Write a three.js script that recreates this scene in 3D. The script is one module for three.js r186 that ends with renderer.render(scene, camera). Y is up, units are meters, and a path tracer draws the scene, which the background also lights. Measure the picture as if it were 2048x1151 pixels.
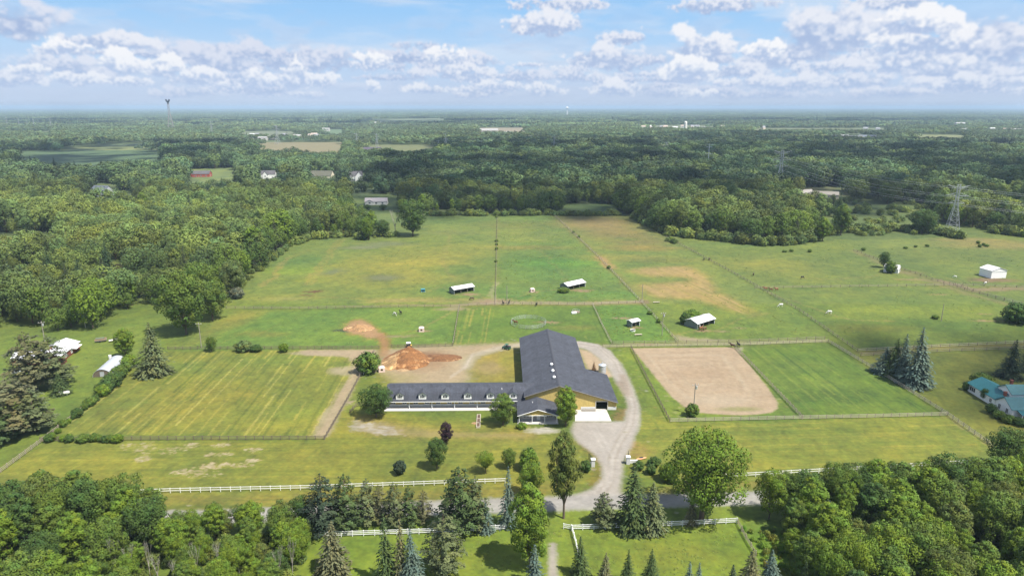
import * as THREE from 'three';
import { mergeGeometries, mergeVertices } from 'three/addons/utils/BufferGeometryUtils.js';
import { RoundedBoxGeometry } from 'three/addons/geometries/RoundedBoxGeometry.js';
import { MarchingCubes } from 'three/addons/objects/MarchingCubes.js';

// ---------------------------------------------------------------- camera, sky, sun, exposure
// Metres, y up. The camera hovers 90 m above the road side of a horse farm and looks along -z.
const scene = new THREE.Scene();
const camera = new THREE.PerspectiveCamera(45.73, 2048 / 1151, 1, 90000);
camera.position.set(0, 90, 0);
camera.rotation.x = -0.25923;
scene.add(camera);

const renderer = new THREE.WebGLRenderer();
renderer.toneMapping = THREE.LinearToneMapping;
renderer.toneMappingExposure = 1.7;
renderer.shadowMap.enabled = true;

const SUN = new THREE.Vector3(0.49, 1, 0.34).normalize();
const sun = new THREE.DirectionalLight(new THREE.Color(1, 0.95, 0.86), 4.8);
sun.name = 'sun';
sun.position.copy(SUN).multiplyScalar(2000);
sun.target.position.set(0, 0, -300);
sun.position.add(sun.target.position);
sun.castShadow = true;
sun.shadow.mapSize.set(4096, 4096);
Object.assign(sun.shadow.camera, { left: -700, right: 700, top: 700, bottom: -700, near: 10, far: 4000 });
sun.shadow.radius = 1.5;
scene.add(sun, sun.target);

// ---------------------------------------------------------------- helpers
let seedState = 12345;
function setSeed(s) { seedState = s | 0; }
function rnd() { seedState = (seedState + 0x6d2b79f5) | 0; let t = Math.imul(seedState ^ (seedState >>> 15), 1 | seedState); t = (t + Math.imul(t ^ (t >>> 7), 61 | t)) ^ t; return ((t ^ (t >>> 14)) >>> 0) / 4294967296; }
const R = (a, b) => a + (b - a) * rnd();
const pick = (a) => a[Math.floor(rnd() * a.length)];
const clamp = (x, a = 0, b = 1) => Math.min(b, Math.max(a, x));
const smooth = (a, b, x) => { const t = clamp((x - a) / (b - a)); return t * t * (3 - 2 * t); };
const lerp = (a, b, t) => a + (b - a) * t;
const lin = (c) => (c <= 0.04045 ? c / 12.92 : Math.pow((c + 0.055) / 1.055, 2.4));
const srgb = (c) => (c <= 0.0031308 ? c * 12.92 : 1.055 * Math.pow(c, 1 / 2.4) - 0.055);

// tileable value noise, 512 x 512, -1..1
const NS = 512;
function makeNoise(seed, cells, octaves, gain = 0.5) {
  setSeed(seed);
  const out = new Float32Array(NS * NS);
  let amp = 1, total = 0;
  for (let o = 0, n = cells; o < octaves && n <= NS; o++, n *= 2, amp *= gain) {
    const g = new Float32Array(n * n).map(() => rnd() * 2 - 1), k = n / NS;
    for (let y = 0; y < NS; y++) {
      const fy = y * k, y0 = Math.floor(fy), ty = fy - y0, sy = ty * ty * (3 - 2 * ty), r0 = (y0 % n) * n, r1 = ((y0 + 1) % n) * n;
      for (let x = 0; x < NS; x++) {
        const fx = x * k, x0 = Math.floor(fx), tx = fx - x0, sx = tx * tx * (3 - 2 * tx), c0 = x0 % n, c1 = (x0 + 1) % n;
        const a = g[r0 + c0] + (g[r0 + c1] - g[r0 + c0]) * sx, b = g[r1 + c0] + (g[r1 + c1] - g[r1 + c0]) * sx;
        out[y * NS + x] += (a + (b - a) * sy) * amp;
      }
    }
    total += amp * 0.6;
  }
  for (let i = 0; i < out.length; i++) out[i] /= total;
  return out;
}
const noiseA = makeNoise(11, 8, 7, 0.55), noiseB = makeNoise(29, 8, 7, 0.55), noiseC = makeNoise(47, 32, 5, 0.6);
function ns(map, x, y) {   // x, y in tiles
  x = (x - Math.floor(x)) * NS; y = (y - Math.floor(y)) * NS;
  const x0 = x | 0, y0 = y | 0, tx = x - x0, ty = y - y0, x1 = (x0 + 1) & 511, y1 = (y0 + 1) & 511, a0 = (x0 & 511), b0 = (y0 & 511) * NS, b1 = y1 * NS;
  const p = map[b0 + a0] + (map[b0 + x1] - map[b0 + a0]) * tx, q = map[b1 + a0] + (map[b1 + x1] - map[b1 + a0]) * tx;
  return p + (q - p) * ty;
}

// ---- naming and describing
const taken = new Map();
function numbered(name) { const n = taken.get(name) ?? 0; taken.set(name, n + 1); return n ? name + '_' + String(n).padStart(3, '0') : name; }
function tag(o, label, category, group) { o.userData.label = label; o.userData.category = category; if (group) o.userData.group = group; return o; }
function thing(name, label, category, x = 0, z = 0, turn = 0, group, y = 0) {
  const o = new THREE.Group(); o.name = numbered(name); o.position.set(x, y, z); o.rotation.y = turn;
  tag(o, label, category, group); scene.add(o); return o;
}
function part(parent, name, geometry, material, x = 0, y = 0, z = 0, ry = 0) {
  const m = new THREE.Mesh(geometry, material); m.name = name; m.position.set(x, y, z); m.rotation.y = ry; parent.add(m); return m;
}
function struct(name, geometry, material, label) {
  const m = new THREE.Mesh(geometry, material); m.name = numbered(name); m.userData.kind = 'structure'; if (label) m.userData.label = label; scene.add(m); return m;
}
function copyOf(o, label, x, z, turn = 0, scale = 1) {
  const c = o.clone(); c.name = numbered(o.name.replace(/_\d{3}$/, '')); c.userData = { ...o.userData }; if (label) c.userData.label = label;
  c.position.set(x, o.position.y, z); c.rotation.y = turn; c.scale.setScalar(scale); scene.add(c); return c;
}

// ---- materials
const std = (r, g, b, roughness = 0.85, more = {}) => new THREE.MeshStandardMaterial({ color: new THREE.Color().setRGB(r, g, b), roughness, side: THREE.DoubleSide, ...more });
function grainTexture(seed, size, f) {   // greyish colour texture from f(u, v) -> [r, g, b] 0..1 in sRGB
  setSeed(seed);
  const d = new Uint8Array(size * size * 4);
  for (let y = 0; y < size; y++) for (let x = 0; x < size; x++) { const c = f(x / size, y / size); for (let k = 0; k < 3; k++) d[(y * size + x) * 4 + k] = clamp(c[k]) * 255; d[(y * size + x) * 4 + 3] = 255; }
  const t = new THREE.DataTexture(d, size, size); t.wrapS = t.wrapT = THREE.RepeatWrapping; t.magFilter = THREE.LinearFilter; t.minFilter = THREE.LinearMipmapLinearFilter; t.generateMipmaps = true; t.colorSpace = THREE.SRGBColorSpace; t.needsUpdate = true; return t;
}

// ---- geometry helpers
const box = (w, h, d, y0 = true) => { const g = new THREE.BoxGeometry(w, h, d); if (y0) g.translate(0, h / 2, 0); return g; };
const rbox = (w, h, d, r = 0.05) => { const g = new RoundedBoxGeometry(w, h, d, 1, r); g.translate(0, h / 2, 0); return g; };
const at = (g, x, y, z, rx = 0, ry = 0, rz = 0) => { g.applyMatrix4(new THREE.Matrix4().compose(new THREE.Vector3(x, y, z), new THREE.Quaternion().setFromEuler(new THREE.Euler(rx, ry, rz)), new THREE.Vector3(1, 1, 1))); return g; };
function bar(a, b, r, sides = 5, r2 = r) {   // round bar from a to b
  const A = new THREE.Vector3(...a), B = new THREE.Vector3(...b), L = A.distanceTo(B), g = new THREE.CylinderGeometry(r2, r, L, sides, 1);
  g.translate(0, L / 2, 0);
  g.applyQuaternion(new THREE.Quaternion().setFromUnitVectors(new THREE.Vector3(0, 1, 0), B.sub(A).normalize()));
  g.translate(...a); return g;
}
function join(list) { return mergeGeometries(list.map((g) => { const h = g.index ? g.toNonIndexed() : g; for (const k of Object.keys(h.attributes)) if (!['position', 'normal', 'uv'].includes(k)) h.deleteAttribute(k); return h; })); }
function faces(list) {   // list of polygons, each an array of [x, y, z]; flat shaded, uv in metres along the face
  const p = [], uv = [];
  for (const f of list) {
    const v = f.map((q) => new THREE.Vector3(...q)), n = new THREE.Vector3().crossVectors(v[1].clone().sub(v[0]), v[v.length - 1].clone().sub(v[0])).normalize();
    const t = Math.abs(n.y) > 0.99 ? new THREE.Vector3(1, 0, 0) : new THREE.Vector3(0, 1, 0).cross(n).normalize(), b = n.clone().cross(t);
    for (let i = 1; i + 1 < v.length; i++) for (const q of [v[0], v[i], v[i + 1]]) { p.push(q.x, q.y, q.z); uv.push(q.dot(t), q.dot(b)); }
  }
  const g = new THREE.BufferGeometry(); g.setAttribute('position', new THREE.Float32BufferAttribute(p, 3)); g.setAttribute('uv', new THREE.Float32BufferAttribute(uv, 2)); g.computeVertexNormals(); return g;
}
// a slab: polygon (top face, counter-clockwise from outside) thickened by t against its normal
function slab(poly, t) {
  const v = poly.map((q) => new THREE.Vector3(...q)), n = new THREE.Vector3().crossVectors(v[1].clone().sub(v[0]), v[v.length - 1].clone().sub(v[0])).normalize().multiplyScalar(-t);
  const low = v.map((q) => q.clone().add(n)), out = [poly, low.map((q) => q.toArray()).reverse()];
  for (let i = 0; i < v.length; i++) { const j = (i + 1) % v.length; out.push([v[i].toArray(), low[i].toArray(), low[j].toArray(), v[j].toArray()]); }
  return faces(out);
}
const inside = (poly, x, z) => { let c = false; for (let i = 0, j = poly.length - 1; i < poly.length; j = i++) { const [xi, zi] = poly[i], [xj, zj] = poly[j]; if (zi > z !== zj > z && x < ((xj - xi) * (z - zi)) / (zj - zi) + xi) c = !c; } return c; };

// ---------------------------------------------------------------- sky: summer air with broken cumulus, one float map for the whole dome
{
  const W = 4096, H = 2048, data = new Float32Array(W * H * 4), rgb = (r, g, b) => [lin(r / 255) / 1.7, lin(g / 255) / 1.7, lin(b / 255) / 1.7];
  const stops = [[0, rgb(200, 214, 236)], [1.5, rgb(196, 214, 240)], [4, rgb(186, 216, 247)], [7, rgb(160, 206, 249)], [10, rgb(146, 198, 248)], [20, rgb(122, 180, 240)], [45, rgb(92, 150, 222)], [90, rgb(70, 126, 204)]];
  const v = rgb(220, 231, 246), grey = rgb(186, 203, 232), pale = rgb(226, 233, 246);
  const px = (deg) => deg / 360 * W;   // degrees to columns
  for (let row = 0; row < H; row++) {
    const el = ((row + 0.5) / H - 0.5) * 180;
    let k = 0; while (k < stops.length - 2 && el > stops[k + 1][0]) k++;
    const t = clamp((el - stops[k][0]) / (stops[k + 1][0] - stops[k][0]));
    for (let col = 0; col < W; col++) {
      const i = (row * W + col) * 4;
      let veil = 0, sheet = 0, glow = 0;
      if (el > 0) {   // thin high streaks
        const az = col / W * 360, a = ns(noiseA, az / 90, el / 14 + az / 300), b = ns(noiseB, az / 40, el / 5);
        veil = smooth(-0.1, 0.65, a * 0.75 + b * 0.4) * 0.6 * smooth(1, 5, el) * (1 - 0.5 * smooth(30, 80, el));
        const low = ns(noiseA, az / 34 + 0.4, el / 11) + 0.6 * ns(noiseC, az / 60, el / 16 + 0.3); sheet = smooth(-0.25, 0.55, low) * smooth(9.5, 3.5, el) * smooth(0.2, 1.6, el) * 0.5; glow = clamp(0.45 + 0.8 * ns(noiseA, az / 34 + 0.4, el / 11 - 0.035) - 0.5 * low);
      }
      
      for (let c = 0; c < 3; c++) data[i + c] = lerp(lerp(lerp(stops[k][1][c], stops[k + 1][1][c], t), v[c], veil), lerp(grey[c], pale[c], glow), sheet);
      data[i + 3] = 1;
    }
  }
  // One cumulus: az, el of its middle, half width and half height in degrees; white = how sunlit its tops are, soft = how vague its edge is.
  const cloud = (az, el, hw, hh, white, soft, id) => {
    const c0 = Math.floor(px(az - hw * 1.25)), c1 = Math.ceil(px(az + hw * 1.25)), r0 = Math.max(H / 2, Math.floor((el - hh * 1.3) / 180 * H + H / 2)), r1 = Math.min(H - 1, Math.ceil((el + hh * 1.4) / 180 * H + H / 2));
    const top = [lerp(220, 252, white), lerp(226, 252, white), lerp(242, 254, white)], base = [lerp(166, 180, white), lerp(186, 198, white), lerp(222, 230, white)];
    const ox = id * 0.37, oy = id * 0.61, f = 1 / (hh * 9), g = 1 / (hh * 2.6);
    for (let r = r0; r <= r1; r++) for (let c = c0; c <= c1; c++) {
      const a = (c + 0.5) / W * 360, e = ((r + 0.5) / H - 0.5) * 180, u = (a - az) / hw, v = (e - el) / hh;
      const n = ns(noiseA, a * f + ox, e * f * 1.4 + oy), m = ns(noiseC, a * g * 0.35 + ox, e * g * 0.45 + oy);
      const lobe = ns(noiseB, a * f * 0.8 + oy, ox) * 0.55;
      const vv = v < 0 ? v * 1.25 : v / (1 + lobe);
      const d = 1 - u * u - vv * vv * 0.9 + n * 0.75 + m * 0.2;
      const al = smooth(0.12, 0.12 + soft, d) * smooth(0.1, 1.2, e) * 0.97;
      if (al <= 0.002) continue;
      const lit = clamp(0.46 + v * 0.5 + m * 0.32 + n * 0.35 - smooth(0.9, 0.1, d) * -0.12 + u * 0.06), q = smooth(0.2, 0.75, lit);
      const i = (r * W + ((c % W) + W) % W) * 4, hz = smooth(6, 0, e) * 0.35;
      for (let k = 0; k < 3; k++) { let s = lin(lerp(base[k], top[k], q) / 255) / 1.7; s = lerp(s, stops[1][1][k] * 1.02, hz); data[i + k] = lerp(data[i + k], s, al); }
    }
  };
  const A0 = 90;    // column angle that lies along -z, where the camera looks
  setSeed(77);
  const list = [];
  for (let k = 0; k < 900; k++) {   // the rest of the dome: rows of cumulus, smaller and denser towards the horizon
    const el = 0.8 + 60 * Math.pow(rnd(), 3.2), s = 0.5 + el * 0.16;
    const d = ((k * 222.492) % 360), off = Math.abs(d - A0);
    if (off < 40 && el < 12) { if (el > 4.2 || rnd() < 0.35) { rnd(); continue; } }
    list.push([d, el, s * R(1.6, 4.2), s * R(0.5, 1.05), rnd() * rnd(), R(0.35, 0.9), k]);
  }
  const seen = [   // the clouds in view
    [-34.02, 5.6, 3.2, 1.7, 0.1, 0.8], [-29.24, 4.32, 3.6, 1.0, 0.5, 0.5], [-26.7, 3.62, 1.6, 0.5, 0.2, 0.7], [-22.43, 3.75, 3.4, 1.5, 0.1, 0.8], [-21.82, 2.99, 3.0, 0.8, 0.05, 0.9], [-31.8, 3.77, 2.0, 0.65, 1, 0.3], [-32.79, 2.77, 3.5, 0.9, 0.3, 0.7],
    [-28.83, 2.82, 1.9, 1.0, 1, 0.28], [-25.85, 2.73, 1.5, 0.95, 1, 0.28], [-33.98, 2.29, 1.4, 0.55, 0.95, 0.3], [-31.2, 1.84, 2.0, 0.6, 0.9, 0.35], [-28.13, 1.73, 1.5, 0.5, 0.9, 0.35], [-23.77, 2.18, 2.2, 0.8, 0.95, 0.3], [-21.8, 1.5, 1.5, 0.5, 0.9, 0.4],
    [-20.07, 1.95, 1.3, 1.05, 1, 0.25], [-18.57, 1.9, 1.2, 0.7, 1, 0.3], [-16.91, 2.24, 1.6, 1.35, 1, 0.22], [-15.07, 2.01, 1.6, 0.7, 0.9, 0.4], [-11.21, 1.55, 0.8, 0.8, 0.9, 0.35], [-13.09, 3.58, 4.0, 1.3, 0.15, 0.8], [-10.73, 3.39, 1.9, 0.8, 1, 0.3], [-15.73, 3.28, 2.6, 0.9, 0.1, 0.8],
    [-7.26, 4.69, 3.0, 0.5, 0.1, 0.9], [-5.32, 3.89, 1.8, 0.8, 0.9, 0.35], [-2.95, 3.6, 2.4, 0.7, 0.3, 0.7], [-3.96, 2.72, 3.2, 0.8, 0.6, 0.5], [-6.98, 1.3, 2.4, 0.45, 0.85, 0.4], [-0.97, 1.61, 2.4, 0.55, 0.85, 0.4], [-8.13, 2.44, 2.6, 0.6, 0.4, 0.7],
    [3.75, 7.71, 4.6, 0.75, 0.3, 0.6], [2.79, 6.27, 3.9, 1.15, 0.55, 0.5], [8.87, 5.18, 2.6, 0.65, 0.4, 0.6], [16.4, 7.41, 4.8, 0.8, 0.35, 0.6], [14.97, 4.49, 3.0, 1.5, 0.75, 0.45], [15.78, 3.54, 2.6, 0.6, 0.05, 0.8], [19.17, 4.04, 1.8, 0.85, 1, 0.3], [7.76, 3.87, 3.6, 1.1, 0.5, 0.55],
    [13.97, 2.76, 2.2, 1.2, 1, 0.3], [8.96, 3.26, 3.0, 0.9, 0.2, 0.8], [8.44, 1.44, 2.4, 0.9, 0.8, 0.4], [14.85, 0.89, 2.0, 0.5, 0.9, 0.4], [1.04, 2.46, 2.8, 0.9, 0.3, 0.7], [2.66, 1.3, 1.8, 0.6, 0.8, 0.4], [5.04, 2.45, 2.4, 0.8, 0.3, 0.7],
    [23.66, 5.35, 4.8, 2.4, 0.45, 0.55], [21.82, 3.69, 4.4, 1.2, 0.35, 0.7], [28.7, 5.45, 3.4, 1.3, 0.9, 0.35], [29.75, 4.27, 4.2, 1.3, 0.8, 0.4], [29, 3.15, 4.0, 1.1, 0.7, 0.5], [31.45, 2.59, 3.6, 1.1, 0.5, 0.6], [33.74, 4.24, 4.0, 2.4, 0.4, 0.7], [27.29, 6.97, 4.2, 0.8, 0.3, 0.7],
    [20.62, 1.76, 4.2, 0.8, 0.6, 0.5], [26.02, 1.87, 4.2, 0.8, 0.45, 0.6], [33.02, 1.58, 4.4, 0.8, 0.6, 0.5], [23.94, 2.77, 4.0, 0.8, 0.5, 0.6], [28.04, 0.98, 3.4, 0.5, 0.5, 0.6], [35.16, 2.01, 3.0, 0.8, 0.5, 0.6], [17.67, 2.71, 2.6, 0.8, 0.5, 0.6],
  ];
  for (let k = 0; k < 90; k++) list.push([A0 + R(-42, 42), 0.9 + 3.2 * rnd(), R(0.9, 3.2), R(0.22, 0.5), rnd() * 0.7, R(0.4, 0.9), 500 + k * 1.3]);
  list.sort((a, b) => a[1] - b[1]);
  for (const c of list) cloud(...c);
  seen.sort((a, b) => b[1] * 0 + a[4] - b[4]).forEach(([az, el, hw, hh, white, soft], k) => cloud(A0 + az, el, hw, hh, white, soft, 3.3 + k * 1.7));
  const sky = new THREE.DataTexture(data, W, H, THREE.RGBAFormat, THREE.FloatType);
  sky.mapping = THREE.EquirectangularReflectionMapping; sky.magFilter = THREE.LinearFilter; sky.minFilter = THREE.LinearFilter; sky.needsUpdate = true;
  scene.background = sky; scene.environment = sky;
}
scene.fog = new THREE.FogExp2(new THREE.Color().setRGB(0.6, 0.8, 1.0), 0.00009);

// ---------------------------------------------------------------- ground: outlines in metres [x, z]
const AREA = {
  leftPaddock: [[-129.3,-177], [-54.3,-175.8], [-54.2,-212.4], [-54.4,-246.4], [-132.3,-245.3], [-136.5,-223.5]],
  leftTrack: [[-56,-175.8], [-52.4,-175.2], [-52.7,-200.3], [-53,-219], [-52.1,-239.9], [-51.6,-247], [-81.1,-246.4], [-77.8,-241.5], [-62.4,-239.9], [-57.1,-234.7], [-55.7,-219], [-56.4,-204.2], [-55.6,-194.7], [-55.9,-186]],
  frontLawn: [[-130.8,-146.6], [-130.8,-172.8], [-53.6,-173.4], [-49.6,-192.2], [-37.1,-190.8], [0.9,-182.7], [16.5,-176.4], [23.7,-166.3], [22.9,-154.7], [10.2,-143.3], [-79.1,-137.2], [-122.1,-135.2]],
  leftYard: [[-215.7,-252.1], [-197.5,-265.4], [-168.7,-270.6], [-175.1,-295.7], [-155.9,-284.4], [-130,-246.4], [-137.9,-231.7], [-133.6,-177], [-137.7,-152.3]],
  upperLeft: [[-130,-246.4], [-131,-295.7], [-24.3,-306.1], [-23.1,-252.1], [-51.2,-249.8]],
  backLeft: [[-132,-303.6], [-136.3,-330.1], [-150.8,-435.1], [-145.7,-473.3], [-107,-473.3], [-59.6,-505.3], [-70.5,-583.5], [-12.9,-583.5], [-8,-309.4]],
  backMid: [[-12.9,-583.5], [36.1,-583.5], [62.6,-314.6], [-8,-309.4]],
  hayField: [[37.8,-583.5], [92,-583.5], [109.5,-473.3], [131.9,-299.6], [128,-260.4], [66.6,-256.2], [63.3,-312]],
  penField: [[-23.7,-303.6], [37.8,-307.8], [39,-254.4], [27,-256.8], [3.2,-255.6], [-23.1,-252.1]],
  smallField: [[38.5,-307.8], [62.5,-310.3], [64.9,-255.6], [39.8,-254.4]],
  rightPasture: [[112,-484.8], [138.4,-469.5], [180.5,-451.7], [223.6,-488.8], [271.4,-496.9], [310.7,-488.8], [356.2,-435.1], [214.2,-252.1], [131.4,-244.2], [132.6,-301.2]],
  greenPaddock: [[86.7,-247.5], [124.8,-253.2], [130.6,-190.1], [87.1,-187.4]],
  arena: [[46.3,-248.7], [86,-249.8], [85.8,-230.7], [84.8,-208.2], [83.7,-198.4], [81.9,-194], [79.5,-191.5], [74.3,-189.8], [67.4,-189.4], [57.9,-190.8], [54.1,-193.7], [51.4,-202.3], [50,-214.6]],
  arenaField: [[38.2,-248.7], [88.4,-249.8], [86.8,-186.7], [46.7,-184.7]],
  rightLawn: [[39.6,-192.9], [45.9,-184.4], [85.6,-186], [130.7,-188], [128.3,-167.7], [122.5,-160.9], [57.6,-154.7], [29.4,-152.3], [30.4,-166.3], [36.9,-179.5]],
  neighbourLawn: [[126.8,-241], [220,-252.1], [152.7,-167.7], [133.3,-171.9], [132.5,-192.2]],
  yard: [[-49,-246.4], [-37.7,-250.4], [-23.2,-251.5], [-4.7,-253.8], [3.6,-255.6], [3.5,-248.7], [-2.7,-247.5], [-11.2,-244.2], [-15.9,-237.8], [-14.8,-213.3], [-39.2,-212.4], [-46,-222.1], [-47.8,-235.7]],
  dryGrass: [[-16.1,-239.9], [-4.6,-247], [2.3,-247], [3.4,-214.1], [-14.4,-213.3]],
  drive: [[8.4,-143.1], [15.1,-145.5], [19.8,-148.4], [22.7,-153.5], [23.3,-159.1], [22,-165.5], [17.8,-172.8], [17,-179.5], [18.7,-185.3], [29.3,-185], [33.5,-185.3], [36.2,-195.8], [36.5,-204.2], [35.3,-214.6], [34.4,-226.8], [32,-238.8], [29.1,-246.4], [26.3,-249.2], [3.5,-249.2], [3.6,-256.2], [27,-256.8], [33.8,-253.2], [37.7,-245.3], [39.6,-226.8], [39.9,-209.1], [39.6,-194.7], [37.3,-182.7], [33,-170.5], [29.1,-160.9], [27.4,-152.3], [26.1,-146.6], [27.3,-145], [26.6,-142.1], [8.8,-139.6]],
  dirtLot: [[24.7,-248.7], [30.6,-244.8], [33.1,-234.7], [35.3,-220.3], [31.1,-218.5], [26.8,-226.8], [25.8,-243.7]],
  road: [[-142.6,-132.9], [-115.1,-134.8], [-79.9,-138.8], [-49.4,-140.8], [-2.9,-144.2], [21.1,-145.5], [37.9,-145.7], [55.1,-146.8], [95.5,-149.9], [128.1,-152.7], [162.4,-155.9], [156.6,-149.5], [123.6,-146.6], [92.1,-143.7], [53.3,-141.2], [36.8,-140.4], [20.4,-139.6], [-2.8,-138], [-47.8,-135.2], [-77.1,-132.9], [-111.1,-129.3], [-137.2,-127]],
  lane: [[7.9,-127], [9.4,-127], [8.9,-109.4], [6.7,-109.4]],
  pad: [[18.7,-185.3], [19.4,-193.3], [29,-194], [29.5,-185.3]],
};
// ---- colour maps of the ground, drawn in plan (metres), as the turf, soil and gravel are
const GAIN = 0.385;   // picture greens to base colours
function groundMap(x0, x1, z0, z1, W, H, draw, opts) {   // z0 near (larger), z1 far
  const mk = () => { const c = document.createElement('canvas'); c.width = W; c.height = H; return c; };
  const sx = W / (x1 - x0), sz = H / (z0 - z1), soft = mk(), hard = mk();
  const tools = (cv) => {
    const g = cv.getContext('2d'), X = (x) => (x - x0) * sx, Z = (z) => (z0 - z) * sz;
    const path = (L, closed = true) => { g.beginPath(); L.forEach(([x, z], i) => (i ? g.lineTo(X(x), Z(z)) : g.moveTo(X(x), Z(z)))); if (closed) g.closePath(); };
    const T = {
      g, X, Z, path,
      fill: (L, color, blur = 0, alpha = 1) => { g.save(); g.globalAlpha = alpha; g.fillStyle = color; if (blur) g.filter = `blur(${(blur * sx).toFixed(1)}px)`; path(L); g.fill(); g.restore(); },
      line: (L, color, w, blur = 0, alpha = 1) => { g.save(); g.globalAlpha = alpha; g.strokeStyle = color; g.lineWidth = w * sx; g.lineCap = g.lineJoin = 'round'; if (blur) g.filter = `blur(${(blur * sx).toFixed(1)}px)`; path(L, false); g.stroke(); g.restore(); },
      spot: (x, z, rx, rz, color, alpha = 0.6, turn = 0) => { g.save(); g.globalAlpha = alpha; g.translate(X(x), Z(z)); g.rotate(turn); g.scale(rx * sx, rz * sz); const q = g.createRadialGradient(0, 0, 0.35, 0, 0, 1); q.addColorStop(0, color); q.addColorStop(1, color.replace('rgb(', 'rgba(').replace(')', ',0)')); g.fillStyle = q; g.beginPath(); g.arc(0, 0, 1, 0, 7); g.fill(); g.restore(); },
      rows: (L, [ax, az], [bx, bz], step, colors, alpha, w0, w1, seed, broken = 0.3) => {   // mowing or tractor rows along a -> b, clipped to L
        setSeed(seed); g.save(); path(L); g.clip();
        const dx = bx - ax, dz = bz - az, n = Math.hypot(dx, dz), ux = dx / n, uz = dz / n, cx = L.reduce((s, p) => s + p[0], 0) / L.length, cz = L.reduce((s, p) => s + p[1], 0) / L.length;
        for (let d = -260; d < 260; d += step * R(0.8, 1.2)) {
          let s = -300; const px = cx - uz * d, pz = cz + ux * d;
          while (s < 300) { const e = s + (broken ? R(8, 60) : 600); if (rnd() > broken) { g.strokeStyle = pick(colors); g.globalAlpha = alpha * R(0.35, 1); g.lineWidth = R(w0, w1) * sx; g.beginPath(); g.moveTo(X(px + ux * s), Z(pz + uz * s)); g.lineTo(X(px + ux * e + R(-.3, .3)), Z(pz + uz * e)); g.stroke(); } s = e + R(0, 6); }
        }
        g.restore();
      },
    };
    return T;
  };
  draw(tools(soft), tools(hard));
  const A = soft.getContext('2d').getImageData(0, 0, W, H).data, B = hard.getContext('2d').getImageData(0, 0, W, H).data, out = new Uint8Array(W * H * 4);
  const L8 = new Float32Array(256).map((_, i) => lin(i / 255)), S8 = new Uint8Array(4097).map((_, i) => Math.round(srgb(i / 4096) * 255));
  for (let j = 0; j < H; j++) {
    const z = z0 - (j + 0.5) / sz;
    for (let i = 0; i < W; i++) {
      const x = x0 + (i + 0.5) / sx;
      const w1 = ns(noiseA, x / 97, z / 97), w2 = ns(noiseB, x / 97, z / 97), f1 = ns(noiseC, x / 23, z / 23), f2 = ns(noiseC, z / 31, x / 31);
      const q = opts.warp;
      let ii = clamp(Math.round(i + (w1 * 1.6 + f1 * 1.4) * q * sx), 0, W - 1), jj = clamp(Math.round(j + (w2 * 1.6 + f2 * 1.4) * q * sz), 0, H - 1);
      const a = (jj * W + ii) * 4;
      ii = clamp(Math.round(i + f1 * 0.3 * q * sx), 0, W - 1); jj = clamp(Math.round(j + f2 * 0.3 * q * sz), 0, H - 1);
      const b = (jj * W + ii) * 4, k = B[b + 3] / 255;
      let r = lerp(L8[A[a]], L8[B[b]], k), g = lerp(L8[A[a + 1]], L8[B[b + 1]], k), bl = lerp(L8[A[a + 2]], L8[B[b + 2]], k);
      const green = smooth(0.46, 0.29, bl / (g + 1e-4));     // how much this is turf
      // grain: tufts, clover and dry blades; grit and ruts where there is soil
      const n0 = ns(noiseC, x / 71, z / 71), n1 = ns(noiseA, x / 53 + 0.3, z / 53), n2 = ns(noiseB, x / 211, z / 211), n3 = ns(noiseC, x / 23.7 + 0.4, z / 19.3);
      const amp = 1 + green * (n0 * 0.17 + n1 * 0.13 + n2 * 0.12 + n3 * 0.2) + (1 - green) * (n0 * 0.08 + n1 * 0.07 + n3 * 0.1);
      const yel = green * (n1 * 0.10 + n2 * 0.12 + f1 * 0.07);
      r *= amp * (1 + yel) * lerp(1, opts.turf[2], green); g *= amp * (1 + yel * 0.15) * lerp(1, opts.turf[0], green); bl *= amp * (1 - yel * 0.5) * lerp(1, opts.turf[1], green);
      const o = (j * W + i) * 4;
      out[o] = S8[clamp(Math.round(r * GAIN * 4096), 0, 4096)]; out[o + 1] = S8[clamp(Math.round(g * GAIN * 4096), 0, 4096)]; out[o + 2] = S8[clamp(Math.round(bl * GAIN * 4096), 0, 4096)]; out[o + 3] = 255;
    }
  }
  const t = new THREE.DataTexture(out, W, H); t.magFilter = THREE.LinearFilter; t.minFilter = THREE.LinearMipmapLinearFilter; t.generateMipmaps = true; t.colorSpace = THREE.SRGBColorSpace; t.needsUpdate = true;
  const m = new THREE.MeshStandardMaterial({ map: t, roughness: 0.95, side: THREE.DoubleSide }); m.userData.frame = [x0, x1, z0, z1]; return m;
}
const G1 = 'rgb(146,158,82)', G2 = 'rgb(126,158,84)', G3 = 'rgb(102,146,66)', G4 = 'rgb(160,164,86)', DIRT = 'rgb(204,184,150)', GRAVEL = 'rgb(214,205,190)', SAND = 'rgb(214,186,148)', CHIP = 'rgb(196,148,98)';
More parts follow.
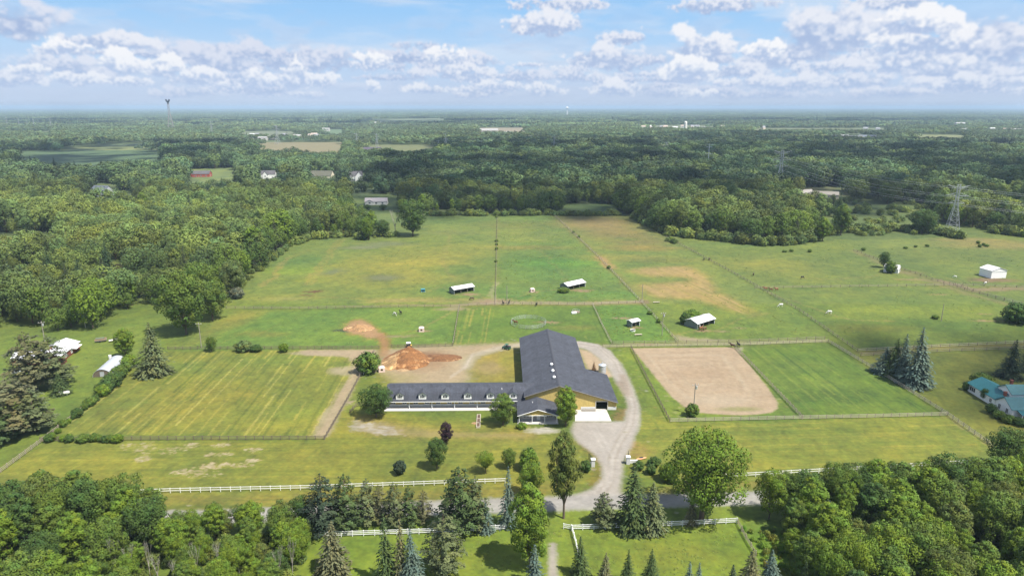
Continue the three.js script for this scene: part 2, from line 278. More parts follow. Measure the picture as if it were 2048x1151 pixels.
function drawFields(s, h) {
  const A = AREA;
  s.g.fillStyle = 'rgb(132,150,74)'; s.g.fillRect(0, 0, 4000, 4000);
  s.fill(A.leftYard, 'rgb(140,160,78)', 3);
  s.fill(A.backLeft, 'rgb(140,160,80)', 2); s.fill(A.backMid, 'rgb(130,158,80)', 1.5); s.fill(A.hayField, 'rgb(140,160,84)', 1.5); s.fill(A.rightPasture, 'rgb(134,154,76)', 1.5);
  s.fill(A.upperLeft, 'rgb(134,164,86)', 1.5); s.fill(A.penField, 'rgb(128,156,76)', 1); s.fill(A.smallField, 'rgb(124,162,84)', 1);
  s.fill(A.neighbourLawn, 'rgb(150,156,82)', 1.5);
  s.fill(A.frontLawn, 'rgb(158,160,80)', 1); s.fill(A.leftPaddock, 'rgb(156,160,82)', 1); s.fill(A.rightLawn, 'rgb(152,160,80)', 1); s.fill(A.arenaField, 'rgb(138,160,76)', 1); s.fill(A.greenPaddock, 'rgb(122,150,64)', 1); s.spot(96.6, -230.7, 22, 10, 'rgb(130,150,76)', 0.7); s.spot(106, -204.2, 26, 9, 'rgb(84,114,52)', 0.6); s.spot(98.9, -214.6, 20, 8, 'rgb(136,160,88)', 0.5);
  // back left pasture: yellow seed heads, grey thistle patches, wet bright green corner
  s.spot(-57.1, -391.6, 70, 60, 'rgb(190,176,82)', 0.55); s.spot(-70.9, -355.6, 50, 30, 'rgb(176,172,82)', 0.5); s.spot(-40.3, -435.1, 50, 40, 'rgb(172,170,80)', 0.45); s.spot(-80.1, -325.4, 40, 16, 'rgb(160,168,84)', 0.5);
  s.spot(-104.3, -375.2, 14, 12, 'rgb(128,138,104)', 0.7); s.spot(-70.6, -361.2, 15, 12, 'rgb(132,138,106)', 0.7); s.spot(-86.2, -455.1, 30, 14, 'rgb(142,146,112)', 0.6); s.spot(-100.6, -443.2, 22, 8, 'rgb(150,150,116)', 0.6); s.spot(-44.1, -499, 26, 16, 'rgb(140,148,96)', 0.5); s.spot(-53, -556.7, 60, 40, 'rgb(112,142,72)', 0.6);
  s.spot(-123.8, -378.9, 24, 16, 'rgb(150,178,70)', 0.8); s.spot(-113.9, -355.6, 18, 6, 'rgb(160,172,66)', 0.7); s.spot(-113.2, -320.8, 26, 9, 'rgb(158,164,82)', 0.7); s.spot(-111.2, -318.1, 14, 5, 'rgb(186,186,120)', 0.6); s.spot(-124.6, -312, 22, 6, 'rgb(146,162,70)', 0.7); s.spot(-125.8, -405.1, 26, 22, 'rgb(118,156,76)', 0.6);
  s.spot(-99, -333, 7.5, 3, 'rgb(122,78,52)', 0.95, 0.3); s.spot(-99.9, -325.4, 6, 2, 'rgb(140,112,70)', 0.8);
  for (const [x, z, a, b, c, al] of [[-23.9, -334.9, 30, 18, 'rgb(110,158,78)', 0.5], [-32.5, -378.9, 22, 18, 'rgb(114,152,76)', 0.5], [-34.7, -316.3, 40, 6, 'rgb(184,170,110)', 0.6], [-58.3, -313.7, 22, 4, 'rgb(186,172,112)', 0.65], [-47.9, -307.8, 30, 2, 'rgb(188,168,118)', 0.6]]) s.spot(x, z, a, b, c, al);
  // middle pasture
  s.spot(13.1, -488.8, 40, 34, 'rgb(170,170,90)', 0.5); s.spot(9.1, -469.5, 26, 12, 'rgb(166,176,84)', 0.6); s.spot(11.9, -443.2, 40, 10, 'rgb(160,146,86)', 0.55); s.spot(6.3, -532.1, 50, 30, 'rgb(140,142,78)', 0.55); s.spot(10.6, -391.6, 46, 40, 'rgb(112,150,74)', 0.75); s.spot(28.5, -395.6, 34, 18, 'rgb(122,178,72)', 0.7); s.spot(32.1, -366.9, 46, 18, 'rgb(124,168,84)', 0.6); s.spot(53.4, -325.4, 30, 10, 'rgb(118,166,80)', 0.6); s.spot(19, -330.1, 30, 14, 'rgb(122,164,82)', 0.5); s.spot(2.7, -320.8, 14, 7, 'rgb(96,146,70)', 0.8);
  // hay field, brown at the far end
  s.fill([[40.2,-580.7], [92.5,-580.7], [109.3,-456.9], [89.7,-435.1], [64.5,-465.9], [51.2,-488.8]], 'rgb(164,146,92)', 10, 0.85); s.spot(62.7, -544.1, 40, 40, 'rgb(168,146,94)', 0.6); s.spot(88, -443.2, 40, 14, 'rgb(184,160,92)', 0.75); s.spot(69.8, -412.3, 40, 14, 'rgb(182,174,92)', 0.7); s.spot(89.9, -405.1, 36, 10, 'rgb(150,150,82)', 0.6); s.spot(76, -473.3, 24, 10, 'rgb(150,158,84)', 0.7);
  // right pasture: swells, tussocks
  for (const [x, z, a, b, c, al] of [[157.7, -391.6, 60, 34, 'rgb(158,162,82)', 0.6], [202.1, -398.3, 60, 30, 'rgb(126,148,74)', 0.6], [160.2, -355.6, 60, 18, 'rgb(150,162,80)', 0.5], [177.7, -299.6, 40, 10, 'rgb(152,168,80)', 0.75], [158, -316.3, 40, 8, 'rgb(118,146,72)', 0.7], [171.9, -277.4, 60, 12, 'rgb(108,138,66)', 0.8], [151, -274, 30, 8, 'rgb(146,146,78)', 0.6], [211, -316.3, 60, 12, 'rgb(120,148,72)', 0.6], [271.1, -469.5, 60, 40, 'rgb(142,160,90)', 0.6], [275.1, -419.6, 80, 30, 'rgb(128,144,74)', 0.6], [328.7, -451.7, 60, 20, 'rgb(176,160,100)', 0.8], [320, -469.5, 40, 12, 'rgb(180,162,102)', 0.8], [153.6, -451.7, 80, 14, 'rgb(128,156,86)', 0.6]]) s.spot(x, z, a, b, c, al);
  for (const [x, z, a, b] of [[215.6, -356.7, 11, 2.6], [206.8, -282.3, 9, 1.8], [213, -293.4, 5, 1.2], [211.7, -325.4, 8, 1.6]]) s.spot(x, z, a, b, 'rgb(190,160,116)', 0.85);
  // front lawn: bare scald patches
  for (const [x, z, a, b] of [[-101.7, -169.9, 4, 3], [-99.1, -166.8, 2.5, 3], [-92, -167.4, 3.6, 1.8], [-88.4, -170.2, 1.6, 1.5], [-80.4, -170.5, 2, 1.2], [-78.8, -165.5, 3.4, 1.4], [-79.4, -156.4, 6, 2.6], [-78.7, -158.6, 2.8, 1.6], [-84.8, -156.4, 2.4, 1], [-70.2, -159.6, 2.6, 1], [-68.4, -162.2, 1.8, 0.8], [-70.5, -167.9, 2, 1.2], [-74.5, -160.2, 1, 0.8]]) for (let k = 0; k < 5; k++) s.spot(x + Math.sin(k * 2.3) * a * 0.5, z + Math.cos(k * 3.1) * b * 0.5, a * (0.55 - k * 0.05), b * (0.55 - k * 0.04), 'rgb(216,196,148)', 0.5);
  s.fill([[-48.5,-187.4], [-45.9,-189.4], [-28.4,-182.7], [-12.1,-178.9], [5.2,-178.9], [8.7,-176.4], [5,-173.4], [-17.4,-174], [-37.3,-175.8], [-45.9,-179.5]], 'rgb(186,166,110)', 2, 0.75); s.spot(-42.1, -182.1, 7, 4, 'rgb(206,198,180)', 0.85); s.spot(-36.5, -178.9, 6, 2, 'rgb(206,194,170)', 0.7); s.spot(-45.8, -183.4, 3, 4, 'rgb(210,204,188)', 0.8);
  s.spot(8.8, -178.9, 6, 2.4, 'rgb(222,214,196)', 0.9);
  s.spot(-51, -163.6, 12, 7, 'rgb(152,150,80)', 0.5); s.spot(-111.8, -167.7, 40, 8, 'rgb(146,158,84)', 0.5);
  // verge by the road, dry bank at the gate
  s.line([[-129.4,-138.8], [-82.2,-143.3], [-48.1,-144.4], [-2.9,-147.2], [15.4,-148.8]], 'rgb(178,156,98)', 4, 1.5, 0.75); s.line([[28.5,-146.6], [56,-149.5], [97.4,-153.5], [137.5,-156.6]], 'rgb(178,160,100)', 4, 1.2, 0.75);
  s.spot(34, -167.7, 6, 7, 'rgb(196,166,104)', 0.9); s.spot(32.8, -170.5, 3, 4, 'rgb(190,160,98)', 0.8); s.line([[18.9,-171.9], [21.7,-166.3], [23,-160.9], [23.2,-155.9], [20.4,-149.9]], 'rgb(170,140,84)', 2, 0.7, 0.8); s.fill([[29.8,-185.3], [33.3,-184.4], [36.1,-194.7], [32.5,-193.7]], 'rgb(168,140,90)', 0.6, 0.9);
  // left paddock
  s.spot(-97.6, -204.2, 26, 14, 'rgb(170,158,80)', 0.6); s.spot(-109.3, -189.4, 24, 9, 'rgb(166,156,82)', 0.5); s.spot(-81.6, -235.7, 26, 10, 'rgb(138,160,82)', 0.6); s.spot(-123.9, -228.3, 20, 10, 'rgb(136,160,84)', 0.6); s.spot(-64, -189.4, 14, 10, 'rgb(140,158,80)', 0.6);
  s.fill(A.leftTrack, 'rgb(208,186,148)', 1.4, 0.92); s.spot(-55.4, -191.2, 3, 8, 'rgb(204,186,140)', 0.5); s.spot(-59.1, -225.9, 8, 6, 'rgb(206,190,150)', 0.6);
  // stable side strip and yard
  s.fill([[-49.6,-192.2], [-40.1,-190.8], [-42.5,-212.4], [-48.2,-220.3], [-50.1,-210.3]], 'rgb(146,160,78)', 1); s.fill([[-52.6,-198.4], [-51.4,-200.3], [-49.4,-199.6], [-48.9,-197.7], [-50.6,-196.6]], 'rgb(206,184,150)', 0.4, 0.9);
  s.fill(A.yard, 'rgb(212,186,148)', 2.2, 0.95); s.fill(A.dryGrass, 'rgb(178,162,98)', 1.5, 0.9); s.spot(-1.6, -223.5, 8, 9, 'rgb(174,164,92)', 0.6); s.spot(-7, -228.3, 8, 10, 'rgb(196,170,116)', 0.7); s.spot(-1.7, -235.7, 4, 10, 'rgb(164,164,92)', 0.6);
  s.fill([[-46.5,-211.6], [-39.3,-213.3], [-30.1,-220.3], [-46.2,-223.5]], 'rgb(166,160,86)', 2, 0.7);
  s.fill([[-41.8,-239.9], [-27.6,-246.4], [-23.2,-239.9], [-25.7,-228.3], [-35.9,-224.9], [-46.2,-228.3], [-48.1,-243.7]], 'rgb(176,128,84)', 2.5, 0.75); s.spot(-30.6, -239.9, 9, 5, 'rgb(150,98,60)', 0.7); s.spot(-33.8, -243.1, 8, 3, 'rgb(138,90,56)', 0.6);
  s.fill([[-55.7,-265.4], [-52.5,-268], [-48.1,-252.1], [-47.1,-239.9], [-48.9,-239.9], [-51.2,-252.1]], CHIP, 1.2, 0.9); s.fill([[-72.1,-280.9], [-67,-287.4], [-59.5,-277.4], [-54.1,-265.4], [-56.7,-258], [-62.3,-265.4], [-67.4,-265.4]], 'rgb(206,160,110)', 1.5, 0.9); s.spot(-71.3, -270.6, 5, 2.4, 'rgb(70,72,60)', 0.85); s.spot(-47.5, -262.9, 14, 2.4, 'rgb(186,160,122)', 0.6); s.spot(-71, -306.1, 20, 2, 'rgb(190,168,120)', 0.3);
  s.fill([[-130.5,-247.5], [-129.7,-284.4], [-126.3,-298], [-110.9,-299.6], [-116,-277.4], [-123.2,-264.2], [-121.9,-252.1]], 'rgb(184,164,100)', 3, 0.6); s.spot(-103.3, -265.4, 14, 5, 'rgb(180,160,96)', 0.5);
  // gateway wear, lanes along fences
  s.line([[-28.9,-305.3], [-17.5,-310.3], [-3.3,-312], [18,-311.1], [36.8,-309.4], [61.8,-312.9]], 'rgb(196,166,128)', 5, 2, 0.8); s.spot(-9.3, -313.7, 14, 6, 'rgb(188,158,124)', 0.8); s.spot(-27.4, -301.2, 12, 4, 'rgb(196,172,134)', 0.7); s.spot(62.1, -314.6, 5, 5, 'rgb(180,146,112)', 0.8);
  s.line([[-8.5,-311.1], [-9.5,-330.1], [-9.3,-350.2]], 'rgb(206,190,146)', 2.2, 0.8, 0.8);
  s.fill([[64.6,-269.3], [67.8,-262.9], [75.7,-260.4], [90.6,-256.8], [74.4,-255.6], [65.7,-255.6]], 'rgb(206,182,146)', 1.6, 0.85); s.spot(87, -268, 5, 2, 'rgb(196,172,132)', 0.6); s.spot(96, -273.3, 5, 1.6, 'rgb(196,172,132)', 0.6);
  s.line([[32.3,-250.9], [54.2,-253.2], [89.9,-254.4], [125.4,-256.8]], 'rgb(196,184,132)', 3, 1, 0.7); s.spot(53, -252.1, 4, 1, 'rgb(206,128,84)', 0.8); s.fill([[84,-248.1], [90.7,-250.9], [84.4,-239.9]], 'rgb(206,192,166)', 1, 0.85);
  s.line([[131.4,-244.2], [169.8,-249.8], [211.1,-253.2]], 'rgb(184,160,108)', 4, 1.4, 0.8); s.line([[131.1,-188.7], [131.9,-179.5], [131.3,-169.1]], 'rgb(196,176,132)', 2, 0.6, 0.6);
  s.line([[36.1,-583.5], [54.4,-412.3], [62.8,-309.4]], 'rgb(160,152,98)', 3.4, 1.2, 0.7); s.line([[54.4,-412.3], [57.3,-385.1]], 'rgb(208,170,114)', 6, 1, 0.8); s.line([[-12.9,-583.5], [-8.6,-355.6]], 'rgb(158,158,96)', 2, 1, 0.7);
  s.line([[221.5,-433.5], [221.3,-378.9], [225.6,-339.9], [235.7,-301.2]], 'rgb(170,150,112)', 5, 1.6, 0.6); s.line([[230,-355.6], [235.3,-334.9], [266.1,-338.9]], 'rgb(180,150,116)', 7, 2, 0.8); s.spot(258.2, -355.6, 18, 7, 'rgb(160,124,96)', 0.85); s.spot(223.6, -372.8, 14, 5, 'rgb(150,140,94)', 0.7);
  for (const [x, z, a, b] of [[-22.1, -327.2, 9, 3], [34.6, -334.9, 9, 3.4], [10.3, -331, 5, 2.4], [-37.6, -269.3, 4.5, 2], [48.7, -287.4, 6, 2], [51.9, -274, 5, 1.6], [79.1, -269.3, 5, 2], [15.3, -280.9, 8, 2]]) s.spot(x, z, a, b, 'rgb(196,158,124)', 0.85);
  s.spot(1.3, -284.4, 16, 10, 'rgb(112,150,74)', 0.7); s.spot(-8.3, -277.4, 10, 9, 'rgb(112,148,70)', 0.6); s.spot(26.6, -274, 14, 5, 'rgb(178,160,104)', 0.5);
  // tracks on the left meadow
  s.line([[-130.9,-342.9], [-130.6,-361.2], [-136.5,-391.6], [-138.7,-412.3]], 'rgb(196,176,108)', 2.4, 0.6, 0.8); s.line([[-138.7,-412.3], [-135.4,-427.2], [-131.3,-435.1]], 'rgb(178,172,96)', 3, 1, 0.5); for (const o of [0, 3]) s.line([[-109.4,-345], [-112.9,-372.8], [-115.1,-405.1], [-120.9,-451.7], [-121.1,-473.3]].map(([x, z]) => [x + o, z]), 'rgb(196,172,104)', 1.2, 0.4, 0.75);
  s.fill([[-196.3,-435.1], [-335.1,-438.3], [-371.7,-488.8], [-331.8,-488.8]], 'rgb(170,168,86)', 3, 0.7);
  s.fill([[8.3,-141.2], [54,-143.3], [54.6,-131.5], [58.1,-109.4], [-2.3,-109.4]], 'rgb(150,168,72)', 1.5); s.fill([[-47.8,-135.2], [8.7,-137.2], [7.2,-109.4], [-43.8,-109.4]], 'rgb(146,168,70)', 1.5); s.spot(-8.6, -121.2, 14, 7, 'rgb(166,172,72)', 0.6); s.spot(32.8, -122.8, 18, 6, 'rgb(168,170,80)', 0.6); s.fill([[50.7,-131.5], [67.8,-131.5], [63.2,-116.5], [49.8,-118.1]], 'rgb(140,180,56)', 2, 0.8);

  // ---- hard layer: rows, sand, gravel
  h.rows(A.leftPaddock, [-101.3, -183.4], [-102.7, -234.2], 1.7, ['rgb(206,194,118)', 'rgb(112,128,52)', 'rgb(212,202,128)', 'rgb(126,136,60)'], 0.85, 0.35, 0.95, 5, 0.2);
  h.rows(A.frontLawn, [-120.1, -159.6], [-42.4, -160.9], 1.3, ['rgb(138,146,70)', 'rgb(182,176,94)', 'rgb(126,138,64)'], 0.6, 0.35, 1, 6, 0.25);
  h.rows(A.rightLawn, [64.6, -167.7], [120.6, -170.5], 1.3, ['rgb(180,174,94)', 'rgb(128,144,66)', 'rgb(190,182,104)'], 0.62, 0.35, 1, 7, 0.25);
  h.rows([[38.2,-248.7], [45.9,-248.7], [46.4,-185], [36.5,-173.4], [40.2,-194.7], [40.2,-214.6]], [39.7, -235.7], [41, -186], 2.4, ['rgb(122,146,68)', 'rgb(160,166,86)'], 0.4, 0.8, 1.5, 8, 0.2);
  h.rows(A.greenPaddock, [91.2, -235.7], [94.5, -189.4], 1.4, ['rgb(140,162,84)', 'rgb(80,116,50)', 'rgb(160,174,100)'], 0.7, 0.35, 1, 9, 0.35);
  h.rows(A.neighbourLawn, [149.3, -216.7], [135, -173.4], 2.4, ['rgb(112,122,62)', 'rgb(146,146,84)'], 0.3, 0.8, 1.6, 10, 0.35);
  h.rows([[-22.8,-302], [-7.9,-303.6], [-8.5,-284.4], [-10.7,-255.6], [-22.7,-252.7]], [-18.8, -258], [-18.1, -299.6], 1.7, ['rgb(204,190,122)', 'rgb(196,184,116)', 'rgb(104,138,66)'], 0.65, 0.5, 1.2, 11, 0.2);
  h.rows([[30.8,-284.4], [38.3,-306.1], [39.1,-255], [33.7,-254.4], [27.6,-262.9]], [37.1, -258], [35.7, -299.6], 1.9, ['rgb(204,190,122)', 'rgb(110,140,66)'], 0.6, 0.5, 1.1, 12, 0.25);
  h.rows([[-121.9,-252.1], [-120.9,-284.4], [-106.3,-299.6], [-87.5,-298], [-90.4,-277.4], [-102.4,-252.1]], [-118, -252.1], [-105, -295.7], 3, ['rgb(184,172,104)', 'rgb(120,150,74)'], 0.4, 0.6, 1.2, 13, 0.4);
  const dry = [[[66.7,-378.9], [79.9,-385.1], [102.6,-389], [105.6,-372.8], [104.6,-339.9], [99.2,-325.4], [103.4,-327.2], [107.6,-309.4], [110.2,-286.6], [106.4,-291.8], [97.2,-306.1], [91.1,-318.1], [70,-321.7], [66.7,-330.1], [65.6,-345], [80.8,-349.2], [97.8,-353.4], [94.9,-363.4], [75.9,-364.6]]];
  for (const L of dry) { s.fill(L, 'rgb(196,170,110)', 4, 0.9); h.rows(L, [78.7, -378.9], [93, -325.4], 2.2, ['rgb(220,186,126)', 'rgb(206,172,112)', 'rgb(150,160,84)'], 0.7, 0.7, 1.4, 14, 0.25); }
  h.rows([[86.4,-435.1], [106.4,-355.6], [125.9,-307.8], [125.6,-264.2], [93,-264.2], [76.6,-307.8], [67.3,-378.9]], [78.7, -378.9], [93, -325.4], 4, ['rgb(156,166,90)', 'rgb(118,146,72)'], 0.3, 0.8, 1.6, 15, 0.4);
  // trodden horse paths
  setSeed(717); for (const L of [[[-9.3,-312.9], [-18.3,-325.4], [-23.5,-329.1], [-37.1,-339.9], [-44.7,-331]], [[-5.7,-312.9], [3.9,-323.5], [10.2,-329.1], [21.8,-334.9], [32,-334.9]], [[8.5,-311.1], [10.1,-325.4]], [[-27.3,-299.6], [-33.6,-284.4], [-37.7,-270.6], [-45.9,-265.4], [-51.6,-262.9]], [[51.5,-271.9], [52,-284.4], [47.6,-287.4]], [[64.2,-262.9], [71.5,-268], [78.1,-269.3], [86,-268]], [[81.8,-268], [99.6,-284.4], [116.8,-295.7]], [[216.6,-355.6], [217.9,-339.9], [234,-342.9]], [[130,-332], [133.9,-316.3], [141.6,-295.7], [147.6,-284.4], [167.2,-284.4]], [[157.9,-360], [176.3,-355.6], [210.4,-369.2]], [[-111.8,-316.3], [-93.5,-319.9], [-63.6,-316.3], [-34.5,-314.6]], [[-23.5,-329.1], [-33.3,-355.6], [-43.7,-405.1], [-45,-488.8]], [[32,-334.9], [27.4,-378.9], [18.2,-435.1]], [[258.2,-355.6], [239.3,-349.2], [238.1,-360]]]) for (let k = 0; k < 2; k++) s.line(L.map(([x, z]) => [x + R(-1.5, 1.5), z + R(-1.5, 1.5)]), pick(['rgb(186,168,116)', 'rgb(176,164,104)']), R(0.5, 1.1), 0.3, 0.55);
  h.fill([[-56.1,-265.4], [-52.9,-268], [-48.1,-253.2], [-46.3,-239.9], [-48.6,-239.9], [-51.2,-252.1]], CHIP, 0.8, 0.85); h.fill([[-69.8,-280.2], [-65.9,-284.4], [-59.2,-276], [-53.7,-265.4], [-56.1,-259.2], [-61.9,-265.4], [-66.7,-266.7]], 'rgb(208,164,114)', 1, 0.85);
  // worn ground over the rows
  h.fill(A.leftTrack, 'rgb(208,184,146)', 1, 0.92); h.spot(-55.3, -189.4, 3, 9, 'rgb(206,188,146)', 0.6); h.spot(-58.8, -224.9, 8, 6, 'rgb(208,190,150)', 0.6); h.spot(-72.6, -243.1, 16, 3, 'rgb(210,190,154)', 0.7);
  setSeed(515);
  for (const [x, z, a, b] of [[-103.2, -169.9, 5, 2], [-99.8, -167.7, 2.5, 3], [-97.8, -162.8, 2, 1.4], [-92, -167.4, 4, 2], [-88.4, -170.2, 2, 1.5], [-80.4, -170.5, 2.4, 1.2], [-78.8, -165.5, 4, 1.6], [-79.4, -156.4, 7, 3], [-78.2, -158.9, 3.4, 1.8], [-84.8, -156.4, 3, 1.2], [-70.2, -159.6, 3, 1.2], [-68.4, -162.2, 2, 1], [-70.5, -167.9, 2.4, 1.4], [-74.5, -160.2, 1.2, 0.9]]) for (let k = 0; k < 26; k++) { const q = Math.sqrt(rnd()), w = rnd() * 6.28; h.spot(x + Math.cos(w) * a * q, z + Math.sin(w) * b * q, R(0.3, 1.1), R(0.2, 0.6), pick(['rgb(222,202,158)', 'rgb(206,184,138)', 'rgb(230,212,172)']), 0.55); }
  h.fill([[-47.9,-186.7], [-45.5,-188.7], [-28.3,-182.1], [-12,-178.3], [5.2,-178.3], [8.6,-176.1], [3.6,-173.7], [-17.4,-174.3], [-37.4,-176.4], [-45.7,-180.2]], 'rgb(190,168,114)', 1.6, 0.6);
  const Q0 = [-45.3, -183.4], Q1 = [-32, -177.6];
  for (let k = 0; k < 60; k++) { const t = rnd(); h.spot(lerp(Q0[0], Q1[0], t) + R(-2, 2), lerp(Q0[1], Q1[1], t) + R(-2.4, 2.4), R(0.6, 2), R(0.4, 1), pick(['rgb(214,206,190)', 'rgb(200,184,150)', 'rgb(222,214,200)']), 0.5); }
  h.spot(8.8, -178.9, 6, 2.2, 'rgb(222,214,198)', 0.85);
  for (const L of dry) { h.fill(L, 'rgb(206,176,116)', 3, 0.6); h.rows(L, [78.7, -378.9], [93, -325.4], 2.4, ['rgb(222,188,128)', 'rgb(196,164,104)', 'rgb(160,160,88)'], 0.7, 0.6, 1.3, 44, 0.3); }
  h.fill(A.arena, 'rgb(216,190,154)', 0.35); h.rows(A.arena, [66.5, -225.9], [81.4, -228.3], 1.5, ['rgb(226,202,168)', 'rgb(200,172,136)'], 0.35, 0.5, 1.6, 16, 0.3);
  { const cx = 62, cz = -222; setSeed(99); for (let k = 0; k < 16; k++) { const f = R(0.2, 0.95), L = A.arena.map(([x, z]) => [cx + (x - cx) * f + R(-1, 1), cz + (z - cz) * f + R(-1, 1)]); L.push(L[0]); h.line(L, pick(['rgb(226,204,170)', 'rgb(202,174,138)', 'rgb(208,182,146)']), R(0.3, 1.1), 0.25, R(0.25, 0.5)); } for (let k = 0; k < 240; k++) h.spot(R(38, 86), R(-252, -188), R(0.4, 1.6), R(0.3, 0.9), pick(['rgb(200,170,132)', 'rgb(228,208,176)']), R(0.1, 0.35)); }
  h.spot(70.2, -193.7, 9, 2.4, 'rgb(158,162,92)', 0.6); h.spot(65.9, -223.5, 14, 10, 'rgb(206,176,140)', 0.5); h.spot(66, -200.3, 14, 7, 'rgb(224,204,172)', 0.6);
  h.fill(A.dirtLot, 'rgb(222,196,160)', 0.8); h.fill(A.drive, 'rgb(214,204,190)', 0.5); h.fill(A.yard, 'rgb(216,188,150)', 2, 0.35);
  h.line([[-16.8,-228.3], [-14.8,-239.9], [-4.6,-248.7], [3.5,-252.7]], 'rgb(222,208,184)', 3.2, 1, 0.7); h.line([[26.6,-252.7], [34,-249.2], [38.4,-233.2], [38.8,-210.3], [37.8,-194.7], [34.8,-182.7], [29,-170.5], [25.7,-159.6]], 'rgb(226,216,200)', 2.2, 0.8, 0.7); h.line([[36.5,-214.6], [37.3,-204.2], [38.4,-221.2]], 'rgb(180,158,132)', 2.2, 0.8, 0.7);
  for (const o of [-1.1, 0.5]) { h.line([[26.7,-253.2], [34.1,-249.8], [38.5,-233.7], [38.8,-210.3], [37.8,-194.7], [34.8,-182.7], [30,-171.9], [26.6,-162.2], [24.7,-152.3], [21.6,-145]].map(([x, z]) => [x + o, z + o * 0.4]), 'rgb(194,180,162)', 0.6, 0.2, 0.6); h.line([[23.6,-182.7], [25.3,-173.4], [26.3,-163.6], [24.7,-152.3], [19.9,-145.5]].map(([x, z]) => [x + o, z]), 'rgb(232,224,210)', 0.6, 0.2, 0.5); h.line([[3.5,-252.1], [-4.7,-249.8], [-14.9,-242], [-16.8,-228.3], [-21.3,-219]].map(([x, z]) => [x, z + o]), 'rgb(228,214,190)', 0.6, 0.2, 0.6); }
  setSeed(321); for (let k = 0; k < 260; k++) { const L = pick([A.drive, A.yard, A.road]), q = pick(L); h.spot(q[0] + R(-5, 5), q[1] + R(-5, 5), R(0.3, 1.3), R(0.2, 0.8), pick(['rgb(186,176,160)', 'rgb(170,160,110)', 'rgb(228,222,212)']), R(0.15, 0.45)); }
  h.fill(A.road, 'rgb(206,200,192)', 0.5, 0.9); for (const o of [-2, -0.6, 0.8, 2.2]) h.line([[-133.7,-130.4], [-78.5,-135.8], [-48.6,-138], [-2.8,-141], [37.3,-142.9], [54.2,-144], [125.9,-149.7]].map(([x, z]) => [x, z + o]), o % 2 ? 'rgb(218,212,202)' : 'rgb(190,184,176)', 0.7, 0.3, 0.5);
  h.fill(A.lane, 'rgb(206,196,180)', 0.4);
}
function drawFar(s, h) {
  s.g.fillStyle = 'rgb(112,132,78)'; s.g.fillRect(0, 0, 4000, 4000);
  for (const [L, c] of FAR_FIELDS) s.fill(L, c, 6);
}
const FAR_FIELDS = [
  [[[-1058,-1479], [-747,-1496], [-519,-1032], [-732,-1016]], 'rgb(104,134,82)'], [[[-1072,-1651], [-881,-1695], [-779,-1496], [-962,-1479]], 'rgb(160,170,96)'], [[[-489,-1032], [-421,-1050], [-323.7,-816.3], [-377.1,-790.3]], 'rgb(150,166,92)'], [[[-679,-1841], [-441,-1841], [-298,-1234], [-458,-1234]], 'rgb(176,164,116)'], [[[-381,-1718], [-178,-1718], [-124,-1234], [-275,-1234]], 'rgb(150,156,100)'],
  [[[-793,-2931], [-688,-2931], [-490,-2080], [-565,-2080]], 'rgb(132,160,110)'], [[[-176.2,-721.1], [-118.2,-721.1], [-88.1,-544.1], [-130.3,-544.1]], 'rgb(122,146,84)'], [[[46,-652.2], [102.4,-652.2], [93.8,-583.5], [39.1,-583.5]], 'rgb(116,142,84)'], [[[324.3,-785.3], [381.6,-785.3], [333.9,-673.7], [284.5,-673.7]], 'rgb(156,152,104)'], [[[353.8,-688.8], [374,-688.8], [334.1,-612.9], [316.1,-612.9]], 'rgb(160,176,84)'],
  [[[312.4,-638.6], [406.5,-662.8], [304.8,-479], [201.2,-469.5]], 'rgb(116,138,74)'], [[[1360,-2389], [1510,-2303], [1145,-1741], [1051,-1841]], 'rgb(170,176,116)'], [[[1115,-1695], [1253,-1651], [998,-1311], [903,-1368]], 'rgb(160,170,110)'], [[[-166,-3145], [81,-3145], [57,-2224], [-118,-2224]], 'rgb(196,182,150)'], [[[-1079,-5343], [-513,-5820], [-355,-4022], [-766,-3787]], 'rgb(150,166,112)'],
  [[[1068,-3145], [1656,-3070], [1292,-2389], [844,-2481]], 'rgb(150,160,110)'], [[[653,-3579], [1061,-3579], [799,-2687], [491,-2687]], 'rgb(150,160,116)'], [[[-1966,-2687], [-1736,-2687], [-1490,-2303], [-1688,-2303]], 'rgb(140,156,100)'], [[[-1064,-2687], [-814,-2687], [-642,-2114], [-839,-2114]], 'rgb(150,160,120)'], [[[457.2,-688.8], [511.2,-681.2], [480.3,-638.6], [429.3,-645.3]], 'rgb(170,178,92)'], [[[-472,-765.9], [-427.2,-765.9], [-357.3,-645.3], [-399.9,-645.3]], 'rgb(120,140,76)'], [[[-360,-969], [-327,-976], [-285.9,-855.7], [-316.8,-849.8]], 'rgb(124,144,80)'], [[[-287,-961], [-245,-969], [-212.8,-849.8], [-253.2,-844.1]], 'rgb(118,142,82)'], [[[-225,-939], [-197,-947], [-172.2,-838.4], [-200.2,-832.7]], 'rgb(118,142,82)'], [[[308,-1496], [362,-1496], [301,-1234], [255,-1234]], 'rgb(150,156,100)'], [[[728,-1496], [792,-1496], [700,-1311], [639,-1311]], 'rgb(130,150,90)'],
];
const nearMap = groundMap(-240, 240, -100, -310, 2048, 896, drawFields, { warp: 0.9, turf: [0.95, 0.42, 0.93] });
